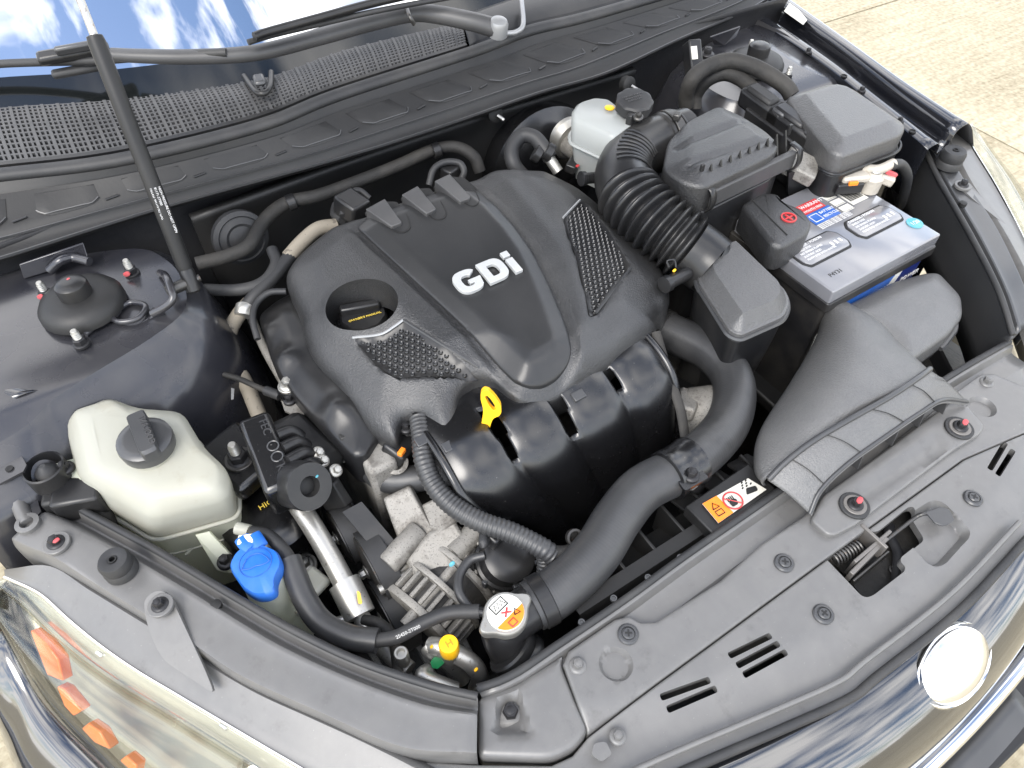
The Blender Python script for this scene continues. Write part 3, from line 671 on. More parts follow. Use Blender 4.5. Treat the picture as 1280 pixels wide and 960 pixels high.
for px, py in ((620, 143), (787, 106)):
    c = W(px, py, .895); lathe('grommet', [(0.013, -0.012), (0.013, 0.0), (0.009, 0.003)], c, 'ink', cp, axis=(0, -1, 0.25), seg=18); hw('stud', c+Vector((0, -0.006, 0)), 0.007, 'steel', cp, axis=(0.3, -1, -0.2))

# wipers
wa = thing('windscreen_wiper', 'grey wiper arm curving from its pivot cap across the glass', 'wiper', W(622, 36, 1.0))
armp = Ws([(622, 36, 1.008), (590, 27, 1.018), (545, 18, 1.026), (512, 17, 1.03), (460, 29, 1.03), (400, 46, 1.03), (320, 66, 1.032), (240, 71, 1.036), (175, 70, 1.04), (140, 68, 1.042)], 1.02)
tube('arm', armp, lambda t: 0.0165-0.007*t, 'panel_dark', wa, seg=14, flat=0.85)
lathe('pivot_cap', [(0.0145, -0.012), (0.0145, 0.006), (0.012, 0.011), (0.006, 0.013)], W(623, 34, 1.012), 'trim_silver', wa, axis=(0.0, -0.2, 1), label='round pale grey pivot cap')
tube('arm_joint', [W(508, 8, 1.04), W(512, 20, 1.042), W(518, 31, 1.03)], 0.003, 'dark_steel', wa, seg=8)
bl = Ws([(-60, 84, 1.03), (0, 76, 1.035), (120, 72, 1.04), (200, 66, 1.042), (282, 62, 1.045)], 1.03)
tube('blade', [p-Vector((0, 0, 0.004)) for p in bl], 0.0055, 'rubber', wa, seg=8)
box('blade_clip', W(92, 66, 1.046), (0.088, 0.018, 0.014), 'plastic_black', wa, rot=(20, 0, -8), bevel=0.005)
box('blade_clip', W(100, 59, 1.056), (0.06, 0.008, 0.012), 'satin_grey', wa, rot=(20, 0, -8), bevel=0.003)
box('blade_foot', W(95, 88, 1.024), (0.06, 0.012, 0.010), 'rubber', wa, rot=(20, 0, -8), bevel=0.004)
wb = thing('windscreen_wiper', 'black wiper blade lying higher up the glass beyond the grey arm', 'wiper', W(470, 20, 1.07))
tube('rubber_element', Ws([(310, 53), (340, 44), (400, 30), (470, 14), (560, -3), (660, -20)], 1.055), 0.004, 'rubber', wb, seg=8)
tube('spine', Ws([(318, 46), (335, 40), (400, 22), (470, 3), (560, -16), (660, -35)], 1.065), 0.006, 'plastic_black', wb, seg=8)

# hood strut
hs0, hs1 = W(238, 352, .895), W(118, 45, 1.14)
hd = (hs1-hs0).normalized(); hx = Vector((hd.y, -hd.x, 0)).normalized()
hst = thing('hood_strut', 'black gas strut with white printed text rising from the strut tower', 'gas strut', hs0)
L = (hs1-hs0).length
lathe('cylinder', [(0.0075, 0.014), (0.0092, 0.02), (0.0092, L-0.006), (0.0082, L), (0.006, L+0.001)], hs0, 'plastic_matte', hst, axis=hd, seg=24)
lathe('rod', [(0.0042, L-0.01), (0.0042, L+0.30)], hs0, 'steel', hst, axis=hd, seg=16)
lathe('ball_socket', [(0.006, -0.014), (0.009, -0.011), (0.009, 0.012), (0.007, 0.02)], hs0, 'plastic_black', hst, axis=hd, seg=16)
lathe('ball_stud', [(0.007, -0.03), (0.007, -0.006), (0.0045, -0.004), (0.0045, 0.012)], hs0, 'dark_steel', hst, axis=(1, 0.1, 0), seg=14)
vd = (CAM-hs0).normalized(); sx = hd.cross(vd).normalized(); sn = sx.cross(hd).normalized()
if sn.dot(vd) < 0: sn = -sn
for k, (s_, off) in enumerate((('HIGH PRESSURE DO NOT OPEN', 0.0032), ('81171-2T000', 0.0), ('FILLED WITH N2 GAS', -0.0032))):
    text('printed_text', s_, hs0+hd*0.115+sx*off*1.4+sn*0.0094*(1 if off == 0 else 0.87), -hd, sn.cross(-hd), 0.0038, 'white_print', hst, extrude=0.0006)
# the raised hood that the gas strut carries: outer skin and dark underside liner
hood_rows = []
for k in (0.0, 0.25, 0.5, 0.75, 1.0):
    w = 0.74-0.10*k*k
    hood_rows.append([(x*w, 0.245-0.24*k+0.02*x*x, 1.215+0.94*k+0.02*math.sin(math.pi*k)) for x in (-1, -.66, -.33, 0, .33, .66, 1)])
patch('hood_skin', hood_rows, 'body_paint', body, nu=4, nv=3, solid=0.004)
patch('hood_liner', [[(p[0]*.9, p[1]-.022, p[2]+.004) for p in r] for r in hood_rows], 'bay_dark', body, nu=4, nv=3, solid=0.006)
# ================================================================== front end: radiator support, covers, latch, headlights, grille
rs = thing('radiator_support', 'black radiator support frame along the front edge of the engine bay', 'support frame', W(640, 900, .74))
Z0 = .778
# middle section: rear rubber edge, gutter, flat shelf under the cover
rear = Ws([(597, 862), (640, 846), (700, 806), (780, 752), (860, 694), (950, 632), (1010, 590), (1100, 530), (1190, 470), (1262, 428)], .790)
rr_ = resample(cr(rear, 8), 41)
frontl = [Vector((p.x, -0.74, .70)) for p in rr_]
rows_ = []
for i, (a, f) in enumerate(zip(rr_, frontl)):
    rows_.append([a+Vector((0, 0.006, -0.06)), a+Vector((0, 0.004, -0.004)), a, a+Vector((0, -0.006, -0.001)), a+Vector((0, -0.010, -0.012)), a+Vector((0, -0.014, -0.013)), a+Vector((0, -0.022, -0.013)), a+Vector((0, -0.034, -0.013)), Vector((a.x, min(a.y-0.05, -0.66), .765)), f])
patch('support_beam', rows_, 'panel_grey', rs, nu=1, nv=2, linv=True, solid=0.002, smooth=30)
tube('edge_rubber', [p+Vector((0, 0.001, 0.001)) for p in rr_], 0.0042, 'rubber', rs, n=2, seg=8)
for px, py in ((727, 778), (767, 748), (810, 722), (850, 697)): lathe('snap_hole', [(0.0035, -0.002), (0.0035, 0.0012), (0.0022, 0.0012), (0.002, 0)], W(px, py, .7925), 'satin_grey', rs, seg=12)
# corner section with the bolt pocket
co_ = rpoly([Vector((p.x, p.y, 0)) for p in Ws([(597, 872), (640, 858), (705, 818), (702, 832), (736, 916), (716, 938), (688, 950), (597, 947)], .785)], 0.008)
pk = rpoly([Vector((p.x, p.y, 0)) for p in Ws([(624, 868), (652, 866), (672, 925), (610, 922)], .785)], 0.012)
bc = W(638, 893, .77)
def zco(x, y):
    P = np.stack([x, y], 1); d = sdist(P, pk); r = np.hypot(x-bc.x, y-bc.y)
    return .788 - 0.014*sstep(0.0, 0.012, d)*sstep(-0.66, -0.63, -(-y)) - 0.010*sstep(0.0, 0.010, d)
sheet('corner_cover', co_, zco, 'panel_grey', rs, step=0.006, edge=0.006, drop=0.03)
hw('bolt', bc+Vector((0, 0, .002)), 0.012, 'bolt_black', rs)

# rear piece of the grille cover (between gutter and seam) and front piece
ZC = .790
rc_px = [(703, 830), (710, 813), (768, 773), (786, 769), (801, 777), (820, 776), (900, 725), (951, 679), (1003, 645), (1100, 566), (1195, 489), (1225, 467), (1242, 466), (1300, 490), (1330, 520), (1205, 574), (1033, 699), (884, 809), (735, 918)]
fc_px = [(735, 918), (884, 809), (1033, 699), (1205, 574), (1330, 520), (1345, 580), (1292, 668), (1207, 759), (1100, 845), (1066, 872), (985, 909), (875, 956), (800, 990), (700, 1040), (500, 1040), (470, 990), (508, 946), (600, 951), (690, 952), (716, 940)]
ec_w = Ws(fc_px, ZC)
gc = thing('grille_cover', 'wide grey plastic cover panel with slots and push pins over the radiator support', 'cover panel', W(1000, 760, ZC-.03))
def slot(a, b, w):
    a, b = Vector((a.x, a.y, 0)), Vector((b.x, b.y, 0)); t = (b-a).normalized(); n = Vector((-t.y, t.x, 0))*w/2
    return rpoly([a-n, b-n, b+n, a+n], w*0.4, 3)
slots_px = [((826, 871), (888, 849)), ((835, 885), (897, 859)), ((911, 820), (964, 794)), ((921, 832), (974, 804)), ((930, 843), (984, 814)), ((1237, 587), (1257, 553)), ((1247, 594), (1267, 562))]
slots = [slot(W(*a, ZC), W(*b, ZC), 0.0062) for a, b in slots_px]
latch_px = [(1032, 698), (1077, 661), (1083, 660), (1090, 665), (1098, 664), (1135, 634), (1142, 633), (1146, 643), (1160, 665), (1160, 670), (1126, 697), (1126, 703), (1132, 708), (1131, 714), (1092, 744), (1084, 747), (1077, 745)]
latch_hole = [Vector((p.x, p.y, 0)) for p in rpoly(Ws(latch_px, ZC), 0.003, 2)]
rec = rpoly([Vector((p.x, p.y, 0)) for p in Ws([(1140, 640), (1166, 624), (1180, 628), (1214, 662), (1214, 670), (1183, 704), (1170, 708), (1158, 703), (1130, 672)], ZC)], 0.008)
rc_w = [Vector((p.x, p.y, 0)) for p in Ws(rc_px, ZC)]; fc_w = [Vector((p.x, p.y, 0)) for p in ec_w]
caps = [(W(770, 830, ZC), 0.0165), (W(1228, 508, ZC), 0.0165)]
def zcov(x, y):
    P = np.stack([x, y], 1); z = ZC + 0*x
    fe = -0.800+0.62*(x-0.06)**2                                            # the bowed front edge
    z = z - 0.012*sstep(fe+0.050, fe-0.004, y)                              # rolls down to the front edge
    for c, r in caps: d = np.hypot(x-c.x, y-c.y); z = z - 0.006*sstep(r, r-0.004, d)
    z = z - 0.012*sstep(0.0, 0.006, sdist(P, rec))
    return z
front_line = lambda q: q
sheet('front_cover', inset(fc_w, 0.0006), zcov, 'panel_grey', gc, holes=slots[:]+[latch_hole], step=0.0042, edge=0.002, drop=0.012, hole_drop=0.010, smooth=35, lines=[closed(dense(rec, .004)), closed(dense(inset(rec, .006), .004))])
lower_hole = [Vector((p.x, p.y, 0)) for p in Ws(latch_px, ZC)]
sheet('rear_cover', inset(rc_w, 0.0006), zcov, 'panel_grey', gc, step=0.0055, edge=0.003, drop=0.016, smooth=35, lines=[closed(circle(c, r+d_)) for c, r in caps for d_ in (0, -.004)])
for px, py in ((785, 793), (980, 704), (1029, 768), (1216, 623)):
    c = W(px, py, ZC+.0005); hw('pin', c, 0.0105, 'satin_grey', gc); hw('cross', c, 0.0105, 'ink', gc)
for (px, py), r in (((722, 832), .0085), ((772, 921), .0075), ((1233, 478), .0085)): hw('bolt', W(px, py, ZC), r, 'panel_grey', gc, name='bolt_head')
plate('square_boss', rpoly(Ws([(742, 930), (757, 927), (765, 943), (752, 953), (739, 944)], ZC+.001), .003), 'panel_grey', gc, t=0.003)
tube('edge_bead', [Vector((p.x, p.y+.016, ZC-.0005)) for p in Ws([(700, 1036), (800, 988), (875, 954), (985, 907), (1066, 870), (1100, 843), (1207, 757), (1292, 666)], ZC)], 0.0028, 'panel_grey', gc, seg=8)
tube('edge_bead', [Vector((p.x, p.y, ZC-.006)) for p in Ws([(700, 1036), (800, 988), (875, 954), (985, 907), (1066, 870), (1100, 843), (1207, 757), (1292, 666)], ZC)], 0.0045, 'rubber', gc, seg=8)

# hood latch in its opening
la = thing('hood_latch', 'steel hood latch with coil spring and release lever inside the cover opening', 'latch', W(1085, 700, .70))
lp = Ws([(1030, 690), (1140, 620), (1175, 665), (1085, 755)], .745)
plate('back_plate', lp, 'engine_dark', la, t=0.003)
s0, s1 = W(1040, 700, .778), W(1074, 682, .778); n = 110
hel = []
sx_, sy_, sz_ = frame(s1-s0)
for i in range(n+1):
    t = i/n; a = 2*math.pi*9*t; hel.append(s0.lerp(s1, t)+sx_*(0.0075*math.cos(a))+sy_*(0.0075*math.sin(a)))
tube('coil_spring', hel, 0.0013, 'dark_steel', la, n=1, seg=6, smoothp=False)
box('latch_plate', W(1085, 690, .774), (0.062, 0.004, 0.03), 'washer_grey', la, rot=(0, 0, 3), bevel=0.001)
box('latch_plate', W(1082, 700, .776), (0.066, 0.005, 0.024), 'washer_grey', la, rot=(0, 0, 6), bevel=0.001)
box('latch_plate', W(1085, 712, .765), (0.06, 0.003, 0.02), 'dark_steel', la, rot=(0, 0, 2), bevel=0.001)
box('latch_bracket', W(1088, 676, .780), (0.004, 0.034, 0.024), 'washer_grey', la, bevel=0.001)
tube('striker_arm', Ws([(1120, 735), (1122, 710), (1122, 690), (1112, 668), (1112, 655)], .755), 0.006, 'bay_dark', la, seg=8, flat=0.5)
tube('release_rod', [W(1098, 683, .782), W(1140, 650, .786), W(1152, 643, .791), W(1160, 642, .791)], 0.0022, 'dark_steel', la, seg=8)
lev = rpoly(Ws([(1156, 640), (1165, 638), (1175, 634), (1186, 637), (1193, 650), (1185, 656), (1178, 658), (1168, 654)], .7925), .002)
plate('release_lever', lev, 'satin_grey', la, t=0.002, bevel=0.0005)
hw('nut', W(1096, 682, .782), 0.005, 'dark_steel', la); hw('nut', W(1118, 712, .75), 0.006, 'dark_steel', la)

# headlight rails: left and right mirror each other
innL = Ws([(84, 628), (100, 636), (125, 650), (190, 685), (240, 714), (300, 750), (370, 790), (450, 828), (540, 858), (597, 872)], .80)
outL = Ws([(16, 684), (36, 694), (71, 709), (130, 744), (184, 777), (240, 812), (300, 852), (400, 898), (500, 941), (596, 948)], .80)
innR = [W(1128, 140, .85), W(1140, 160, .85), W(1155, 196, .848), W(1172, 232, .845), W(1210, 300, .835), W(1244, 368, .822), W(1262, 424, .80)]
outR = [W(1158, 148, .85), W(1172, 163, .85), W(1190, 198, .848), W(1207, 228, .845), W(1243, 280, .835), W(1275, 345, .822), W(1296, 400, .80)]
def rail(s):
    rows = []
    L1 = innL if s == 1 else innR
    L2 = outL if s == 1 else outR
    for A, B in zip(L1, L2):
        zt = 0.012 if A.y > -0.3 else 0.004
        f = lambda t, z: A.lerp(B, t)+Vector((0, 0, z))
        rows.append([f(-.02, -.10), f(0, -.004), f(.02, .006), f(.08, .006), f(.12, -.008), f(.2, -.008), f(.30, 0.002+zt*.5), f(.45, zt), f(.86, zt), f(.94, zt*.6), f(.985, -.010), f(1.0, -.05)])
    return rows
for s, lab, tl_ in ((1, 'grey headlight rail beside the cream coolant tank', 'left'), (-1, 'grey headlight rail beside the battery and fuse box', 'right')):
    hr = thing('headlight_rail', lab, 'rail', (s*-0.56, -0.43, .72), 'headlight rails')
    rws = rail(s)
    patch('rail_skin', rws, 'panel_grey' if s == 1 else 'satin_grey', hr, nu=6, nv=3, solid=0.002, smooth=35)
    tube('edge_rubber', [r[2]+Vector((0, 0, .001)) for r in rws], 0.004, 'rubber', hr, seg=8)
    for k, (x, y, r) in enumerate(((-0.664, -0.252, .0135), (-0.594, -0.366, .0125))):
        c = (W(70, 678, .817), W(200, 756, .819))[k] if s == 1 else (W(1163, 165, .866), W(1204, 231, .853))[k]
        hw('washer', c-Vector((0, 0, .001)), r*0.98, 'panel_grey', hr); hw('bolt', c, r*0.66, 'bolt_black', hr)
        if k == 0 and s == 1: dab('paint_mark', c+Vector((.003, -.004, .0080)), 0.0028, 'red_mark', hr)
    c = W(152, 712, .806) if s == 1 else W(1185, 206, .856)
    k_ = 0.70 if s == 1 else 0.80
    lathe('bump_stop', [(r_*k_, h_*k_) for r_, h_ in [(0.0235, -0.002), (0.0235, 0.008), (0.021, 0.012), (0.0225, 0.015), (0.0225, 0.026), (0.0195, 0.032), (0.009, 0.033), (0.0055, 0.031), (0.005, 0.024)]], c, 'rubber', hr, label='round rubber bump stop')
    lathe('bump_stop_socket', [(0.0042, 0.010), (0.0042, 0.0335*k_), (0.0030, 0.0335*k_), (0.0030, 0.018)], c, 'ink', hr, seg=14)
    c = W(270, 756, .8030) if s == 1 else W(1204, 254, .849); lathe('drain_hole_disc', [(0.0055, -0.004), (0.0055, 0.0012), (0.0052, 0.0014)], c, 'ink', hr, seg=16)  # black disc on the rail colours in the hole's darkness

# headlights
LENS_D = {}
def headlight(s):
    # curves along the lamp, rear corner to the nose:  housing top edge, lens top edge, crease, lower lens edge
    k = [0, .2, .4, .6, .8, 1.0]
    rs6 = lambda P: [tuple(p) for p in resample(cr(P, 6), 11)]
    A = rs6(Ws([(8, 712), (18, 700), (42, 698), (76, 711), (133, 746), (187, 778), (243, 813), (303, 853), (403, 899), (507, 947), (600, 1000)], .788))
    B = rs6(Ws([(6, 722), (27, 724), (50, 743), (92, 780), (120, 803), (160, 832), (230, 874), (319, 927), (400, 975), (500, 1040)], .772))
    C = rs6(Ws([(0, 730), (21, 755), (53, 790), (89, 822), (131, 854), (177, 882), (227, 914), (300, 960), (400, 1030), (470, 1080)], .748))
    D = rs6(Ws([(-2, 734, .745), (7, 769, .705), (25, 819, .672), (46, 865, .655), (67, 900, .645), (96, 928, .64), (150, 985, .635), (250, 1075, .63), (330, 1140, .625)], .66))
    if s == -1:
        cv = lambda P: [Vector((-p.x, p.y, p.z)) for p in P]
        A = cv(Ws([(1170, 158, .848), (1186, 182, .846), (1212, 232, .84), (1250, 288, .83), (1284, 352, .82), (1310, 420, .80)], .84))
        B = cv(Ws([(1203, 160, .846), (1216, 186, .842), (1244, 232, .834), (1274, 288, .822), (1304, 352, .81), (1330, 420, .79)], .84))
        C = cv(Ws([(1212, 161, .842), (1228, 184, .836), (1260, 226, .826), (1290, 282, .812), (1322, 350, .80), (1350, 420, .775)], .84))
        D = [(p.x-.05, p.y-.035, p.z-.10) for p in C]
    m = lambda L, dz=0, dx=0, dy=0: [Vector((s*(x-dx), y-dy, z+dz)) for x, y, z in L]
    hl = thing('headlight', 'clear headlight with %s' % ('amber reflectors and chrome trim by the coolant tank' if s == 1 else 'pale lens edge beside the fuse box'), 'headlight', (s*-0.68, -0.45, .62), 'headlights')
    a, b, c_, d = m(A), m(B), m(C), m(D)
    lens_rows = [[p+Vector((0, 0, .001)), p.lerp(q, .5)+Vector((s*-.006, -.004, .006)), q, q.lerp(r, .35)+Vector((s*-.010, -.010, .014)), q.lerp(r, .7)+Vector((s*-.010, -.010, .010)), r] for p, q, r in zip(b, c_, d)]
    patch('lens', lens_rows, 'lens', hl, nu=6, nv=4, solid=0.0025, label='clear plastic lens')
    t1 = [p.lerp(q, .5)+Vector((s*.000, .003, -.012)) for p, q in zip(b, c_)]
    patch('chrome_trim', [[p+Vector((s*.002, .002, -.006)), t+Vector((0, 0, .002)), q+Vector((s*.006, .006, -.016)), q+Vector((s*.02, .012, -.05))] for p, t, q in zip(b, t1, c_)], 'reflector', hl, nu=6, nv=3, solid=0.001, label='bright chrome trim under the lens')
    patch('reflector_bowl', [[q+Vector((s*.02, .012, -.045)), q.lerp(r, .5)+Vector((s*.04, .03, -.045)), r+Vector((s*.012, .010, -.010))] for q, r in zip(c_, d)], 'housing_grey', hl, nu=6, nv=4, solid=0.001)
    if s == 1:
        NU = 60; grid_ = []
        for iu in range(NU+1):
            f = iu/NU*(len(c_)-1); i = min(len(c_)-2, int(f)); q = c_[i].lerp(c_[i+1], f-i); r = d[i].lerp(d[i+1], f-i)
            for iv in range(41):
                p = q.lerp(r, iv/40); w_ = p-CAM; dd_ = w_.dot(FWD); grid_.append((640+FPX*w_.dot(RGT)/dd_, 480-FPX*w_.dot(UPV)/dd_, p))
        def inlens(px, py): return min(grid_, key=lambda g: (g[0]-px)**2+(g[1]-py)**2)[2]
        for q in ([(41, 789), (58, 800), (75, 822), (83, 852), (60, 841)], [(71, 855), (82, 860), (105, 890), (97, 897), (82, 880)], [(104, 908), (111, 901), (126, 910), (141, 936), (121, 928)], [(150, 946), (160, 944), (175, 958), (170, 966)]):
            P_ = [inlens(*p) for p in q]; cc_ = sum(P_, Vector())/len(P_)
            up_ = Vector((s*-.5, -.4, .75)); V = [p+up_*.003 for p in P_]+[p-up_*.012 for p in P_]; n = len(P_)
            mk('amber_reflector', V, [tuple(range(n)), tuple(range(2*n-1, n-1, -1))]+[(k, (k+1) % n, n+(k+1) % n, n+k) for k in range(n)], 'amber', hl, smooth=30, bevel=.002, label='orange side reflector inside the lens')
    LENS_D[s] = d
    lathe('projector_ring', [(0.040, 0.0), (0.040, 0.02), (0.034, 0.024), (0.030, 0.012)], c_[-3].lerp(d[-3], .45)+Vector((s*.035, .03, -.035)), 'chrome', hl, axis=(s*-.35, -.75, .55))
    # black housing strip on top with its notch lines
    patch('housing_top', [[p+Vector((s*.012, .006, -.03)), p, p.lerp(q, .3)+Vector((0, 0, .003)), p.lerp(q, .9), q+Vector((0, 0, .0005)), q+Vector((s*-.0005, 0, -.02))] for p, q in zip(a, b)], 'panel_grey', hl, nu=6, nv=3, smooth=35)
    tube('lens_seam', [q+Vector((0, 0, .0012)) for q in b], 0.0016, 'chrome', hl, seg=6)
    tab = [(-0.606, -0.352), (-0.590, -0.345), (-0.578, -0.352), (-0.548, -0.478), (-0.552, -0.497), (-0.593, -0.448), (-0.603, -0.400)]
    P = Ws([(181, 752, .812), (190, 741, .814), (203, 738, .814), (214, 744, .814), (258, 838, .800), (270, 868, .792), (206, 826, .796), (192, 800, .80), (184, 775, .806)], .80) if s == 1 else Ws([(1196, 232, .849), (1204, 226, .849), (1212, 231, .848), (1230, 252, .84), (1262, 288, .826), (1240, 270, .836), (1215, 250, .845)], .845)
    plate('mounting_tab', rpoly(P, .008, 3), 'panel_grey', hl, t=0.004)
    if s == 1:
        for px in ((125, 818), (280, 908)): box('lens_clip', W(px[0], px[1], .765), (0.004, 0.009, 0.006), 'chrome', hl, rot=(0, 0, 30), bevel=0.001)
    return hl
headlight(1); headlight(-1)

# bumper skin, grille nose, emblem, chrome bar
bp = thing('front_bumper', 'glossy black bumper nose reflecting clouds and ground', 'bumper', (0, -0.86, 0.3))
rows_ = []
for x in (-0.95, -0.92, -0.86, -0.76, -0.66, -0.56, -0.46, -0.36, -0.24, -0.12, 0.0, 0.12, 0.24, 0.36, 0.46, 0.56, 0.66, 0.76, 0.86, 0.92, 0.95):
    ax = abs(x); fe = -0.806+0.62*min(ax, .36)**2*0.8
    yb = fe if ax < .36 else fe+1.15*(ax-.36)**1.65
    zt = .776 if ax < .40 else max(.600, .776-(ax-.40)*1.1)
    rows_.append([(x*.985, yb+.018, zt-.018), (x*.99, yb+.002, zt-.004), (x*.995, yb-.022, zt-.008), (x*.998, yb-.046, zt-.022), (x, yb-.066, zt-.046), (x, yb-.078, zt-.078), (x, yb-.088, min(.62, zt-.13)), (x, yb-.090, .50), (x*.99, yb-.06, .36), (x*.97, yb+.02, .22)])
patch('bumper_skin', rows_, 'bumper_gloss', bp, nu=4, nv=4, solid=0.003, smooth=60)
for s in (1,):
    d = LENS_D[s]
    patch('bumper_corner', [[p+Vector((s*.012, .012, -.012)), p+Vector((s*-.003, -.003, -.002)), p+Vector((s*-.022, -.016, -.014)), p+Vector((s*-.055, -.040, -.062)), p+Vector((s*-.075, -.055, -.14)), p+Vector((s*-.08, -.055, -.32))] for p in d], 'bumper_gloss', bp, nu=4, nv=4, solid=.003, smooth=60)
cb = [Vector((x, -0.893+0.30*x*x, .664)) for x in (-.42, -.3, -.15, 0, .15, .3, .42)]
tube('chrome_bar', cb, 0.009, 'chrome', bp, seg=12, flat=1.0, label='chrome bar across the grille')
patch('grille_lip', [[(x, -0.905+.26*x*x, .635), (x, -0.935+.26*x*x, .628), (x, -0.935+.26*x*x, .605)] for x in (-.2, -.1, 0, .1, .16)], 'satin_grey', bp, nu=3, nv=2, linv=True, solid=0.003)
ec = W(1191, 830, .756); n_ = Vector((0.03, -0.52, 0.85)).normalized()
ex = Vector((1, 0, 0)); ex = (ex-n_*ex.dot(n_)).normalized(); ey = n_.cross(ex)
em = thing('emblem', 'oval bright chrome emblem on the glossy nose of the car', 'emblem', ec-n_*.012)
def ell(a, b, h): return [ec+ex*(a*math.cos(t))+ey*(b*math.sin(t))+n_*h for t in [2*math.pi*k/40 for k in range(40)]]
loft('badge_face', [ell(.051, .0315, -.020), ell(.051, .0315, .002), ell(.047, .028, .006), ell(.031, .019, .009), ell(.015, .009, .010)], 'badge_chrome', em, smooth=60)
loft('badge_rim', [ell(.056, .036, -.02), ell(.056, .036, .001), ell(.0535, .0335, .004), ell(.0515, .032, .003), ell(.0515, .032, -.02)], 'chrome', em, smooth=60)
# ================================================================== engine cover
PA, PB, PC = .905, 0.0, 0.10                      # reference plane of the cover: z = PA + PC*y
def E0(px, py, up=0.0): return WP(px, py, PA+up, PB, PC)
CRL = [E0(*p, .016) for p in ((418, 268), (440, 300), (470, 336), (505, 378), (545, 418), (590, 455), (640, 490))]      # crease where the left wing falls away
CRR = [E0(*p, .016) for p in ((640, 205), (690, 245), (728, 285), (760, 325), (775, 370), (770, 420))]                   # and the right wing
def side_of(P, line):
    A = arr(line); best = np.full(len(P), 1e9); sg = np.zeros(len(P))
    for a_, b_ in zip(A[:-1], A[1:]):
        ab = b_-a_; t = np.clip(((P-a_)@ab)/(ab@ab), 0, 1); q = a_+t[:, None]*ab; d = np.hypot(*(P-q).T); c = ab[0]*(P[:, 1]-a_[1])-ab[1]*(P[:, 0]-a_[0])
        k = d < best; best = np.where(k, d, best); sg = np.where(k, np.sign(c), sg)
    return best*sg
YF = -0.372
def zbase(x, y):
    P = np.stack([x, y], 1); z = PA+PC*y
    dl = np.maximum(0, -side_of(P, CRL)); dr = np.maximum(0, side_of(P, CRR))
    ramp = lambda d, k, r: k*np.where(d < r, d*d/(2*r), d-r/2)
    z = z - ramp(dl, 0.36, 0.010) - ramp(dr, 0.30, 0.012) - ramp(np.maximum(0, YF-y), 0.55, 0.015)
    return z
def E_(px, py, up=0.0):
    u_ = up
    for _ in range(5):
        p = E0(px, py, u_); zb = float(zbase(np.array([p.x]), np.array([p.y]))[0]); u_ = zb+up-PC*p.y-PA
    return E0(px, py, u_)
ol_px = [(416, 280), (392, 297), (370, 317), (357, 335), (356, 350), (365, 370), (375, 397), (377, 412), (387, 437), (402, 458), (420, 477), (435, 502), (455, 527), (470, 540), (487, 548), (496, 545), (499, 530), (504, 520), (514, 517), (525, 521), (535, 532), (545, 546), (556, 549), (567, 542), (570, 530), (571, 505), (574, 487), (585, 472), (600, 467), (618, 471), (634, 485), (648, 496), (662, 500), (680, 499), (702, 490), (740, 468), (817, 411), (818, 396), (824, 384), (835, 379), (839, 367), (836, 350), (825, 327), (805, 305), (775, 275), (740, 245), (722, 232), (692, 217), (677, 211), (652, 210), (616, 211), (592, 222), (560, 230), (500, 250), (455, 268), (443, 271)]
OLc = cr([E_(*p) for p in ol_px], 3, closed=True)
OLc = [Vector((p.x, p.y, 0)) for p in OLc]
sh_px = [(443, 273), (470, 300), (520, 347), (580, 402), (620, 440), (645, 463), (660, 469), (678, 469), (696, 460), (711, 444), (716, 427), (710, 405), (700, 379), (685, 345), (665, 307), (642, 275), (617, 247), (592, 227), (578, 224), (545, 236), (500, 252), (460, 266)]
SH = [Vector((p.x, p.y, 0)) for p in rpoly([E_(*p, .022) for p in sh_px], .008, 3)]
well_c = E_(452, 381, .016)
def ellipse(c, ax, bx, r1, r2, n=40): return [Vector((c.x, c.y, 0))+ax*(r1*math.cos(2*math.pi*k/n))+bx*(r2*math.sin(2*math.pi*k/n)) for k in range(n)]
wl_px = []
for k in range(40):
    a = 2*math.pi*k/40; wl_px.append((452+46*math.cos(a)-3*math.sin(a), 381+32*math.sin(a)-2*math.cos(a)))
WELL = [Vector((p.x, p.y, 0)) for p in [E_(*q, .016) for q in wl_px]]
in1_px = [(441, 422), (475, 418), (493, 408), (504, 399), (600, 461), (545, 467), (492, 470), (470, 456)]
in2_px = [(725, 249), (704, 272), (707, 285), (720, 322), (730, 365), (737, 397), (745, 392), (788, 334), (787, 327), (760, 284), (733, 250)]
IN1 = [Vector((p.x, p.y, 0)) for p in rpoly([E_(*p, .016) for p in in1_px], .004, 2)]
IN2 = [Vector((p.x, p.y, 0)) for p in rpoly([E_(*p, .016) for p in in2_px], .004, 2)]
# crease lines of the right wing and the left wing
cL = [E_(*p, .01) for p in ((425, 283), (455, 330), (490, 372), (530, 410), (580, 450), (620, 470))]
cR = [E_(*p, .014) for p in ((622, 213), (652, 250), (685, 290), (708, 325), (722, 370), (728, 410), (720, 455))]
def zcover(x, y, shell=True):
    P = np.stack([x, y], 1); d = np.maximum(0, sdist(P, OLc)); z = zbase(x, y)
    z = z + 0.012*np.clip(d/0.045, 0, 1) - 0.008*(1-np.clip(d/0.016, 0, 1))**2
    cx = (E_(585, 350).x); cy = E_(585, 350).y
    z = z + 0.006*np.exp(-((x-cx)**2+(y-cy)**2)/0.02)
    if shell:
        ds = sdist(P, SH)
        z = z - 0.0065*sstep(-0.0125, -0.0045, ds)                       # channel round the shield
        for Q in (IN1, IN2): z = z - 0.0045*sstep(0.0, 0.0025, sdist(P, Q))
        dw = seg_dist(P, WELL); z = z + 0.002*np.exp(-(dw/0.006)**2)
        z = z + 0.004*np.exp(-(seg_dist(P, cR, False)/0.014)**2)
    return z
cov = thing('engine_cover', 'large black engine cover with raised centre shield and silver letters GDi', 'engine cover', E_(590, 360, -.06))
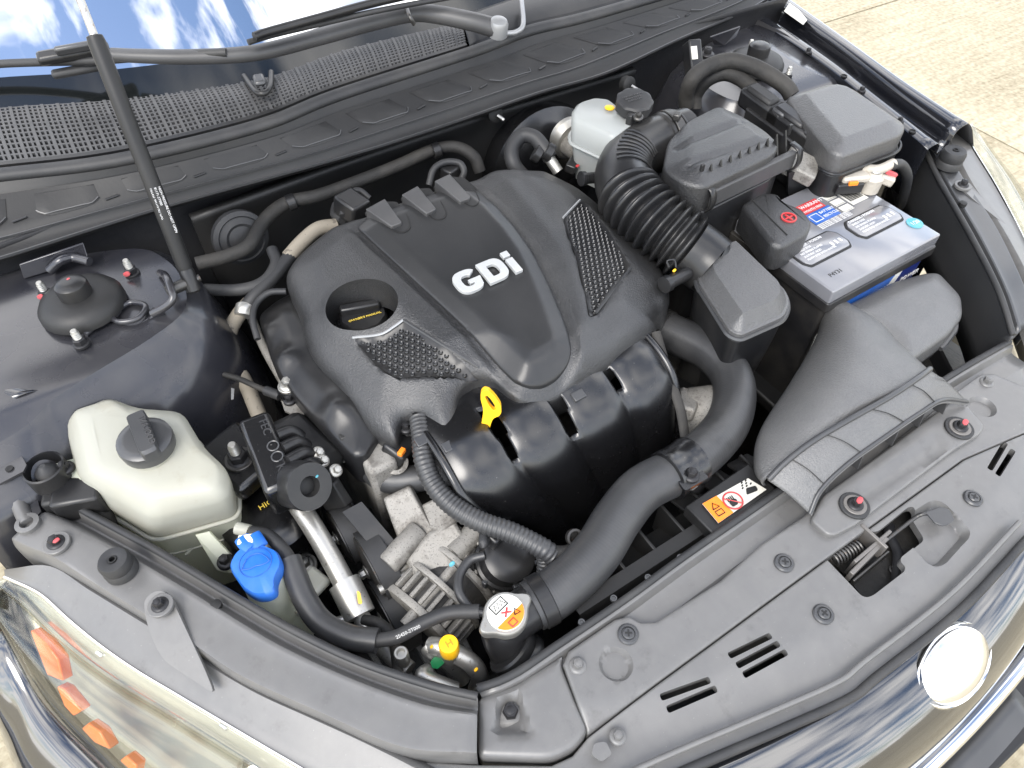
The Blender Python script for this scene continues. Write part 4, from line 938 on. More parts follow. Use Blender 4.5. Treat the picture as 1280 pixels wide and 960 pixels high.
sheet('cover_shell', OLc, zcover, 'grained', cov, holes=[WELL], step=0.0048, edge=0.006, drop=0.030, hole_drop=0.045, smooth=50)
def zshield(x, y):
    P = np.stack([x, y], 1); d = np.maximum(0, sdist(P, SH)); fr = sstep(-0.16, -0.33, y)
    yc = E_(520, 250, .02).y
    side = np.where(y > yc-0.02, 0.0, 1.0)
    P2 = [q for q in SH]; dl = seg_dist(P, SHE, False)
    return zcover(x, y, False) - 0.002 + 0.0085*np.clip(dl/0.020, 0, 1) - 0.0030*np.clip((dl-0.026)/0.03, 0, 1)*sstep(yc-0.02, yc-0.14, y)
SHE = [E_(*p, .022) for p in sh_px[:19]]
shd = sheet('center_shield', SH, zshield, 'shield_grey', cov, step=0.0045, edge=0.0015, drop=0.010, smooth=24, label='smooth grey raised shield in the middle of the cover')
def onz(px, py, up, f=zshield):
    u = .02
    for _ in range(6):
        p = E0(px, py, u); z = float(f(np.array([p.x]), np.array([p.y]))[0]); u = z+up-PC*p.y-PA
    return E0(px, py, u)
zs_ = lambda x, y: zcover(x, y, True)
# scoops at the rear of the shield
for (g, t) in ((((455, 266), (478, 252), (496, 252), (510, 270), (514, 284), (508, 290), (498, 291), (478, 280)), ((457, 261), (481, 248), (502, 277), (501, 279), (489, 283))),
               (((500, 248), (520, 236), (537, 235), (552, 252), (559, 266), (556, 273), (545, 275), (532, 266)), ((502, 243), (522, 232), (545, 260), (544, 262), (533, 267))),
               (((541, 234), (558, 220), (580, 222), (592, 232), (600, 250), (597, 256), (590, 258), (574, 250)), ((543, 226), (562, 217), (588, 245), (587, 248), (575, 252)))):
    G = rpoly([onz(x, y, .0012) for x, y in g], .004, 2); n = len(G)
    lo = [p-Vector((0, 0, .004)) for p in G]; c = sum(G, Vector())/n
    inner = [c.lerp(p, .86)-Vector((0, 0, .0009)) for p in G]
    loft('scoop_shade', [lo, G, inner], 'ink', cov, caps=(False, True))  # near-black plate puts the shade round the scoop into its colour
    T = [onz(x, y, .0) for x, y in t]
    hi = [T[0]+Vector((0, 0, .013)), T[1]+Vector((0, 0, .013)), T[2]+Vector((0, 0, .004)), T[3]+Vector((0, 0, .004)), T[4]+Vector((0, 0, .004))]
    hi = [onz(t[0][0], t[0][1], .014), onz(t[1][0], t[1][1], .014), onz(t[2][0], t[2][1], .0055), onz(t[3][0], t[3][1], .005), onz(t[4][0], t[4][1], .0055)]
    loft('scoop', [[p-Vector((0, -0.004, .022)) for p in hi], hi], 'panel_dark', cov, bevel=0.0012)
# dimple inserts
for Q, tr_px in ((IN1, [[(441, 422), (475, 418), (493, 408), (504, 400)], [(504, 400), (552, 430), (598, 459)]]), (IN2, [[(725, 250), (704, 272)], [(745, 391), (788, 335)]])):
    ins = sheet('dimple_insert', inset(Q, 0.0006), lambda x, y: zcover(x, y, True)+0.0008, 'plastic_black', cov, step=0.006, smooth=50)
    A = arr(Q); V = []; F = []; pitch = 0.0076
    ys = np.arange(A[:, 1].min(), A[:, 1].max(), pitch*0.87); xs = np.arange(A[:, 0].min(), A[:, 0].max(), pitch)
    pts = np.array([(x+(pitch/2 if j % 2 else 0), y) for j, y in enumerate(ys) for x in xs]); pts = pts[sdist(pts, Q) > 0.0035]
    zz = zcover(pts[:, 0], pts[:, 1], True)
    for (x, y), z in zip(pts, zz):
        v, f = lathe_mesh([(0.0032, 0.0), (0.0029, 0.0020), (0.0022, 0.0028), (0.0014, 0.0022), (0.0009, 0.0008), (0.0004, 0.0006)], (x, y, z), seg=8); o = len(V); V += v; F += [tuple(i+o for i in q) for q in f]
    mk('dimple_studs', V, F, 'gloss_black', ins, smooth=50, stuff=True)
    for k, t in enumerate(tr_px):
        tube('trim_strip', [onz(x, y, .0018, zs_) for x, y in t], 0.0017, 'trim_silver' if k == 0 else 'satin_grey', cov, seg=6)
# letters G D i built from thick strokes
def ring_letter(name, outer, inner_pts, M, m, h):
    pass
def letter(name, outlines, M):
    """outlines: first is the outside, the rest are holes (letter plane coordinates)"""
    segs = []; pts = []; ed = []
    for o_ in outlines:
        s = len(pts); pts += [Vector(p) for p in o_]; ed += [(s+i, s+(i+1) % len(o_)) for i in range(len(o_))]
    r = delaunay_2d_cdt(pts, ed, [], 0, 1e-7); V2 = np.array([(v.x, v.y) for v in r[0]]); F = [tuple(f) for f in r[2]]
    cen = np.array([V2[list(f)].mean(0) for f in F]); ok = inside(cen, outlines[0])
    for h in outlines[1:]: ok &= ~inside(cen, h)
    F = [f for f, k in zip(F, ok) if k]; n = len(V2)
    V = [M @ Vector((x, y, .0026)) for x, y in V2]+[M @ Vector((x, y, -.002)) for x, y in V2]
    used = {}
    for f in F:
        for a, b in ((f[0], f[1]), (f[1], f[2]), (f[2], f[0])): used[(a, b)] = 1
    F2 = list(F)
    for a, b in used:
        if (b, a) not in used: F2.append((b, a, a+n, b+n))
    return mk(name, V, F2, 'silver_letter', cov, smooth=0, bevel=0.0004)
g0, g1 = onz(579, 371, .0015), onz(655, 338, .0015); g2 = onz(641, 318, .0015)
xg = (g1-g0).normalized(); yg = (onz(636, 318, .0015)-onz(645, 343, .0015)); M = frame_mat(g0, xg, yg)
Lw = (g1-g0).length; H = yg.length*1.02
def sup(cx, cy, a, b, t0, t1, n=16, e=0.72):
    out = []
    for k in range(n+1):
        t = t0+(t1-t0)*k/n; c, s = math.cos(t), math.sin(t)
        out.append((cx+a*math.copysign(abs(c)**e, c), cy+b*math.copysign(abs(s)**e, s)))
    return out
u = Lw
# G: outer C plus bar
gw = 0.40*u; a, b = gw/2, H/2; cx, cy = gw/2, H/2; th = 0.115*u; tv = 0.30*H
outer = sup(cx, cy, a, b, RAD(38), RAD(322), 26)
inn_ = sup(cx, cy, a-th, b-tv*0.82, RAD(322), RAD(40), 18)
G = outer + [(gw*1.0, cy+0.02*H), (gw*0.50, cy+0.02*H), (gw*0.50, cy-0.16*H), (gw*0.66, cy-0.16*H)] + [(p[0], p[1]) for p in inn_[1:]]
letter('letter_g', [G], M)
dx0 = 0.44*u; dw = 0.37*u
outer = [(dx0, 0), (dx0+dw*0.45, 0)]+sup(dx0+dw*0.5, H/2, dw*0.5, H/2, RAD(-80), RAD(80), 14)+[(dx0+dw*0.45, H), (dx0, H)]
hole = [(dx0+th, tv*0.8), (dx0+dw*0.42, tv*0.8)]+sup(dx0+dw*0.46, H/2, dw*0.5-th*0.86, H/2-tv*0.8, RAD(-80), RAD(80), 12)+[(dx0+dw*0.42, H-tv*0.8), (dx0+th, H-tv*0.8)]
letter('letter_d', [outer, hole], M)
ix = 0.865*u; iw = 0.115*u
letter('letter_i', [[(ix, 0), (ix+iw, 0), (ix+iw, H*0.70), (ix, H*0.70)]], M)
letter('letter_i_dot', [[(ix, H*0.80), (ix+iw, H*0.80), (ix+iw, H*1.06), (ix, H*1.06)]], M)
# clips under the front edge
for px, py in ((528, 553), (722, 497), (790, 445), (562, 560)):
    box('edge_clip', W(px, py, .842), (0.016, 0.012, 0.014), 'satin_grey', cov, rot=(10, 0, 0), bevel=0.001)

oc = thing('oil_filler_cap', 'black oil filler cap with yellow print down in the cover well', 'oil cap', well_c-Vector((0, 0, .075)))
c = W(455, 398, .848)
lathe('cap_body', [(0.030, -0.02), (0.030, 0.004), (0.027, 0.009), (0.020, 0.010)], c, 'plastic_black', oc, wob=lambda a: 1+0.03*math.cos(10*a))
box('cap_grip', c+Vector((0, 0.006, .013)), (0.05, 0.012, 0.014), 'plastic_black', oc, rot=(0, 0, -18), bevel=0.003)
text('printed_text', "OWNER'S MANUAL", c+Vector((-0.022, -0.0075, .0112)), (1, -0.15, 0), (0.15, 1, 0), 0.0048, 'yellow_print', oc, extrude=0.0002)
lathe('well_floor', [(0.075, -0.012), (0.075, -0.006), (0.03, -0.006)], c, 'gloss_black', oc)
hw('bolt', W(434, 398, .85), 0.006, 'zinc', oc)

# ================================================================== intake manifold
im = thing('intake_manifold', 'glossy black plastic intake manifold with four curved runners under the cover', 'intake manifold', (-0.13, -0.47, .60))
prof = cr([Vector((0, y, z)) for y, z in [(-.33, .846), (-.37, .846), (-.402, .842), (-.434, .825), (-.455, .79), (-.467, .74), (-.476, .68), (-.468, .62), (-.44, .57)]], 5)
NP_ = len(prof); NXs = 97; edges_x = [0.0, 0.235, 0.49, 0.755, 1.0]
def hump(t):
    k = max(j for j in range(4) if t >= edges_x[j]-1e-9); f = (t-edges_x[k])/(edges_x[k+1]-edges_x[k])
    return max(0.0, 1-abs(2*f-1)**2.6), k, f
rowsV = []
for i in range(NXs):
    t = i/(NXs-1); hmp, k, f = hump(t); row = []
    for j, p in enumerate(prof):
        tn_ = (prof[min(j+1, NP_-1)]-prof[max(j-1, 0)]).normalized(); nn = Vector((0, tn_.z, -tn_.y))
        if nn.z < -0.2 and j < 20 or (j < 20 and nn.z < 0): nn = -nn
        if j >= 20 and nn.y > 0: nn = -nn
        v = j/(NP_-1); conv = sstep(0.35, 0.95, np.array([v]))[0]
        xl = -0.292+0.115*conv; xr = 0.006-0.006*conv
        fade = 0.35+0.65*min(1, j/9)
        row.append(Vector((xl+(xr-xl)*t, p.y, p.z)) + nn*(0.0085*hmp*fade-0.001))
    rowsV.append(row)
slot_w = {1: (5, 15, .024), 2: (9, 16, .026), 3: (9, 13, .020)}
def in_slot(i, j):
    t = (i+0.5)/(NXs-1)
    for k, (j0, j1, w) in slot_w.items():
        if j0 <= j < j1 and abs(t-edges_x[k]) < w*(1.0 if j < j1-4 else 0.75): return True
    return False
V = [p for r in rowsV for p in r]
F = [(i*NP_+j, (i+1)*NP_+j, (i+1)*NP_+j+1, i*NP_+j+1) for i in range(NXs-1) for j in range(NP_-1) if not in_slot(i, j)]
mk('runner_shell', V, F, 'gloss_black', im, smooth=60, solid=0.004)
for r, s in ((rowsV[0], -1), (rowsV[-1], 1)):
    tube('end_flange', [p+Vector((s*.002, 0, 0)) for p in r[4:34:3]], 0.005, 'gloss_black', im, seg=8)
    V = r+[p+Vector((0, .16, -.06)) for p in r]; mk('end_wall', V, grid_faces(2, len(r)), 'gloss_black', im)
plate('barcode_label', [W(718, 640, .63), W(752, 622, .63), W(757, 633, .615), W(722, 652, .615)], 'yellow_print', im)
for k in range(9):
    a = W(722+k*3.4, 641-k*1.8, .6315); b = W(724+k*3.4, 650-k*1.8, .6175); tube('barcode_bar', [a, b], 0.0006, 'ink', im, n=1, seg=4)

ds = thing('dipstick', 'bright yellow plastic dipstick loop standing in front of the engine cover', 'dipstick', W(607, 535, .83))
d0 = W(607, 536, .838); d1 = W(615, 500, .875)
dd = (d1-d0).normalized(); dr = (RGT-dd*RGT.dot(dd)).normalized(); dn = dr.cross(dd)
Md = frame_mat(d0, dr, dd)
def on_plate(px, py):
    q = ray(px, py); n_ = dn; t = (d0-CAM).dot(n_)/q.dot(n_); r_ = CAM+q*t-d0; return (r_.dot(dr), r_.dot(dd))
hs_o = [on_plate(*p) for p in [(600, 536), (604, 518), (604, 508), (601, 497), (601, 489), (605, 485), (611, 486), (619, 494), (626, 504), (627, 513), (624, 518), (617, 520), (614, 526), (611, 540), (606, 541)]]
hs_i = [on_plate(*p) for p in [(606, 493), (609, 492), (614, 497), (619, 505), (620, 510), (617, 511), (611, 504)]]
def extrude2d(name, outlines, M, h0, h1, m, parent, bevel=None):
    outlines = [[(p.x, p.y) for p in rpoly([Vector((a, b, 0)) for a, b in o_], .003, 3)] for o_ in outlines]
    pts = []; ed = []
    for o_ in outlines:
        s0 = len(pts); pts += [Vector(p) for p in o_]; ed += [(s0+i, s0+(i+1) % len(o_)) for i in range(len(o_))]
    r = delaunay_2d_cdt(pts, ed, [], 0, 1e-7); V2 = np.array([(v.x, v.y) for v in r[0]]); F = [tuple(f) for f in r[2]]
    cen = np.array([V2[list(f)].mean(0) for f in F]); ok = inside(cen, outlines[0])
    for h in outlines[1:]: ok &= ~inside(cen, h)
    F = [f for f, k in zip(F, ok) if k]; n = len(V2)
    V = [M @ Vector((x, y, h1)) for x, y in V2]+[M @ Vector((x, y, h0)) for x, y in V2]
    used = {(a, b) for f in F for a, b in ((f[0], f[1]), (f[1], f[2]), (f[2], f[0]))}
    F2 = list(F)+[tuple(i+n for i in reversed(f)) for f in F]+[(b, a, a+n, b+n) for a, b in used if (b, a) not in used]
    return mk(name, V, F2, m, parent, smooth=30, bevel=bevel)
extrude2d('handle_loop', [hs_o, hs_i], Md, -.004, .004, 'yellow', ds, bevel=.0012)
lathe('dipstick_tube', [(0.005, -0.12), (0.005, -0.012)], d0, 'dark_steel', ds, axis=dd, seg=12)
# ================================================================== air box, intake tube, resonator, snorkel
def G2(pts, z): return [Vector((p.x, p.y, 0)) for p in Ws(pts, z)]
ab = thing('air_filter_box', 'black grained air filter box with ribbed clamp front beside the intake bellows', 'air filter box', W(900, 230, .74))
top_px = [(830, 202), (836, 168), (860, 143), (900, 123), (932, 137), (962, 156), (978, 172), (970, 184), (882, 226), (858, 221)]
TP = rpoly(G2(top_px, .955), .014, 4)
cx_ = sum(TP, Vector())/len(TP)
def zair(x, y):
    P = np.stack([x, y], 1); d = np.maximum(0, sdist(P, TP)); z = .944 + 0.012*np.clip(d/.03, 0, 1)
    a, b = G2([(850, 182), (930, 150)], .955); c2, d2 = G2([(862, 205), (960, 172)], .955)
    for q in ([a, b], [c2, d2]): z = z - 0.004*np.exp(-(seg_dist(P, q, False)/0.005)**2)
    return z
sheet('box_lid', TP, zair, 'grained', ab, step=0.005, edge=0.004, drop=0.050, smooth=35)
lowp = rpoly(G2([(834, 210), (842, 176), (866, 152), (904, 134), (984, 184), (972, 196), (886, 238), (858, 230)], .94), .010, 3)
prism('box_body', [(p.x, p.y) for p in lowp], .70, .905, 'plastic_black', ab, r=.004, b=.003, seg=1)
# ribbed front of the lid with the long clamp bar
a0, a1 = W(874, 246, .920), W(988, 192, .920); ad = (a1-a0).normalized(); an = Vector((ad.y, -ad.x, 0))
if an.y > 0: an = -an
box('clamp_bar', a0.lerp(a1, .5)+an*.010, ((a1-a0).length*.92, 0.010, 0.026), 'panel_dark', ab, axes=(ad, an, (0, 0, 1)), bevel=0.002)
for k in range(9):
    p = a0.lerp(a1, .10+.80*k/8)
    for up in (1, -1):
        q = p+an*.005+Vector((0, 0, .009*up))
        V = [q-ad*.0015, q+ad*.0015, q+ad*.0015-an*.016, q-ad*.0015-an*.016, q-ad*.0015-an*.012+Vector((0, 0, .030*up)), q+ad*.0015-an*.012+Vector((0, 0, .030*up))]
        mk('clamp_fin', V, [(0, 1, 2, 3), (0, 4, 5, 1), (3, 2, 5, 4), (0, 3, 4), (1, 5, 2)], 'plastic_black', ab, smooth=0)
for p, s in ((a0.lerp(a1, .03), 1), (a0.lerp(a1, .97), 1)):
    c = p+an*.012
    loopp = [c+Vector((0, 0, .020))-an*.012, c+Vector((0, 0, .016))+an*.004, c+Vector((0, 0, .0))+an*.009, c-Vector((0, 0, .016))+an*.004, c-Vector((0, 0, .022))-an*.008]
    V = []; 
    for q in cr(loopp, 4): V += [q-ad*.005, q+ad*.005]
    mk('spring_clip', V, grid_faces(len(V)//2, 2), 'plastic_black', ab, solid=0.002)
    box('clip_tab', p+Vector((0, 0, .034))-an*.010, (0.006, 0.004, 0.016), 'plastic_black', ab, axes=(ad, an, (0, 0, 1)), bevel=0.001)
box('sensor_block', W(1000, 208, .895), (0.045, 0.05, 0.02), 'cast_alu', ab, rot=(15, -5, 30), bevel=0.003)
plate('side_bracket', [W(985, 215, .90), W(1020, 212, .89), W(1028, 222, .87), W(1018, 262, .80), W(1000, 270, .80), W(984, 240, .86)], 'plastic_black', ab, t=0.004)
dab('yellow_dot', W(1014, 226, .888), 0.0028, 'yellow', ab, axis=(0, -1, .5))

it = thing('intake_tube', 'black ribbed bellows tube curving from the air box to the resonator', 'intake tube', W(800, 260, .80))
pth = [W(858, 170, .905), W(838, 176, .905), W(812, 184, .905), W(789, 199, .905), W(779, 222, .905), W(789, 248, .903), W(815, 275, .895), W(848, 301, .882), W(876, 322, .868), W(888, 332, .862)]
P = resample(cr(pth, 12), 241)
def rb(t):
    r = 0.0405
    if 0.055 < t < 0.13: r += 0.003*(1 if int((t-.055)/.015) % 2 == 0 else -.2)
    if 0.555 < t < 0.895:
        c_ = math.cos((t-.555)/.34*2*math.pi*10+math.pi); r += 0.0060*math.copysign(abs(c_)**0.7, c_)
    return r
V, F = tube_mesh(P, rb, 28); mk('bellows_duct', V, F, 'plastic_black', it, smooth=65)
for k in range(8):
    t = .30+.185*k/7; i = int(t*240); c = P[i]; T = (P[i+1]-P[i-1]).normalized(); u_ = Vector((0, 0, 1)); s_ = T.cross(u_).normalized()
    arc = [c+(s_*math.cos(a)+u_*math.sin(a))*0.0415 for a in [RAD(q) for q in (40, 58, 76, 94, 112, 130)]]
    arc = [c+(s_*math.cos(a)+u_*math.sin(a))*0.0415 for a in [RAD(q) for q in (70, 86, 102, 118, 134, 150)]]
    tube('stiffening_rib', arc, 0.0017, 'plastic_black', it, seg=6)
i = 22; T = (P[i+1]-P[i-1]).normalized()
lathe('hose_clamp', [(0.0440, -0.007), (0.0450, -0.006), (0.0450, 0.006), (0.0440, 0.007)], P[i], 'dark_steel', it, axis=T, seg=32)
box('clamp_screw', P[i]+Vector((-.005, -.012, .047)), (0.012, 0.010, 0.010), 'dark_steel', it, rot=(0, 0, 30))
box('clamp_lug', W(788, 150, .945), (0.012, 0.01, 0.02), 'plastic_black', it, rot=(0, 0, 20), bevel=0.002)
hw('bolt', W(798, 146, .955), 0.007, 'dark_steel', it, axis=(-.2, -.3, 1))
lathe('breather_port', [(0.008, -0.02), (0.008, 0.018), (0.0105, 0.020), (0.0105, 0.026), (0.007, 0.027)], W(745, 222, .89), 'plastic_black', it, axis=(-.9, .1, .2), seg=16)
lathe('breather_port', [(0.009, -0.005), (0.009, 0.030), (0.011, 0.032), (0.011, 0.040), (0.007, 0.041)], W(856, 343, .87), 'plastic_black', it, axis=(-.95, -.1, .1), seg=16)
tube('port_clip', [W(836, 334, .885), W(834, 326, .892), W(843, 325, .893), W(845, 334, .885)], 0.0014, 'plastic_black', it, n=3, seg=6)
dab('yellow_dot', W(843, 338, .882), 0.0022, 'yellow', it, axis=(-.3, -.6, .7))

rz = thing('intake_resonator', 'black grained resonator chamber with sloped lid edge at the end of the bellows', 'resonator', W(930, 370, .70))
rp = [(876, 318), (886, 302), (918, 291), (940, 298), (990, 352), (992, 372), (978, 388), (932, 408), (920, 404)]
rq = G2([(872, 335), (884, 304), (922, 290), (988, 352), (992, 368), (985, 384), (930, 408), (916, 402)], .885)
RQ = rpoly(rq, [.02, .02, .02, .01, .01, .01, .012, .012], 5)
IQ = inset(RQ, .016)
def zres(x, y):
    Pn = np.stack([x, y], 1); d = sdist(Pn, RQ); return .870 + 0.018*np.clip((d-.003)/.013, 0, 1)
sheet('chamber_lid', RQ, zres, 'grained_mid', rz, step=0.006, edge=0.002, drop=0.012, smooth=28, lines=[closed(dense(inset(RQ, .0035), .004)), closed(dense(inset(RQ, .016), .004))])
tube('lid_flange', [Vector((p.x, p.y, .862)) for p in inset(RQ, -.001)]+[Vector((RQ[0].x, RQ[0].y, .862))], 0.0032, 'satin_grey', rz, n=1, seg=6, smoothp=False)
rl = [[Vector((p.x, p.y, .862)) for p in RQ], [Vector((p.x, p.y, .80)) for p in inset(RQ, .004)], [Vector((p.x, p.y, .70)) for p in inset(RQ, .014)], [Vector((p.x, p.y, .62)) for p in inset(RQ, .03)]]
loft('chamber_body', rl, 'plastic_black', rz)
tube('inlet_neck', [W(878, 324, .862), W(895, 340, .845), W(910, 352, .83)], lambda t: 0.041-0.008*t, 'plastic_black', rz, seg=24)
tube('outlet_neck', [W(905, 400, .80), W(892, 432, .77), W(870, 470, .70)], 0.028, 'plastic_black', rz, seg=20)

sn = thing('air_intake_snorkel', 'wide grey fan-shaped air intake snorkel lying over the radiator support', 'snorkel', W(1080, 500, .74))
L_ = Ws([(994, 362, .812), (1026, 392, .818), (1022, 425, .822), (992, 480, .828), (962, 530, .830), (948, 572, .822), (950, 598, .815)], .82)
C1 = Ws([(1010, 360, .824), (1050, 388, .838), (1062, 420, .846), (1058, 470, .850), (1040, 520, .848), (1020, 560, .838), (1000, 590, .828)], .82)
C2 = Ws([(1025, 362, .825), (1075, 392, .838), (1098, 420, .848), (1112, 455, .853), (1108, 495, .850), (1090, 528, .842), (1070, 556, .832)], .82)
R_ = Ws([(1045, 364, .80), (1098, 398, .812), (1124, 425, .825), (1150, 460, .830), (1165, 483, .828), (1163, 492, .826), (1140, 510, .822)], .82)
# duct skin built from sections across the flow, rear to front
secs_px = [[(990, 372, .785), (1003, 362, .815), (1020, 362, .822), (1040, 366, .815), (1052, 378, .785)],
           [(1016, 404, .770), (1030, 390, .815), (1062, 392, .836), (1092, 398, .830), (1108, 410, .79)],
           [(1018, 430, .760), (1024, 420, .812), (1068, 420, .845), (1112, 424, .838), (1134, 436, .80)],
           [(990, 492, .755), (990, 478, .812), (1060, 466, .853), (1138, 450, .848), (1160, 462, .81)],
           [(952, 560, .76), (956, 532, .812), (1045, 510, .850), (1160, 474, .848), (1184, 488, .81)],
           [(944, 596, .77), (950, 572, .812), (1036, 536, .842), (1160, 474, .842), (1186, 490, .80)],
           [(958, 612, .775), (958, 596, .812), (1040, 546, .838), (1162, 478, .838), (1190, 494, .80)]]
patch('duct_skin', [Ws(s_, 0) for s_ in secs_px], 'grained_dusty', sn, nu=6, nv=6, solid=0.003, smooth=60)
# stepped lip and mouth
lip0 = Ws([(960, 600, .820), (982, 578, .832), (1016, 552, .844), (1060, 526, .853), (1110, 498, .858), (1146, 474, .856), (1162, 462, .848)], 0)
lip1 = Ws([(962, 606, .812), (1013, 645, .806)], 0)
mouth_top = Ws([(1012, 642, .802), (1026, 612, .818), (1060, 579, .832), (1110, 543, .838), (1148, 517, .838), (1178, 500, .832), (1209, 502, .806)], 0)
mid_ = [a.lerp(b, .5)+Vector((0, 0, .003)) for a, b in zip(lip0, mouth_top)]
patch('mouth_hood', [lip0, mid_, mouth_top, [p+Vector((0.001, -.003, -.002)) for p in mouth_top]], 'grained_dusty', sn, nu=5, nv=6, solid=0.004, smooth=50)
tube('lip_step', [p+Vector((0, 0, .0015)) for p in lip0], 0.0034, 'satin_grey', sn, seg=8)
tube('mouth_rim', mouth_top, 0.0024, 'satin_grey', sn, seg=8)
for k in range(1, 5):
    i = k*6*1.15; a = cr(lip0, 6); b = cr(mouth_top, 6); j = int(len(a)*k/5.2)
    tube('hood_score_line', [a[j].lerp(b[j], .05)+Vector((0, 0, .0022)), a[j].lerp(b[j], .5)+Vector((0, 0, .0052)), a[j].lerp(b[j], .97)+Vector((0, 0, .0018))], 0.0007, 'ink', sn, n=4, seg=4)
mt = cr(mouth_top, 6)
for j in (9, 15, 21, 27, 32):
    p = mt[min(j, len(mt)-1)]
    V = [p+Vector((0, 0.002, -.001)), p+Vector((0, .035, -.001)), Vector((p.x, p.y+.035, .795)), Vector((p.x, p.y-.003, .797))]
    mk('mouth_vane', V, [(0, 1, 2, 3)], 'satin_grey', sn, smooth=0, solid=0.002)  # lighter grey than the black plastic, painting the vanes as lit
# base tray in front of the mouth with two bolts
tray = rpoly(Ws([(1014, 648, .8), (1030, 618, .8), (1110, 560, .8), (1190, 500, .8), (1210, 503, .8), (1215, 512, .8), (1232, 530, .8), (1228, 540, .8), (1195, 560, .8), (1070, 655, .8), (1045, 668, .8), (1035, 667, .8)], .8), .006, 3)
TR = [Vector((p.x, p.y, 0)) for p in tray]
inn2 = rpoly(G2([(1050, 640), (1075, 610), (1175, 535), (1187, 560), (1085, 628), (1088, 632)], .8), .005, 2)
sheet('mouth_tray', TR, lambda x, y: .7985-0.003*sstep(0, .004, sdist(np.stack([x, y], 1), inn2)), 'panel_grey', sn, step=0.007, edge=0.003, drop=0.008)
for px, py in ((1068, 632), (1199, 535)):
    c = W(px, py, .800); hw('washer', c, 0.0165, 'rubber', sn); hw('washer', c+Vector((0, 0, .0016)), 0.0125, 'washer_grey', sn); hw('bolt', c+Vector((0, 0, .003)), 0.0088, 'bolt_black', sn); dab('paint_mark', c+Vector((0.001, -.001, .0122)), 0.0040, 'red_mark', sn)
# side chamber of the snorkel in front of the battery
sc_ = rpoly(G2([(1042, 384), (1120, 345), (1160, 334), (1178, 334), (1207, 364), (1209, 388), (1192, 410), (1142, 446), (1105, 420)], .825), .010, 4)
def zsc(x, y):
    d = sdist(np.stack([x, y], 1), sc_); return .818+0.008*sstep(0, .03, d)
sheet('side_chamber', sc_, zsc, 'grained_dusty', sn, step=0.006, edge=0.008, drop=0.025, smooth=50)
tube('chamber_flange', [Vector((p.x, p.y, .790)) for p in inset(sc_, -.002)[6:34]], 0.0035, 'satin_grey', sn, n=1, seg=6)
loft('chamber_body', [[Vector((p.x, p.y, .788)) for p in sc_], [Vector((p.x, p.y, .70)) for p in inset(sc_, .012)], [Vector((p.x, p.y, .62)) for p in inset(sc_, .03)]], 'plastic_black', sn)

# ================================================================== battery
BZ = .862
b0, b1 = W(1043, 366, BZ), W(1176, 292, BZ)
bx = Vector((1, 0, 0)); by = Vector((0, 1, 0)); o_ = Vector((b0.x, (b0.y+b1.y)/2, BZ)); bw = b1.x-b0.x; bd = .178
bat = thing('battery', 'black car battery with white printed labels and blue front sticker', 'battery', o_+Vector((bw/2, bd/2, -.22)))
def B(u, v, z=0): return Vector((o_.x+u*bw, o_.y+v*bd, BZ+z))
prism('battery_case', [B(.015, .02), B(.985, .02), B(.985, .98), B(.015, .98)], BZ-.215, BZ-.030, 'battery_case', bat, r=.006, b=.002)
prism('case_ledge', [B(-.01, -.015), B(1.01, -.015), B(1.01, 1.01), B(-.01, 1.01)], BZ-.034, BZ-.020, 'battery_case', bat, r=.005, b=.002)
prism('lid', [B(0, 0), B(1, 0), B(1, .62), B(.98, 1), B(.02, 1), B(0, .62)], BZ-.021, BZ, 'battery_top', bat, r=.003, b=.0025, label='smooth dark grey battery lid')
for k, (u0, u1) in enumerate(((.03, .47), (.53, .97))):
    pg = [B(u0, .33), B(u0+.03, .27), B(u1-.05, .27), B(u1-.02, .33), B(u1-.02, .45), B(u1-.06, .51), B(u0+.04, .51), B(u0, .45)]
    cap_ = prism('vent_cap_recess', [(p.x, p.y) for p in pg], BZ-.004, BZ+.0012, 'ink', bat, r=.003, b=.0006)
    pg2 = inset([Vector((p.x, p.y, 0)) for p in pg], .0030)
    vc = prism('vent_cap', [(p.x, p.y) for p in pg2], BZ-.002, BZ+.0026, 'battery_top', bat, r=.003, b=.0006)
    for r_ in range(5):
        t_ = ['DANGER / POISON', 'SHIELD EYES', 'NO SPARKS FLAMES', 'SULFURIC ACID', 'FLUSH EYES WITH WATER'][r_]
        text('printed_text', t_, B(u0+.05, .465-.034*r_, .0028), (1, 0, 0), (0, 1, 0), 0.0062 if r_ == 0 else 0.0046, 'white_print', vc, extrude=0.0002)
    for q in range(3): box('warning_symbol', B(u1-.07-.038*q, .37, .0029), (0.0035, 0.007, 0.0004), 'white_print', vc, bevel=0)
# stickers between the caps and terminals
plate('red_sticker', [B(.42, .735, .0008), B(.61, .735, .0008), B(.61, .85, .0008), B(.42, .85, .0008)], 'red', bat, t=.0006)
plate('blue_sticker', [B(.40, .60, .0008), B(.63, .60, .0008), B(.63, .73, .0008), B(.40, .73, .0008)], 'label_blue', bat, t=.0006)
text('sticker_text', 'WARRANTY', B(.44, .80, .0012), bx, by, .009, 'white_print', bat, extrude=.0002); text('sticker_text', 'MONTH FREE', B(.43, .75, .0012), bx, by, .006, 'white_print', bat, extrude=.0002)
text('sticker_text', 'BATTERY', B(.51, .68, .0012), bx, by, .007, 'white_print', bat, extrude=.0002); text('sticker_text', 'RECYCLE', B(.51, .63, .0012), bx, by, .007, 'white_print', bat, extrude=.0002)
tube('sticker_outline', [B(.42, .625, .0014), B(.49, .625, .0014), B(.49, .705, .0014), B(.42, .705, .0014), B(.42, .625, .0014)], .0006, 'white_print', bat, n=1, seg=4, smoothp=False)
plate('barcode_sticker', [B(.77, .62, .0008), B(.92, .62, .0008), B(.92, .87, .0008), B(.77, .87, .0008)], 'paper', bat, t=.0006)
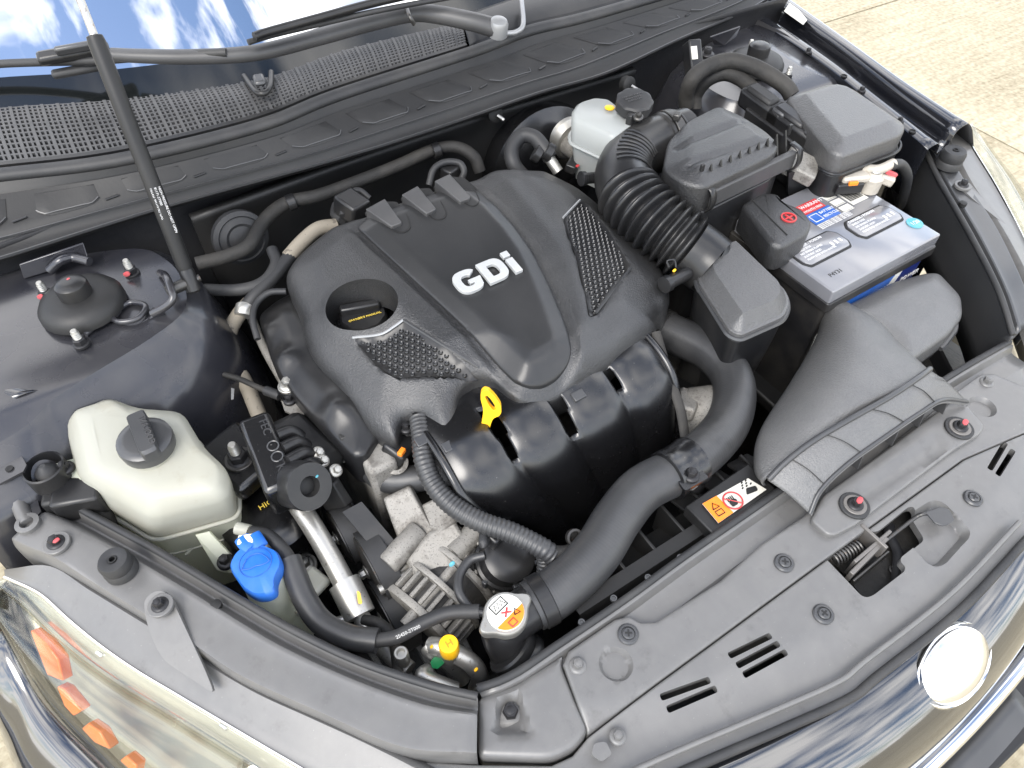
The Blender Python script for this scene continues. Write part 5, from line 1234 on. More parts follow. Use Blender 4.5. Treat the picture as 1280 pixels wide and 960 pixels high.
for k in range(16): plate('barcode_bar', [B(.785+k*.0078, .66, .0013), B(.785+k*.0078+(.003 if k % 3 else .005), .66, .0013), B(.785+k*.0078+(.003 if k % 3 else .005), .84, .0013), B(.785+k*.0078, .84, .0013)], 'ink', bat, t=.0003)
for k in range(3): 
    for q in range(2): plate('print_box', [B(.66, .60+.09*k, .0008), B(.75, .60+.09*k, .0008), B(.75, .66+.09*k, .0008), B(.66, .66+.09*k, .0008)] if q == 0 else [B(.66, .60+.09*k-.012, .0008), B(.75, .60+.09*k-.012, .0008), B(.75, .60+.09*k-.006, .0008), B(.66, .60+.09*k-.006, .0008)], 'paper', bat, t=.0006)
for k in range(4): text('small_print', 'REMOVE POSITIVE CABLE FIRST  KEEP UPRIGHT', B(.40, .585-.016*k, .0008), bx, by, .0030, 'white_print', bat, extrude=.0002)
lathe('teal_sticker', [(.0115, 0), (.0115, .0008), (.008, .0009)], B(.95, .20, 0), 'label_teal', bat, seg=20); text('sticker_text', '1/20', B(.915, .185, .0012), bx, by, .009, 'white_print', bat, extrude=.0002)
text('embossed_code', 'P4Y31', B(.09, .12, .0002), bx, by, .009, 'battery_case', bat, extrude=.0003)
# front sticker
fy_ = o_.y+.0025
def BF(u, z): return Vector((o_.x+u*bw, fy_, BZ+z))
plate('front_sticker', [BF(.06, -.16), BF(.93, -.16), BF(.93, -.042), BF(.06, -.042)], 'cap_white', bat, t=.001)
plate('front_sticker_band', [Vector((p.x, p.y-.0008, p.z)) for p in (BF(.06, -.075), BF(.62, -.075), BF(.68, -.042), BF(.06, -.042))], 'label_blue', bat, t=.001)
plate('front_sticker_band', [Vector((p.x, p.y-.0008, p.z)) for p in (BF(.70, -.085), BF(.93, -.085), BF(.93, -.042), BF(.76, -.042))], 'label_navy', bat, t=.001)
text('sticker_text', 'PREMIUM BATTERY', BF(.10, -.066)+Vector((0, -.0018, 0)), bx, (0, 0, 1), .014, 'white_print', bat, extrude=.0003)
text('sticker_text', 'POWER', BF(.78, -.066)+Vector((0, -.0018, 0)), bx, (0, 0, 1), .012, 'white_print', bat, extrude=.0003)
plate('sticker_swoosh', [Vector((p.x, p.y-.0008, p.z)) for p in (BF(.36, -.105), BF(.50, -.082), BF(.58, -.082), BF(.50, -.12))], 'red', bat, t=.001)
# positive terminal cover
pc = thing('terminal_cover', 'black plastic cover with red plus mark over the battery positive terminal', 'terminal cover', B(-.08, .80, -.03))
pcp = rpoly(G2([(926, 256), (955, 240), (975, 243), (978, 252), (1004, 262), (1016, 278), (1010, 292), (978, 310), (964, 306)], BZ+.034), .008, 3)
prism('cover_shell', [(p.x, p.y) for p in pcp], BZ-.004, BZ+.036, 'grained', pc, r=.003, b=.007, seg=1)
c = W(986, 272, BZ+.0366)
lathe('plus_ring', [(.0105, -.001), (.0105, .0012), (.0086, .0012), (.0086, -.001)], c, 'red', pc, seg=24)
box('plus_bar', c, (.013, .0022, .002), 'red', pc, bevel=.0003); box('plus_bar', c+Vector((0, 0, .0002)), (.0022, .013, .002), 'red', pc, bevel=.0003)
tube('cover_groove', [W(940, 250, BZ+.0362), W(984, 294, BZ+.0362)], .0012, 'ink', pc, n=2, seg=5)
for k in range(4): box('cover_rib', W(938+k*9, 284+k*7, BZ+.012), (.003, .004, .026), 'plastic_black', pc, rot=(0, 0, 40), bevel=.0005)
# negative clamp and cable
nc = thing('terminal_clamp', 'corroded grey negative cable clamp with red tag on the battery', 'battery clamp', B(.78, .86, 0))
c = W(1091, 222, BZ+.022)
lathe('clamp_ring', [(.015, -.020), (.0155, .002), (.012, .006), (.0105, .009), (.009, .010)], c, 'lead', nc, seg=22)
lathe('terminal_post', [(.009, -.02), (.0085, .012), (.007, .0135)], c, 'zinc', nc, seg=18)
box('clamp_arm', c+Vector((-.028, .012, .004)), (.042, .02, .012), 'lead', nc, rot=(0, 0, -25), bevel=.004)
box('clamp_lug', c+Vector((.016, -.012, -.002)), (.022, .014, .014), 'lead', nc, rot=(0, 10, -55), bevel=.003)
box('red_tag', c+Vector((.020, -.013, .007)), (.018, .006, .006), 'red_mark', nc, rot=(0, 20, -40), bevel=.001)
box('sensor_module', c+Vector((-.036, .016, -.006)), (.04, .03, .016), 'plastic_black', nc, rot=(0, 0, -25), bevel=.002)
box('sensor_tag', c+Vector((-.040, .003, .003)), (.014, .004, .006), 'orange', nc, rot=(0, 0, -25), bevel=.001)
tube('cable_sleeve', [c+Vector((-.006, .016, .008)), W(1098, 212, BZ+.035), W(1117, 204, BZ+.038)], .0072, 'lead', nc, seg=12)
cbl = tube('battery_cable', [W(1112, 207, BZ+.037), W(1126, 206, BZ+.03), W(1134, 222, BZ-.0), W(1128, 250, BZ-.06), W(1122, 262, BZ-.12), W(1118, 268, BZ-.18)], .0075, 'rubber', None, seg=14); top(cbl, 'thick black battery cable bending down from the negative clamp', 'cable')
box('tray', (o_.x+bw/2, o_.y+bd/2, BZ-.225), (bw+.05, bd+.04, .02), 'plastic_matte', bat, bevel=.004)

# ================================================================== fuse box and engine computer
fb = thing('fuse_box', 'large black fuse box with smooth sloped lid by the fender', 'fuse box', W(1060, 190, .76))
FP = rpoly(G2([(984, 114), (1040, 97), (1068, 103), (1137, 149), (1132, 160), (1056, 188), (1040, 182)], .940), .012, 4)
def zfb(x, y): return .930+.012*np.clip(sdist(np.stack([x, y], 1), FP)/.022, 0, 1)
sheet('box_lid', FP, zfb, 'grained_mid', fb, step=.008, edge=.004, drop=.026, smooth=30, lines=[closed(dense(inset(FP, .022), .005))], label='fine grained fuse box lid')
prism('box_body', [(p.x, p.y) for p in inset(FP, -.003)], .74, .900, 'plastic_black', fb, r=.003, b=.003, seg=1)
box('lid_latch', W(1094, 186, .90), (.018, .010, .03), 'plastic_black', fb, rot=(0, 0, -5), bevel=.002)
tube('latch_loop', [W(1082, 190, .905), W(1090, 176, .915), W(1101, 176, .915), W(1096, 190, .90)], .0022, 'plastic_black', fb, seg=8)
tube('lid_edge_rib', Ws([(1103, 180), (1108, 177), (1112, 179), (1118, 175), (1124, 172)], .905), .002, 'satin_grey', fb, seg=6)
tube('lid_seam', [Vector((p.x, p.y, .903)) for p in inset(FP, -.0045)[14:34]], .002, 'plastic_black', fb, n=1, seg=6)

ec_ = thing('engine_computer', 'black control module with two large wiring connectors between air box and fuse box', 'control module', W(975, 165, .80))
e0, e1 = W(935, 118, .925), W(1020, 180, .905); ed = (e1-e0).normalized()
box('module_case', e0.lerp(e1, .5)+Vector((-.004, -.012, -.045)), ((e1-e0).length*.98, .024, .07), 'plastic_black', ec_, axes=(ed, Vector((0, 0, 1)).cross(ed), (0, 0, 1)), bevel=.003)
en = Vector((0, 0, 1)).cross(ed)
for t, L__ in ((.27, .085), (.70, .095)):
    c = e0.lerp(e1, t)+Vector((.004, .004, -.004))
    box('connector_shell', c, (L__, .034, .03), 'plastic_black', ec_, axes=(ed, en, (0, 0, 1)), bevel=.006)
    box('connector_hood', c+Vector((0, 0, .015))-ed*.01, (L__*.6, .026, .012), 'plastic_matte' if t < .5 else 'plastic_black', ec_, axes=(ed, en, (0, 0, 1)), bevel=.005)
    box('lock_lever', c+ed*L__*.34+Vector((0, -.004, .012)), (.022, .030, .012), 'satin_grey', ec_, axes=(ed, en, (0, 0, 1)), bevel=.003)
plate('module_label', [e0.lerp(e1, .80)+Vector((.004, -.004, .0225)), e0.lerp(e1, .92)+Vector((.004, -.004, .0225)), e0.lerp(e1, .92)+Vector((.014, .010, .0225)), e0.lerp(e1, .80)+Vector((.014, .010, .0225))], 'satin_grey', ec_, t=.001)

h1 = tube('wire_harness', Ws([(858, 132, .88), (858, 118, .90), (866, 98, .93), (884, 84, .94), (910, 76, .945), (938, 82, .945), (962, 94, .94), (982, 108, .93), (990, 120, .92)], .9), .0125, 'wrap_tape', None, seg=14); top(h1, 'thick taped wiring loom arching over to the fuse box connectors', 'wiring loom')
h2 = tube('wire_harness', Ws([(868, 136, .87), (870, 118, .89), (884, 100, .915), (905, 92, .925), (925, 98, .925), (942, 112, .92)], .9), .0115, 'wrap_tape', None, seg=14); top(h2, 'thinner taped wiring loom nested inside the larger arch', 'wiring loom')
rl_ = thing('relay_module', 'small black relay box with pale label under the cowl end', 'relay', W(866, 78, .88))
box('relay_case', W(866, 72, .93), (.022, .05, .03), 'plastic_black', rl_, rot=(50, 0, -20), bevel=.003); box('relay_label', W(868, 66, .949), (.010, .020, .002), 'paper', rl_, rot=(50, 0, -20), bevel=.0004)
hw('bolt', W(884, 68, .91), .012, 'bolt_black', rl_)
tb = plate('tower_bracket', [W(888, 46, .91), W(925, 33, .92), W(920, 45, .905), W(905, 56, .89), (W(892, 55, .89))], 'bay_paint', body, t=.003)
# ================================================================== coolant tank and washer filler
ct = thing('coolant_tank', 'cream plastic coolant expansion tank with dark grey screw cap', 'coolant tank', W(210, 640, .62))
def ring(pts, zs, r=.012): return rpoly([W(x, y, z) for (x, y), z in zip(pts, zs)] if isinstance(zs, (list, tuple)) else [W(x, y, zs) for x, y in pts], r, 4)
r_top = ring([(92, 512), (138, 499), (166, 516), (222, 521), (246, 560), (272, 582), (270, 612), (188, 622), (112, 588), (100, 540)], [.860, .860, .855, .852, .852, .846, .842, .845, .850, .858], .008)
r_sh = ring([(82, 524), (134, 496), (172, 510), (228, 514), (254, 558), (286, 588), (289, 622), (190, 648), (98, 596), (85, 545)], [.845, .848, .846, .842, .840, .832, .826, .828, .834, .842], .014)
r_md = ring([(84, 536), (134, 506), (175, 518), (230, 522), (257, 566), (290, 598), (294, 638), (188, 668), (100, 612), (87, 555)], [.82, .82, .82, .82, .81, .80, .79, .79, .80, .82], .012)
top2 = [sum(r_top, Vector())/len(r_top)*0.25+p*0.75+Vector((0, 0, .003)) for p in r_top]
def dn(r, z, d): return [Vector((p.x, p.y, z)) for p in inset(r, d)]
loft('tank_upper', [dn(r_md, .775, .002), r_md, [p.lerp(q, .8) for p, q in zip(r_md, r_sh)], [p.lerp(q, .12) for p, q in zip(r_sh, r_top)], [p.lerp(q, .85) for p, q in zip(r_sh, r_top)], [p.lerp(q, .12) for p, q in zip(r_top, top2)], top2], 'cream', ct, smooth=50, caps=(False, True))
tube('tank_seam', [Vector((p.x, p.y, .776)) for p in inset(r_md, -.001)]+[Vector((r_md[0].x, r_md[0].y, .776))], .0026, 'cream', ct, n=1, seg=8)
loft('tank_lower', [dn(r_md, .62, .012), dn(r_md, .70, .005), dn(r_md, .773, .002)], 'cream_low', ct, smooth=60, caps=(True, False))
tube('fluid_line', [Vector((p.x, p.y, .735)) for p in inset(r_md, .0030)]+[Vector((inset(r_md, .0030)[0].x, inset(r_md, .0030)[0].y, .735))], .0012, 'ivory', ct, n=1, seg=5)
box('level_mark', W(236, 690, .745), (.010, .003, .003), 'cream', ct, rot=(0, 0, 25), bevel=.0005)
cc = W(182, 552, .868)
lathe('filler_neck', [(.025, -.03), (.025, .0)], cc, 'cream', ct)
cap_ = lathe('screw_cap', [(.0275, -.010), (.0285, .0), (.0278, .005), (.024, .0075), (.019, .008)], cc, 'satin_grey', ct, axis=(.02, -.06, 1), label='dark grey coolant cap with raised grip')
gdir = (W(196, 590, .88)-W(172, 530, .88)).normalized(); gs = Vector((gdir.y, -gdir.x, 0))
gp_ = rpoly([cc+gdir*.031+gs*.007, cc+gdir*.031-gs*.010, cc-gdir*.031-gs*.012, cc-gdir*.031+gs*.007], .005, 3)
loft('cap_grip', [[p+Vector((0, 0, .004)) for p in gp_], [p+Vector((0, 0, .015)) for p in gp_], [(cc+(p-cc)*.90)+Vector((0, 0, .018)) for p in gp_]], 'satin_grey', cap_)
text('embossed_text', 'COOLANT', cc+gdir*.024+gs*-.005+Vector((0, 0, .0182)), -gdir, gs*-1, .0090, 'panel_dark', cap_, extrude=.0006)
tube('overflow_nipple', [W(90, 524, .845), W(80, 522, .845), W(70, 521, .845)], .0048, 'cap_white', ct, seg=12)
tube('hose_outlet', [W(296, 660, .79), W(312, 664, .79)], .007, 'cream', ct, seg=12)
plate('mounting_foot', [W(245, 668, .775), W(262, 664, .775), W(295, 700, .752), W(290, 716, .745), W(272, 712, .745)], 'cream_low', ct, t=.004); hw('bolt', W(282, 702, .757), .0095, 'bolt_black', ct)
plate('mounting_foot', [W(70, 580, .83), W(100, 572, .83), W(108, 600, .825), W(85, 600, .82)], 'cream_low', ct, t=.004)
hw('bolt', W(82, 585, .833), .009, 'bolt_black', ct)
# body mount beside the tank
bm_ = thing('horn_bracket', 'round black collar fitting with rubber centre next to the coolant tank', 'bracket', W(58, 600, .78))
c = W(57, 588, .838)
lathe('collar', [(.021, -.018), (.021, .006), (.019, .007), (.0185, .004), (.018, -.012)], c, 'plastic_black', bm_, seg=28); lathe('rubber_core', [(.012, -.014), (.012, -.002), (.007, .004), (.003, .008)], c, 'rubber', bm_, seg=20)
box('bracket_block', c+Vector((.018, -.03, -.03)), (.05, .035, .035), 'plastic_black', bm_, rot=(0, 0, -20), bevel=.004); box('bracket_post', c+Vector((.0, -.02, -.05)), (.03, .03, .07), 'plastic_matte', bm_, rot=(0, 0, -20), bevel=.004)
tube('wire_loom', [c+Vector((.02, -.03, -.02)), c+Vector((.03, -.05, -.05)), c+Vector((.02, -.06, -.09))], .008, 'wrap_tape', bm_, seg=10)
lathe('eyelet', [(.012, -.01), (.012, .003), (.007, .004), (.006, -.004)], W(35, 655, .815), 'panel_grey', bm_, seg=20)
tube('eyelet_arm', [W(35, 655, .812), W(28, 640, .812), W(22, 626, .815)], .008, 'panel_grey', bm_, seg=10)

wf = thing('washer_filler', 'milky washer fluid filler neck under a bright blue flip cap', 'washer filler', W(345, 770, .55))
wc = W(321, 706, .800)
wfp = ring([(290, 716), (287, 706), (296, 690), (310, 682), (330, 682), (348, 690), (354, 706), (344, 726), (345, 740), (334, 746), (320, 747), (305, 738)], .800, .006)
loft('flip_cap', [[p-Vector((0, 0, .012)) for p in wfp], [p for p in wfp], [(wc+(p-wc)*.93)+Vector((0, 0, .004)) for p in wfp], [(wc+(p-wc)*.45)+Vector((0, 0, .006)) for p in wfp]], 'blue_cap', wf, smooth=50, label='bright blue washer cap with hinge strap')
tube('hinge_strap', [W(314, 686, .803), W(306, 678, .803), W(302, 672, .803)], .008, 'blue_cap', wf, seg=10, flat=.4); tube('hinge_strap', [W(326, 684, .803), W(321, 676, .803), W(316, 669, .803)], .008, 'blue_cap', wf, seg=10, flat=.4)
box('hinge_pin', W(309, 676, .801), (.018, .012, .010), 'cap_white', wf, rot=(0, 0, -25), bevel=.002)
fan = [(-.014, -.004), (-.008, .006), (0, .009), (.008, .006), (.014, -.004), (.006, -.006), (0, -.005), (-.006, -.006), (-.014, -.004)]
fx = (W(340, 700, .8)-W(305, 712, .8)).normalized(); fyv = Vector((-fx.y, fx.x, 0))
tube('fan_symbol', [wc+fx*a+fyv*b+Vector((0, 0, .0072)) for a, b in fan], .0005, 'label_blue', wf, n=2, seg=4)
lathe('symbol_ring', [(.0165, .0045), (.0165, .0060), (.0160, .0060), (.0160, .0045)], wc, 'label_blue', wf, seg=32)
tube('filler_neck', [wc+Vector((0, 0, -.006)), W(340, 742, .76), W(352, 768, .71), W(368, 800, .64)], lambda t: .021+.006*t, 'cream_low', wf, seg=24)
box('neck_tab', W(382, 738, .735), (.05, .03, .012), 'ivory', wf, rot=(0, 0, 20), bevel=.004)

# ================================================================== hoses at the left front
oh = thing('overflow_hose', 'black coolant overflow hose with foam sleeve running to the radiator cap', 'hose', W(420, 790, .72))
hp = [W(314, 665, .79), W(336, 670, .79), W(356, 690, .785), (W(366, 708, .782))]
tube('thin_hose', hp, .0072, 'rubber', oh, seg=14)
sp = [W(362, 700, .784), W(370, 722, .78), W(382, 750, .775), W(402, 778, .77), W(436, 796, .77), W(472, 801, .77)]
tube('foam_sleeve', sp, .0125, 'hose_rubber', oh, seg=16)
tp = [W(466, 801, .772), W(496, 796, .775), W(530, 778, .78), (W(562, 766, .785)), W(600, 764, .79)]
tube('thin_hose', tp, .0072, 'rubber', oh, seg=14)
pp = cr(tp, 8)
i0 = 5
for k, s_ in enumerate(('25450-2T000',)):
    j = 8; d_ = (pp[j+3]-pp[j]).normalized(); nn = (CAM-pp[j]).normalized(); nn = (nn-d_*nn.dot(d_)).normalized()
    text('printed_text', s_, pp[j]+nn*.0073-nn.cross(d_)*.002, d_, nn.cross(d_), .0048, 'trim_silver', oh, extrude=.0004)

rh = thing('radiator_hose', 'fat black upper radiator hose bending from the engine to the radiator cap', 'hose', W(850, 600, .70))
rp_ = [W(812, 404, .78), W(847, 420, .785), W(885, 438, .79), W(911, 464, .79), W(918, 494, .79), W(909, 530, .795), W(880, 564, .80), W(842, 590, .803), W(802, 612, .80), W(772, 648, .795), W(744, 692, .79), W(700, 736, .783), W(664, 758, .78)]
hp2 = resample(cr(rp_, 14), 420); V, F = tube_mesh(hp2, .0262, 40)
V = [hp2[i//40]+(v-hp2[i//40])*(1+.010*math.sin(2*math.pi*(6*(i % 40)/40+(i//40)/5.2))*math.sin(2*math.pi*(6*(i % 40)/40-(i//40)/5.2))) for i, v in enumerate(V)]
mk('hose', V, F, 'hose_rubber', rh, smooth=60)
lathe('spring_clamp', [(.0270, -.006), (.0284, -.005), (.0284, .005), (.0270, .006)], hp2[18], 'dark_steel', rh, axis=hp2[19]-hp2[17], seg=32)
PP = cr(rp_, 10); i = 68; T = (PP[i+1]-PP[i-1]).normalized()
lathe('support_clamp', [(.0270, -.021), (.0295, -.020), (.0295, -.012), (.0285, -.010), (.0285, .010), (.0295, .012), (.0295, .020), (.0270, .021)], PP[i], 'gloss_black', rh, axis=T, seg=36, smooth=30)
tb_ = rpoly(Ws([(838, 590), (868, 580), (886, 598), (856, 615)], .818), .003, 2)
plate('clamp_foot', tb_, 'gloss_black', rh, t=.004); hw('bolt', W(864, 594, .821), .0095, 'bolt_black', rh); dab('paint_mark', W(860, 585, .822), .002, 'red_mark', rh)
tube('clamp_post', [W(862, 602, .815), W(868, 606, .78), W(874, 612, .73)], .010, 'plastic_black', rh, seg=10)
e = PP[-1]; T = (PP[-1]-PP[-4]).normalized()
lathe('spring_clamp', [(.0268, -.020), (.0282, -.019), (.0282, -.006), (.0268, -.005)], e, 'plastic_black', rh, axis=T, seg=32)

rcp = thing('radiator_filler', 'pale metal radiator cap with orange warning band on its black filler neck', 'radiator filler', W(640, 800, .72))
c = W(632, 768, .806)
ear = (W(657, 749, .806)-W(606, 786, .806)).normalized()
ea = math.atan2(ear.y, ear.x)
def wob(a): return 1+0.38*max(0, abs(math.cos(a-0.0)))**22
x_, y_, z_ = frame((0, 0, 1)); off = ea-math.atan2(x_.y, x_.x)
lathe('cap_disc', [(.0210, -.010), (.0222, .0), (.0217, .003), (.0205, .0045), (.018, .0045)], c, 'zinc', rcp, seg=96, wob=lambda a: wob(a-off), label='scalloped metal cap')
lathe('cap_face', [(.0182, .003), (.0182, .0056), (.0174, .0060)], c, 'cap_white', rcp, seg=40)
tdir = Vector((.62, -.78, 0))                       # orange segment side
td = (W(650, 783, .81)-c); td.z = 0; td.normalize(); tn = Vector((-td.y, td.x, 0))
arc = [c+(td*math.cos(a)+tn*math.sin(a))*.0180+Vector((0, 0, .0064)) for a in [RAD(q) for q in range(-72, 73, 8)]]
plate('orange_band', arc, 'orange', rcp, t=.0006)
ux = tn*(-1) if tn.dot(RGT) < 0 else tn; uy = Vector((0, 0, 1)).cross(ux)
for a in (-.010, .010): pass
bk = c+uy*.009+Vector((0, 0, .0064))
plate('symbol_frame', [bk+ux*-.009+uy*-.005, bk+ux*.008+uy*-.005, bk+ux*.008+uy*.006, bk+ux*-.009+uy*.006], 'ink', rcp, t=.0005)
plate('symbol_field', [bk+ux*-.0078+uy*-.0038+Vector((0, 0, .0003)), bk+ux*.0068+uy*-.0038+Vector((0, 0, .0003)), bk+ux*.0068+uy*.0048+Vector((0, 0, .0003)), bk+ux*-.0078+uy*.0048+Vector((0, 0, .0003))], 'cap_white', rcp, t=.0005)
tube('steam_symbol', [bk+ux*(-.0066+.0021*k)+uy*(.0032 if k % 2 else -.0028)+Vector((0, 0, .0008)) for k in range(7)], .00055, 'ink', rcp, n=1, seg=4, smoothp=False)
for s_ in (1, -1): tube('red_cross', [c+uy*-.001+ux*-.004*s_+uy*-.003+Vector((0, 0, .0068)), c+uy*-.001+ux*.004*s_+uy*.003+Vector((0, 0, .0068))], .0009, 'red', rcp, n=1, seg=4)
oc_ = c+td*.0115+Vector((0, 0, .007)); 
tube('warning_triangle', [oc_+ux*.004+uy*.003, oc_+ux*.010+uy*.001, oc_+ux*.008+uy*.008, oc_+ux*.004+uy*.003], .0007, 'ink', rcp, n=1, seg=4, smoothp=False)
tube('book_symbol', [oc_+ux*-.006+uy*-.004, oc_+ux*.001+uy*-.004, oc_+ux*.001+uy*.002, oc_+ux*-.006+uy*.002, oc_+ux*-.006+uy*-.004], .0007, 'red', rcp, n=1, seg=4, smoothp=False)
for s_ in (1, -1): text('ear_mark', '11' if s_ < 0 else '108', c+ear*(.0250*s_)-ux*.003+Vector((0, 0, .003)), ux, uy, .006, 'dark_steel', rcp, extrude=.0004)
fn = c-Vector((0, 0, .02))
lathe('filler_neck', [(.020, -.03), (.020, .014)], fn, 'plastic_black', rcp)
tube('neck_body', [PP[-1]-T*.004, fn+Vector((0, 0, -.008)), W(636, 805, .755), W(648, 822, .742), W(668, 838, .73)], .0235, 'plastic_black', rcp, seg=22)
ee = W(646, 818, .752); lathe('neck_collar', [(.0255, -.012), (.028, -.010), (.028, -.003), (.026, 0), (.0285, .004), (.0285, .010), (.026, .012)], ee, 'plastic_black', rcp, axis=(W(668, 838, .73)-W(630, 802, .76)), seg=26)
tube('overflow_spout', [c+Vector((0, 0, -.012)), W(604, 765, .792), W(592, 765, .789)], .0052, 'plastic_black', rcp, seg=10)
# ================================================================== valve cover, engine block, mount, alternator, pipes
vcv = thing('valve_cover', 'glossy black valve cover peeking out beside the engine cover', 'valve cover', W(380, 470, .70))
vp = [(318, 384), (340, 366), (372, 350), (420, 400), (470, 480), (480, 520), (455, 560), (438, 562), (395, 520), (360, 480), (335, 440)]
VP_ = rpoly([W(x, y, .835) for x, y in vp], .012, 4)
VQ = [Vector((p.x, p.y, 0)) for p in VP_]
bumps = [(W(352, 440, .84), .016, .010), (W(418, 508, .84), .020, .012), (W(330, 400, .84), .014, .006)]
def zv(x, y):
    z = .822+.012*sstep(0, .035, sdist(np.stack([x, y], 1), VQ))
    for c, r, h in bumps: z = z+h*np.exp(-((x-c.x)**2+(y-c.y)**2)/(r*r))
    return z
sheet('cover_casting', VQ, zv, 'plastic_black', vcv, step=.006, edge=.006, drop=.05, smooth=50)
fl = [W(x, y, .782) for x, y in [(312, 392), (328, 430), (350, 470), (372, 505), (400, 540), (428, 572), (462, 566)]]
tube('gasket_flange', fl, .006, 'cast_alu', vcv, seg=8)
for px, py in ((360, 482), (430, 536)):
    c = W(px, py, .812); lathe('bolt_boss', [(.015, -.03), (.015, -.006), (.012, -.002)], c, 'gloss_black', vcv, seg=20); hw('washer', c, .0125, 'zinc', vcv); hw('bolt', c+Vector((0, 0, .001)), .0105, 'zinc', vcv)
blk = thing('engine_block', 'dark dirty engine block below the covers', 'engine block', (-.14, -.22, .26))
box('cylinder_head', (-.135, -.20, .75), (.40, .27, .13), 'engine_dark', blk, bevel=.01)
box('block_casting', (-.135, -.22, .52), (.38, .30, .34), 'engine_dark', blk, bevel=.012)
box('timing_case', (-.345, -.22, .66), (.035, .27, .30), 'cast_alu', blk, bevel=.006)
box('oil_pan', (-.12, -.24, .32), (.36, .26, .12), 'engine_dark', blk, bevel=.012)
for k in range(5): box('head_rib', (-.345, -.10-.05*k, .80), (.055, .010, .05), 'engine_dark', blk, bevel=.002)
gb = thing('gearbox', 'dark gearbox casting under the battery and resonator', 'gearbox', (.25, -.2, .27))
box('gearbox_case', (.20, -.20, .46), (.28, .32, .36), 'engine_dark', gb, bevel=.03); box('gearbox_top', (.17, -.28, .66), (.20, .18, .06), 'engine_dark', gb, bevel=.02)
lathe('gearbox_bell', [(.16, 0), (.17, .02), (.15, .06), (.12, .10)], (.06, -.22, .48), 'cast_alu', gb, axis=(1, 0, 0))

em_ = thing('engine_mount', 'black cast engine mount with ribbed arm and thick round bush', 'engine mount', W(360, 600, .68))
m0, m1 = W(318, 525, .835), W(352, 612, .825); md = (m1-m0).normalized(); ms = Vector((md.y, -md.x, 0)).normalized()
if ms.x > 0: ms = -ms
box('mount_arm', m0.lerp(m1, .48)-Vector((0, 0, .02)), ((m1-m0).length*1.05, .036, .05), 'gloss_black', em_, axes=(md, Vector((0, 0, 1)).cross(md), (0, 0, 1)), bevel=.006)
tc_ = m0.lerp(m1, .10)+Vector((0, 0, .0052))
text('cast_lettering', 'FEC', tc_+md*-.002+ms*-.004, md, Vector((0, 0, 1)).cross(md), .013, 'satin_grey', em_, extrude=.0008); text('cast_lettering', 'KS', tc_+md*.062+ms*-.004, md, Vector((0, 0, 1)).cross(md), .013, 'satin_grey', em_, extrude=.0008)
for q_ in (.036, .051): tube('cast_ring', [tc_+md*(q_+.0062*math.cos(a*math.pi/8))+Vector((0, 0, 1)).cross(md)*(.0045+.0062*math.sin(a*math.pi/8))-ms*.004 for a in range(17)], .0009, 'satin_grey', em_, n=1, seg=5, smoothp=False)
bc_ = W(376, 606, .815); ba = (W(372, 640, .79)-W(386, 586, .83)).normalized()
lathe('round_bush', [(.018, -.024), (.0258, -.022), (.027, -.018), (.027, .018), (.0258, .022), (.0115, .022), (.010, .016), (.010, -.01)], bc_, 'plastic_black', em_, axis=(.30, -.72, .55), seg=32); lathe('bush_core', [(.0104, -.01), (.0104, .012), (.009, .013)], bc_, 'ink', em_, axis=(.30, -.72, .55), seg=20)
dab('paint_mark', bc_+Vector((.018, -.010, .015)), .0016, 'label_teal', em_, axis=(.30, -.72, .55))
for k in range(4):
    p0 = W(345+k*7, 545+k*16, .83); p1 = W(368+k*8, 540+k*13, .82); p2 = W(392+k*5, 566+k*8, .79); tube('arm_rib', [p0, p1, p2], .0075, 'plastic_black', em_, seg=8)
box('arm_saddle', W(370, 570, .795), (.075, .09, .05), 'plastic_black', em_, rot=(10, 20, 20), bevel=.012)
box('foot_bracket', W(300, 575, .785), (.065, .085, .025), 'gloss_black', em_, rot=(0, 0, 20), bevel=.006)
c = W(299, 574, .80); hw('washer', c, .017, 'dark_steel', em_); hw('nut', c, .0135, 'bolt_black', em_, name='mount_nut'); hw('stud', c+Vector((0, 0, .004)), .0135, 'zinc', em_, name='mount_stud')
lathe('mount_drum', [(.055, -.05), (.058, -.02), (.055, .0), (.045, .008), (.03, .01)], W(335, 640, .745), 'gloss_black', em_, seg=36)
plate('side_plate', [W(390, 580, .80), W(420, 602, .80), W(438, 630, .77), W(412, 636, .75), W(394, 610, .77)], 'plastic_matte', em_, t=.012, bevel=.002)
for px, py in ((398, 566), (404, 576), (420, 588)): hw('bolt', W(px, py, .815), .0075, 'zinc', em_, axis=(.3, -.5, .8))
text('yellow_code', 'HIGH E4', W(325, 638, .757), (1, .1, 0), (-.1, 1, 0), .010, 'yellow_print', em_, extrude=.0003)
tube('body_rail', [W(330, 680, .70), W(368, 740, .66), W(400, 800, .62)], .035, 'gloss_black', em_, seg=16)

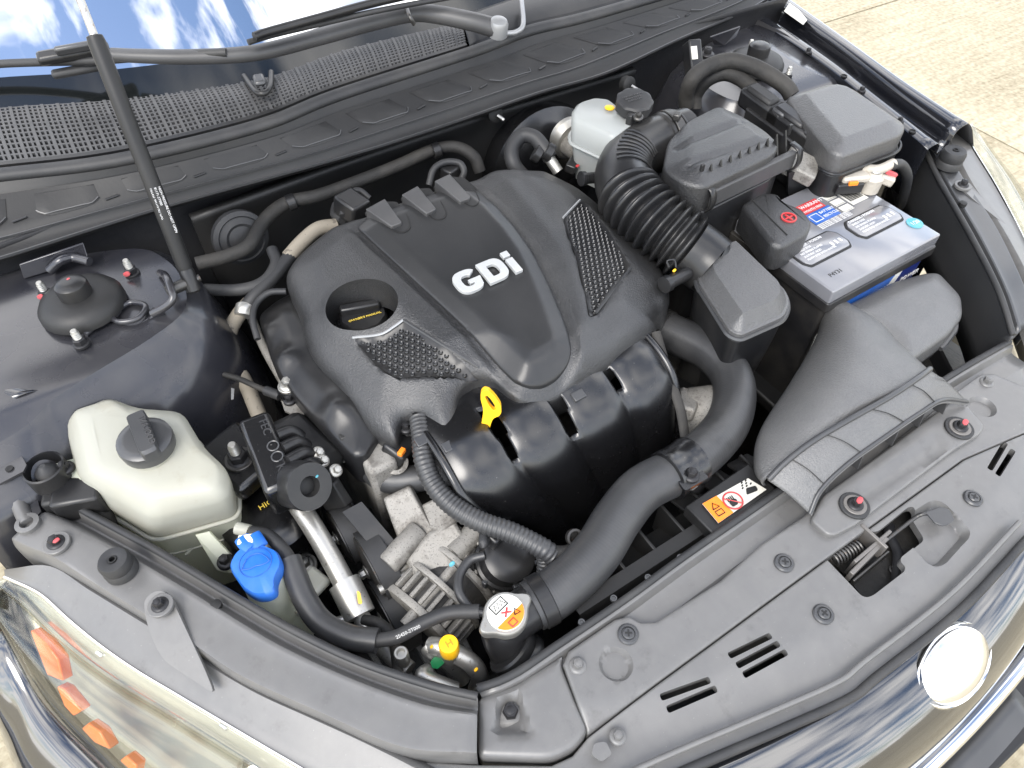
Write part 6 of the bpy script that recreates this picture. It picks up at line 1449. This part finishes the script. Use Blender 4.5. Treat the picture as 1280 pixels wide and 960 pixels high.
# pipes on the left
def pipe(name, pts, r, m, label, cat, **kw):
    t = tube(name, pts, r, m, None, **kw); return top(t, label, cat)
pipe('heater_hose', Ws([(420, 282, .86), (398, 286, .865), (378, 302, .86), (360, 322, .85)], .86), .010, 'dusty_hose', 'tan dusty hose end curling round the rear corner of the engine cover', 'hose')
pipe('heater_hose', Ws([(366, 316, .852), (345, 342, .845), (322, 366, .84), (308, 384, .83)], .85), .0095, 'rubber', 'black rubber section of hose leading down from the tan hose', 'hose')
pipe('coolant_pipe', Ws([(312, 378, .832), (298, 394, .82), (287, 416, .80), (288, 446, .78), (305, 475, .77), (318, 505, .77), (330, 535, .76)], .8), .0098, 'dusty_hose', 'tan metal coolant pipe running down between tower and valve cover', 'pipe')
lathe('pipe_clamp', [(.011, -.008), (.0125, -.006), (.0125, .006), (.011, .008)], W(306, 388, .828), 'alu_pipe', bpy.data.objects['coolant_pipe'], axis=(-.4, -.5, -.3))
pipe('vent_tube', Ws([(358, 364, .85), (336, 366, .85), (320, 380, .845), (316, 400, .84), (322, 424, .83)], .85), .0042, 'rubber', 'thin black vent tube looping beside the valve cover', 'tube')
gw_ = thing('ground_wire', 'thin dark ground wire with lug bolted beside the valve cover', 'wire', W(340, 490, .78))
tube('wire', Ws([(280, 468, .80), (300, 474, .80), (322, 484, .80), (345, 493, .80)], .8), .0038, 'wrap_tape', gw_, seg=8); tube('lug_sleeve', Ws([(332, 488, .80), (350, 495, .80)], .8), .0062, 'rubber', gw_, n=3, seg=10)
hw('bolt', W(362, 500, .80), .008, 'bolt_black', gw_); plate('lug_plate', Ws([(352, 502), (374, 500), (388, 516), (372, 522), (356, 514)], .795), 'cast_alu', gw_, t=.004)
hw_h = thing('wire_harness', 'black taped wiring branch with clips beside the strut tower', 'wiring loom', W(272, 440, .76))
tube('loom', Ws([(240, 380, .83), (262, 400, .82), (276, 425, .81), (278, 452, .80), (268, 475, .79), (240, 496, .785), (218, 516, .78)], .8), .0062, 'wrap_tape', hw_h, seg=10)
tube('loom_branch', Ws([(278, 450, .80), (285, 440, .80), (278, 415, .81)], .8), .005, 'wrap_tape', hw_h, seg=8)
for px, py, z in ((246, 502, .785), (252, 508, .785), (260, 392, .83), (268, 402, .825), (252, 386, .835)): box('loom_clip', W(px, py, z), (.022, .007, .008), 'plastic_black', hw_h, rot=(0, 0, random.uniform(-60, 60)), bevel=.001)
plate('wire_tag', Ws([(289, 485), (293, 486), (292, 499), (289, 500)], .79), 'trim_silver', hw_h, t=.0006)

# air conditioning pipes
acp = thing('air_conditioning_pipe', 'bare aluminium air conditioning pipe with yellow mark and thick fitting', 'pipe', W(440, 720, .66))
tube('pipe', Ws([(372, 630, .77), (392, 660, .765), (415, 700, .755), (432, 732, .745)], .76), .0118, 'alu_pipe', acp, seg=18)
tube('fitting', Ws([(430, 728, .748), (440, 748, .742), (450, 770, .735)], .74), .0172, 'alu_pipe', acp, n=5, seg=20)
tube('branch', Ws([(452, 768, .735), (436, 772, .735), (415, 780, .735)], .735), .0055, 'alu_pipe', acp, seg=10)
plate('yellow_mark', rpoly([W(446, 738, .763), W(450, 740, .763), W(453, 755, .758), W(448, 755, .758)], .003), 'yellow', acp, t=.001)
tube('lower_pipe', Ws([(452, 772, .735), (470, 800, .735), (490, 820, .735), (512, 838, .735)], .735), .0095, 'alu_pipe', acp, seg=14)
lathe('service_valve', [(.007, -.01), (.0075, .012), (.0065, .014), (.0045, .014), (.004, .008)], W(503, 822, .757), 'zinc', acp, seg=16)
tube('wire_sleeve', Ws([(455, 775, .742), (475, 780, .75), (492, 800, .75), (498, 840, .74)], .74), .006, 'wrap_tape', acp, seg=10)
ac2 = thing('air_conditioning_pipe', 'looped aluminium pipe with yellow service cap near the radiator cap', 'pipe', W(560, 840, .66))
tube('pipe_loop', Ws([(578, 848, .70), (556, 824, .735), (540, 812, .75), (537, 808, .752)], .74), .0098, 'alu_pipe', ac2, seg=14)
tube('pipe_loop', Ws([(538, 808, .752), (552, 810, .757), (575, 820, .752), (592, 832, .742), (600, 848, .72), (596, 862, .69)], .74), .0098, 'alu_pipe', ac2, seg=14)
tube('pipe_loop', Ws([(535, 838, .74), (528, 844, .745), (545, 852, .74), (570, 862, .73)], .74), .0075, 'alu_pipe', ac2, seg=12)
c = W(562, 812, .766); lathe('service_cap', [(.0098, -.012), (.0102, .007), (.0092, .0100), (.005, .0105)], c+Vector((0, 0, .006)), 'yellow', ac2, seg=24, label='yellow service port cap'); text('cap_letter', 'H', c+Vector((-.0030, -.0036, .0168)), (1, 0, 0), (0, 1, 0), .010, 'orange', ac2, extrude=.0003)
lathe('cap_base', [(.010, -.022), (.010, -.006)], c+Vector((0, 0, .004)), 'zinc', ac2, seg=16)
dab('green_mark', W(548, 826, .751), .0075, 'green_mark', ac2, axis=(-.3, -.4, .8))
for px, py in ((540, 808), (595, 837)): dab('yellow_dot', W(px, py, .764), .002, 'yellow', ac2)

# alternator
al = thing('alternator', 'dusty cast aluminium alternator with cooling slots', 'alternator', W(565, 720, .62))
ac_ = W(572, 712, .70); ax = Vector((.93, .30, .12)).normalized()
ctr = W(560, 728, .700)
lathe('stator_core', [(.046, -.050), (.050, -.046), (.0505, .040), (.044, .046)], ctr, 'engine_dark', al, axis=ax, seg=40)
for h0, h1, r_ in ((-.056, -.044, .055), (-.020, -.010, .0585), (.010, .020, .0585), (.042, .050, .054)): lathe('housing_ring', [(r_*.75, h0), (r_, h0+.002), (r_+.001, (h0+h1)/2), (r_, h1-.002), (r_*.75, h1)], ctr, 'cast_alu', al, axis=ax, seg=44)
fx_, fy2, fz_ = frame(ax)
for k in range(28):
    a = 2*math.pi*k/28; d = fx_*math.cos(a)+fy2*math.sin(a)
    box('housing_fin', ctr+d*.0525+ax*-.032, (.027, .0048, .009), 'cast_alu', al, axes=(ax, ax.cross(d), d), bevel=.001)
    box('housing_fin', ctr+d*.0525+ax*.031, (.025, .0048, .009), 'cast_alu', al, axes=(ax, ax.cross(d), d), bevel=.001)
plate('mount_bracket', Ws([(480, 622, .775), (513, 606, .785), (538, 654, .765), (545, 668, .755), (498, 672, .745)], .77), 'cast_alu', al, t=.012, bevel=.003)
plate('mount_bracket', Ws([(524, 634, .765), (550, 621, .775), (572, 652, .770), (552, 668, .760), (538, 662, .760)], .77), 'cast_alu', al, t=.012, bevel=.003)
loft('top_casting', [[p-Vector((-.004, -.02, .05)) for p in Ws([(505, 698, .752), (536, 664, .768), (568, 648, .772), (590, 684, .762), (588, 698, .752), (548, 730, .742), (520, 726, .742)], .76)], Ws([(505, 698, .752), (536, 664, .768), (568, 648, .772), (590, 684, .762), (588, 698, .752), (548, 730, .742), (520, 726, .742)], .76)], 'cast_alu', al, bevel=.005)
lathe('mount_boss', [(.012, -.028), (.0135, -.026), (.0135, .022), (.012, .024)], W(506, 682, .755), 'cast_alu', al, axis=ax, seg=20); lathe('mount_boss', [(.013, -.03), (.013, .03), (.010, .032)], W(590, 668, .755), 'cast_alu', al, axis=ax, seg=20)
dab('teal_dot', W(565, 705, .775), .003, 'label_teal', al, axis=(-.3, -.6, .7)); hw('bolt', W(526, 742, .72), .007, 'zinc', al, axis=(-.6, -.5, .6))
lathe('through_bolt', [(.006, -.04), (.006, .04)], W(537, 744, .742), 'cast_alu', al, axis=ax, seg=12)
# connector can beside it
rg = thing('oil_control_valve', 'round black plastic canister with connector beside the alternator', 'valve', W(630, 720, .68))
c = W(630, 700, .745); ra = Vector((.10, -.35, .93))
lathe('canister', [(.024, -.05), (.030, -.045), (.0315, -.01), (.034, -.008), (.034, .004), (.031, .006), (.029, .024), (.022, .028), (.012, .029)], c, 'plastic_black', rg, axis=ra, seg=32)
box('connector', c+Vector((-.004, .012, .038)), (.022, .018, .03), 'plastic_black', rg, rot=(10, 0, 20), bevel=.003)
for a in (200, 260, 320): box('snap_tab', c+Vector((.034*math.cos(RAD(a)), .034*math.sin(RAD(a)), -.002)), (.006, .006, .012), 'satin_grey', rg, rot=(0, 0, a), bevel=.001)
tube('cable', [c+Vector((-.006, .02, .045)), W(604, 680, .80), W(606, 655, .80)], .005, 'rubber', rg, seg=10)
gh = tube('small_hose', Ws([(606, 694, .775), (588, 700, .772), (575, 718, .77), (574, 740, .77), (586, 760, .765)], .77), .0052, 'hose_rubber', None, seg=12); top(gh, 'thin grey hose curving in front of the alternator', 'hose')

# belt drive
bt = thing('drive_belt', 'black ribbed drive belt with pulleys beside the alternator', 'drive belt', W(470, 720, .58))
pa = Vector((1, .02, 0)).normalized()
for (px, py, z, r) in ((474, 706, .715, .044), (492, 764, .675, .044), (436, 664, .72, .034)):
    c = W(px, py, z); lathe('pulley', [(r*.3, -.016), (r*.86, -.015), (r, -.013), (r, .013), (r*.9, .015), (r*.5, .012)], c, 'dark_steel', bt, axis=pa, seg=36); lathe('belt_wrap', [(r+.0005, -.0115), (r+.0045, -.0112), (r+.0045, .0112), (r+.0005, .0115)], c, 'rubber', bt, axis=pa, seg=36)
    hw('bolt', c-pa*.016, .009, 'zinc', bt, axis=-pa)
def strap(p0, p1, w, name='belt_run'):
    d = (p1-p0).normalized(); n_ = d.cross(pa).normalized(); V = []
    for p in (p0, p1): V += [p-pa*w/2-n_*.002, p+pa*w/2-n_*.002, p+pa*w/2+n_*.002, p-pa*w/2+n_*.002]
    mk(name, V, [(0, 1, 5, 4), (1, 2, 6, 5), (2, 3, 7, 6), (3, 0, 4, 7), (0, 3, 2, 1), (4, 5, 6, 7)], 'rubber', bt, smooth=0)
strap(W(440, 634, .775), W(482, 684, .755), .024); strap(W(470, 730, .68), W(488, 760, .68), .024); strap(W(508, 800, .62), W(530, 850, .50), .024)
lathe('tensioner_bolt', [(.006, -.01), (.006, .03)], W(484, 732, .735), 'zinc', bt, axis=pa, seg=12)

# corrugated wiring conduit across the front
cd = thing('wire_conduit', 'grey corrugated wiring conduit curving across the front of the manifold', 'conduit', W(600, 640, .74))
corrugated('conduit', Ws([(524, 524, .84), (527, 545, .838), (530, 575, .832), (542, 605, .822), (566, 632, .815), (600, 652, .81), (640, 666, .805), (676, 684, .798), (690, 694, .79)], .8), .0118, .0050, .0012, 'hose_rubber', cd, seg=16)
corrugated('conduit_branch', Ws([(672, 682, .798), (680, 698, .785), (680, 718, .77)], .8), .0085, .0045, .001, 'hose_rubber', cd, seg=12)
tube('taped_end', Ws([(684, 690, .795), (704, 692, .79), (726, 686, .79)], .79), .0085, 'wrap_tape', cd, seg=12)
lathe('clip_ring', [(.0095, -.003), (.0095, .003), (.007, .003), (.007, -.003)], W(718, 672, .795), 'dark_steel', cd, axis=(0, -.6, .8), seg=18)
wbh = tube('water_bypass_hose', Ws([(462, 528, .80), (458, 555, .79), (468, 588, .775), (490, 600, .772), (520, 598, .775), (560, 590, .775)], .78), .0165, 'hose_rubber', None, seg=18); top(wbh, 'bent grey coolant hose looping below the front corner of the engine cover', 'hose')
ij = thing('coil_connector', 'small black connector with orange seals under the cover notch', 'connector', W(505, 560, .76))
box('connector_body', W(498, 562, .80), (.035, .03, .03), 'plastic_black', ij, rot=(20, 10, 30), bevel=.004); box('orange_seal', W(502, 565, .822), (.010, .006, .006), 'orange', ij, rot=(0, 0, 30), bevel=.001)
hw('bolt', W(508, 535, .825), .008, 'bolt_black', ij); lathe('metal_boss', [(.014, -.02), (.014, 0), (.009, .001), (.008, -.006)], W(495, 578, .80), 'cast_alu', ij, axis=(-.2, -.5, .8), seg=18)
br = thing('manifold_bracket', 'bare metal stay with bolts under the end of the intake manifold', 'bracket', W(590, 620, .70))
for (a, b) in (((568, 600), (596, 625)), ((590, 610), (608, 640))): tube('stay_bar', Ws([a, b], .77), .006, 'alu_pipe', br, n=3, seg=8)
hw('bolt', W(585, 612, .785), .008, 'zinc', br)
# side of engine, right: throttle pulley unit and ground strap
th = thing('throttle_body', 'cast metal throttle body with dark round motor beside the manifold end', 'throttle body', W(870, 510, .68))
c = W(878, 515, .745); lathe('throttle_bore', [(.030, -.03), (.034, -.02), (.034, .02), (.030, .024), (.024, .024)], c, 'cast_alu', th, axis=(.7, -.6, .35), seg=28); lathe('motor_cover', [(.028, .022), (.028, .032), (.022, .034)], c, 'plastic_black', th, axis=(.7, -.6, .35), seg=24)
lathe('air_horn', [(.040, -.05), (.046, -.045), (.046, -.03), (.042, -.026)], W(865, 468, .755), 'plastic_black', th, axis=(.5, .1, .85), seg=30)
box('cast_arm', W(858, 505, .765), (.05, .03, .02), 'cast_alu', th, rot=(0, 20, 30), bevel=.004)
bst = tube('flat_harness', [W(820, 415, .845), W(836, 470, .82), W(850, 510, .80), W(857, 550, .78)], .0062, 'wrap_tape', None, seg=10, flat=.5); top(bst, 'flat grey wiring strap hanging beside the manifold end', 'wiring loom')

# fan shroud behind the radiator support
fs = thing('fan_shroud', 'black ribbed fan shroud between radiator hose and support', 'fan shroud', (-.1, -.60, .5))
sp_ = [W(x, y, .765) for x, y in [(660, 812), (780, 722), (860, 650), (950, 590), (965, 604), (870, 690), (780, 752), (690, 815)]]
for x0, x1 in ((-0.25, 0.30),):
    patch('shroud_top', [[(x, -.575, .74), (x, -.585, .772), (x, -.600, .772), (x, -.610, .72), (x, -.612, .40)] for x in (x0, -.1, .05, .2, x1)], 'plastic_matte', fs, nu=3, nv=2, linv=True)
    patch('shroud_wall', [[(x, -.575, .74), (x, -.545, .70), (x, -.545, .45)] for x in (x0, .0, x1)], 'plastic_matte', fs, nu=3, nv=3)
for k in range(12): box('shroud_rib', (-.22+.042*k, -.566, .742), (.004, .045, .055), 'plastic_matte', fs, bevel=.001)
for k in range(4): box('shroud_panel', (-.06+.045*k, -.558, .765), (.036, .03, .004), 'plastic_black', fs, rot=(-18, 8, 0), bevel=.001)
wl2 = thing('warning_label', 'warning label with orange corner and red no-touch hand sign on the shroud', 'label', W(915, 627, .775))
lab = [W(878, 630, .790), W(935, 598, .790), W(958, 612, .790), W(898, 654, .790)]
box('label_base', sum(lab, Vector())/4-Vector((0, 0, .012)), (.10, .05, .02), 'plastic_matte', wl2, rot=(0, 0, 2), bevel=.002)
plate('label_paper', lab, 'paper', wl2, t=.0008)
plate('orange_field', [lab[0]+Vector((0, 0, .0008)), lab[0].lerp(lab[1], .30)+Vector((0, 0, .0008)), lab[3].lerp(lab[2], .30)+Vector((0, 0, .0008)), lab[3]+Vector((0, 0, .0008))], 'orange', wl2, t=.0006)
c = W(916, 626, .7915); tube('red_ring', [c+Vector((.0108*math.cos(q*math.pi/14), .0108*math.sin(q*math.pi/14), .0008)) for q in range(29)], .0009, 'red', wl2, n=1, seg=5, smoothp=False)
lx = (lab[1]-lab[0]).normalized(); ly = Vector((-lx.y, lx.x, 0))
tube('red_slash', [c+lx*-.008+ly*.008, c+lx*.008+ly*-.008], .0009, 'red', wl2, n=2, seg=4)
plate('hand_symbol', rpoly([c+lx*-.005+ly*-.006, c+lx*.003+ly*-.006, c+lx*.005+ly*.0, c+lx*.002+ly*.002, c+lx*-.005+ly*.001], .002), 'ink', wl2, t=.0006)
for k in range(4): tube('hand_finger', [c+lx*(-.0045+.0024*k)+ly*.001, c+lx*(-.004+.0024*k)+ly*.006], .0007, 'ink', wl2, n=2, seg=4)
o2 = lab[0].lerp(lab[3], .5).lerp(lab[1].lerp(lab[2], .5), .14)+Vector((0, 0, .0016))
tube('warning_triangle', [o2+lx*-.005+ly*.001, o2+lx*.004+ly*.001, o2+lx*-.0005+ly*.008, o2+lx*-.005+ly*.001], .0007, 'ink', wl2, n=1, seg=4, smoothp=False)
tube('book_symbol', [o2+lx*-.005+ly*-.008, o2+lx*.004+ly*-.008, o2+lx*.004+ly*-.002, o2+lx*-.005+ly*-.002, o2+lx*-.005+ly*-.008], .0007, 'ink', wl2, n=1, seg=4, smoothp=False)
d2 = lab[0].lerp(lab[3], .45).lerp(lab[1].lerp(lab[2], .45), .84)+Vector((0, 0, .0012))
plate('fan_symbol', rpoly([d2+lx*-.009+ly*-.006, d2+lx*.006+ly*-.008, d2+lx*.008+ly*-.002, d2+lx*-.004+ly*.001], .002), 'ink', wl2, t=.0006)
for k in range(7): dab('fan_symbol_dot', d2+lx*(.002*k-.007)+ly*(.006+.003*((k*37) % 3-1)), .0011, 'ink', wl2)

# ================================================================== firewall things: brake reservoir, booster, hoses
brk = thing('brake_fluid_reservoir', 'milky white brake fluid reservoir with black ridged cap and yellow dot', 'brake reservoir', W(760, 190, .84))
rt = ring([(714, 142), (722, 130), (742, 124), (762, 126), (792, 150), (797, 160), (778, 172), (765, 174), (716, 152)], .935, .008)
loft('tank', [dn(rt, .835, .012), dn(rt, .885, .004), dn(rt, .9, .001), rt, [Vector((p.x, p.y, .940)) for p in inset(rt, .006)]], 'milky', brk, smooth=60)
tube('tank_seam', [Vector((p.x, p.y, .899)) for p in inset(rt, -.001)]+[Vector((rt[0].x, rt[0].y, .899))], .0028, 'milky', brk, n=1, seg=6)
c = W(793, 128, .955); lathe('ridged_cap', [(.021, -.03), (.021, -.012), (.0265, -.010), (.0265, .004), (.024, .0065), (.02, .007)], c, 'rubber', brk, seg=48, wob=lambda a: 1+.035*math.cos(9*a), axis=(-.05, -.15, 1))
lathe('neck', [(.02, -.06), (.02, -.02)], c, 'milky', brk)
lathe('yellow_dot', [(.0075, 0), (.0075, .0012), (.006, .0016)], W(762, 135, .9415), 'yellow', brk, seg=8)
for k in range(3): text('cap_text', ['USE ONLY DOT3', 'BRAKE FLUID', 'CLEAN CAP'][k], c+Vector((-.017, .006-.006*k, .0085)), (1, -.1, 0), (.1, 1, -.0), .0045, 'satin_grey', brk, extrude=.0003)
mc = thing('master_cylinder', 'cast metal brake master cylinder with wiring plug', 'master cylinder', W(740, 205, .80))
c = W(738, 196, .845); lathe('cylinder_body', [(.019, -.06), (.020, -.05), (.020, .05), (.016, .055)], c, 'cast_alu', mc, axis=(.05, -1, .05), seg=24)
lathe('flange_rings', [(.030, .05), (.034, .054), (.030, .058), (.034, .062), (.030, .066), (.032, .072), (.02, .073)], c, 'zinc', mc, axis=(.05, 1, .02), seg=28)
for dy in (-.02, .018): lathe('feed_boss', [(.012, 0), (.012, .03)], c+Vector((0, dy, .0)), 'cast_alu', mc, seg=16)
box('wiring_plug', W(716, 206, .86), (.03, .016, .014), 'plastic_black', mc, rot=(10, 0, 35), bevel=.002); dab('red_mark', W(722, 207, .868), .003, 'red', mc)
bb = thing('brake_booster', 'black round brake booster drum against the firewall', 'brake booster', W(700, 180, .80))
lathe('drum', [(.10, -.03), (.112, -.015), (.115, 0), (.112, .02), (.085, .035), (.05, .045)], W(722, 182, .85)+Vector((-.01, .085, -.085)), 'gloss_black', bb, axis=(0, -1, .15), seg=44)
hl_ = thing('heater_hose_loop', 'black rubber hose loop with grey metal end beside the brake reservoir', 'hose', W(660, 200, .80))
tube('hose', Ws([(655, 222, .85), (642, 205, .87), (640, 185, .885), (652, 170, .895), (668, 172, .895), (680, 186, .885), (688, 198, .875)], .88), .0115, 'rubber', hl_, seg=16)
tube('metal_end', Ws([(684, 194, .878), (692, 206, .868), (698, 215, .86)], .87), .0085, 'zinc', hl_, seg=12)
for (px, py, z) in ((672, 192, .88), (686, 190, .885)): lathe('spring_clip', [(.013, -.006), (.0138, -.005), (.0138, .005), (.013, .006)], W(px, py, z), 'plastic_black', hl_, axis=(.5, -.5, -.4), seg=22)
fh = tube('firewall_hose', Ws([(246, 330, .86), (285, 320, .86), (312, 306, .865), (330, 276, .87), (358, 254, .872), (400, 244, .872), (450, 226, .872), (500, 206, .872), (540, 188, .872), (570, 184, .87), (592, 196, .86), (600, 215, .84)], .87), .0095, 'wrap_tape', None, seg=12); top(fh, 'long taped loom running along the dark firewall behind the engine cover', 'wiring loom')
for px, py in ((364, 253), (545, 188)): lathe('loom_clip', [(.011, -.006), (.0118, -.005), (.0118, .005), (.011, .006)], W(px, py, .872), 'plastic_black', fh, axis=(1, -.1, .1), seg=18)
f2 = tube('firewall_hose', Ws([(250, 362, .84), (300, 362, .845), (330, 352, .845), (345, 330, .85), (340, 312, .855)], .85), .008, 'rubber', None, seg=12); top(f2, 'thin rubber hose curling up from the strut tower to the firewall loom', 'hose')
fg = thing('firewall_grommet', 'round ribbed rubber grommet in the firewall behind the valve cover', 'grommet', W(302, 300, .82))
lathe('grommet_disc', [(.038, -.01), (.038, .0), (.032, .003), (.030, .001), (.022, .005), (.018, .003), (.010, .006)], W(302, 298, .86), 'rubber', fg, axis=(.1, -1, .25), seg=32)
cn = thing('coil_connector', 'black plug with square housing behind the rear corner of the engine cover', 'connector', W(438, 262, .84))
box('plug_body', W(440, 258, .885), (.034, .04, .03), 'plastic_black', cn, rot=(10, 5, 20), bevel=.004); tube('plug_boot', Ws([(428, 270, .88), (432, 246, .89), (448, 238, .89), (462, 248, .88)], .88), .0045, 'rubber', cn, seg=10)
tube('plug_lead', Ws([(428, 275, .87), (418, 268, .865), (420, 256, .865)], .87), .006, 'rubber', cn, seg=10)
c3 = thing('coil_connector', 'black sleeve plug with arched lead behind the rear scoops of the cover', 'connector', W(560, 215, .84))
tube('plug_lead', Ws([(536, 232, .87), (542, 212, .885), (556, 203, .89), (574, 204, .888), (580, 214, .88), (577, 224, .87)], .88), .005, 'rubber', c3, seg=10); box('plug_body', W(564, 214, .875), (.03, .025, .02), 'plastic_black', c3, rot=(0, 0, 20), bevel=.003)

gl = tube('wire_harness', Ws([(430, 690, .60), (470, 640, .66), (520, 600, .70), (600, 600, .72)], .7), .010, 'wrap_tape', None, seg=10); top(gl, 'dark taped loom deep behind the alternator bracket', 'wiring loom')
hp_ = thing('air_conditioning_compressor', 'dark compressor body low down between the pipe and the belt', 'compressor', W(470, 800, .48))
lathe('compressor_body', [(.05, -.07), (.06, -.065), (.062, .05), (.05, .06)], W(520, 815, .56), 'engine_dark', hp_, axis=(1, .05, 0), seg=30)
for k in range(5): lathe('body_ring', [(.062, -.004), (.065, -.003), (.065, .003), (.062, .004)], W(520, 815, .56)+Vector((-.05+.025*k, 0, 0)), 'cast_alu', hp_, axis=(1, .05, 0), seg=30)
sp2 = tube('coolant_hose', Ws([(300, 640, .66), (330, 700, .62), (380, 760, .58), (440, 830, .56)], .6), .018, 'rubber', None, seg=14); top(sp2, 'thick dark hose low beneath the washer filler neck', 'hose')
pb = thing('power_steering_bracket', 'dark ribbed bracket with bolts beside the round engine mount drum', 'bracket', W(390, 690, .60))
box('bracket_plate', W(372, 700, .66), (.05, .10, .02), 'gloss_black', pb, rot=(-15, 10, 30), bevel=.005)
hw('washer', W(382, 706, .690), .014, 'zinc', pb); hw('bolt', W(382, 706, .692), .0105, 'zinc', pb)
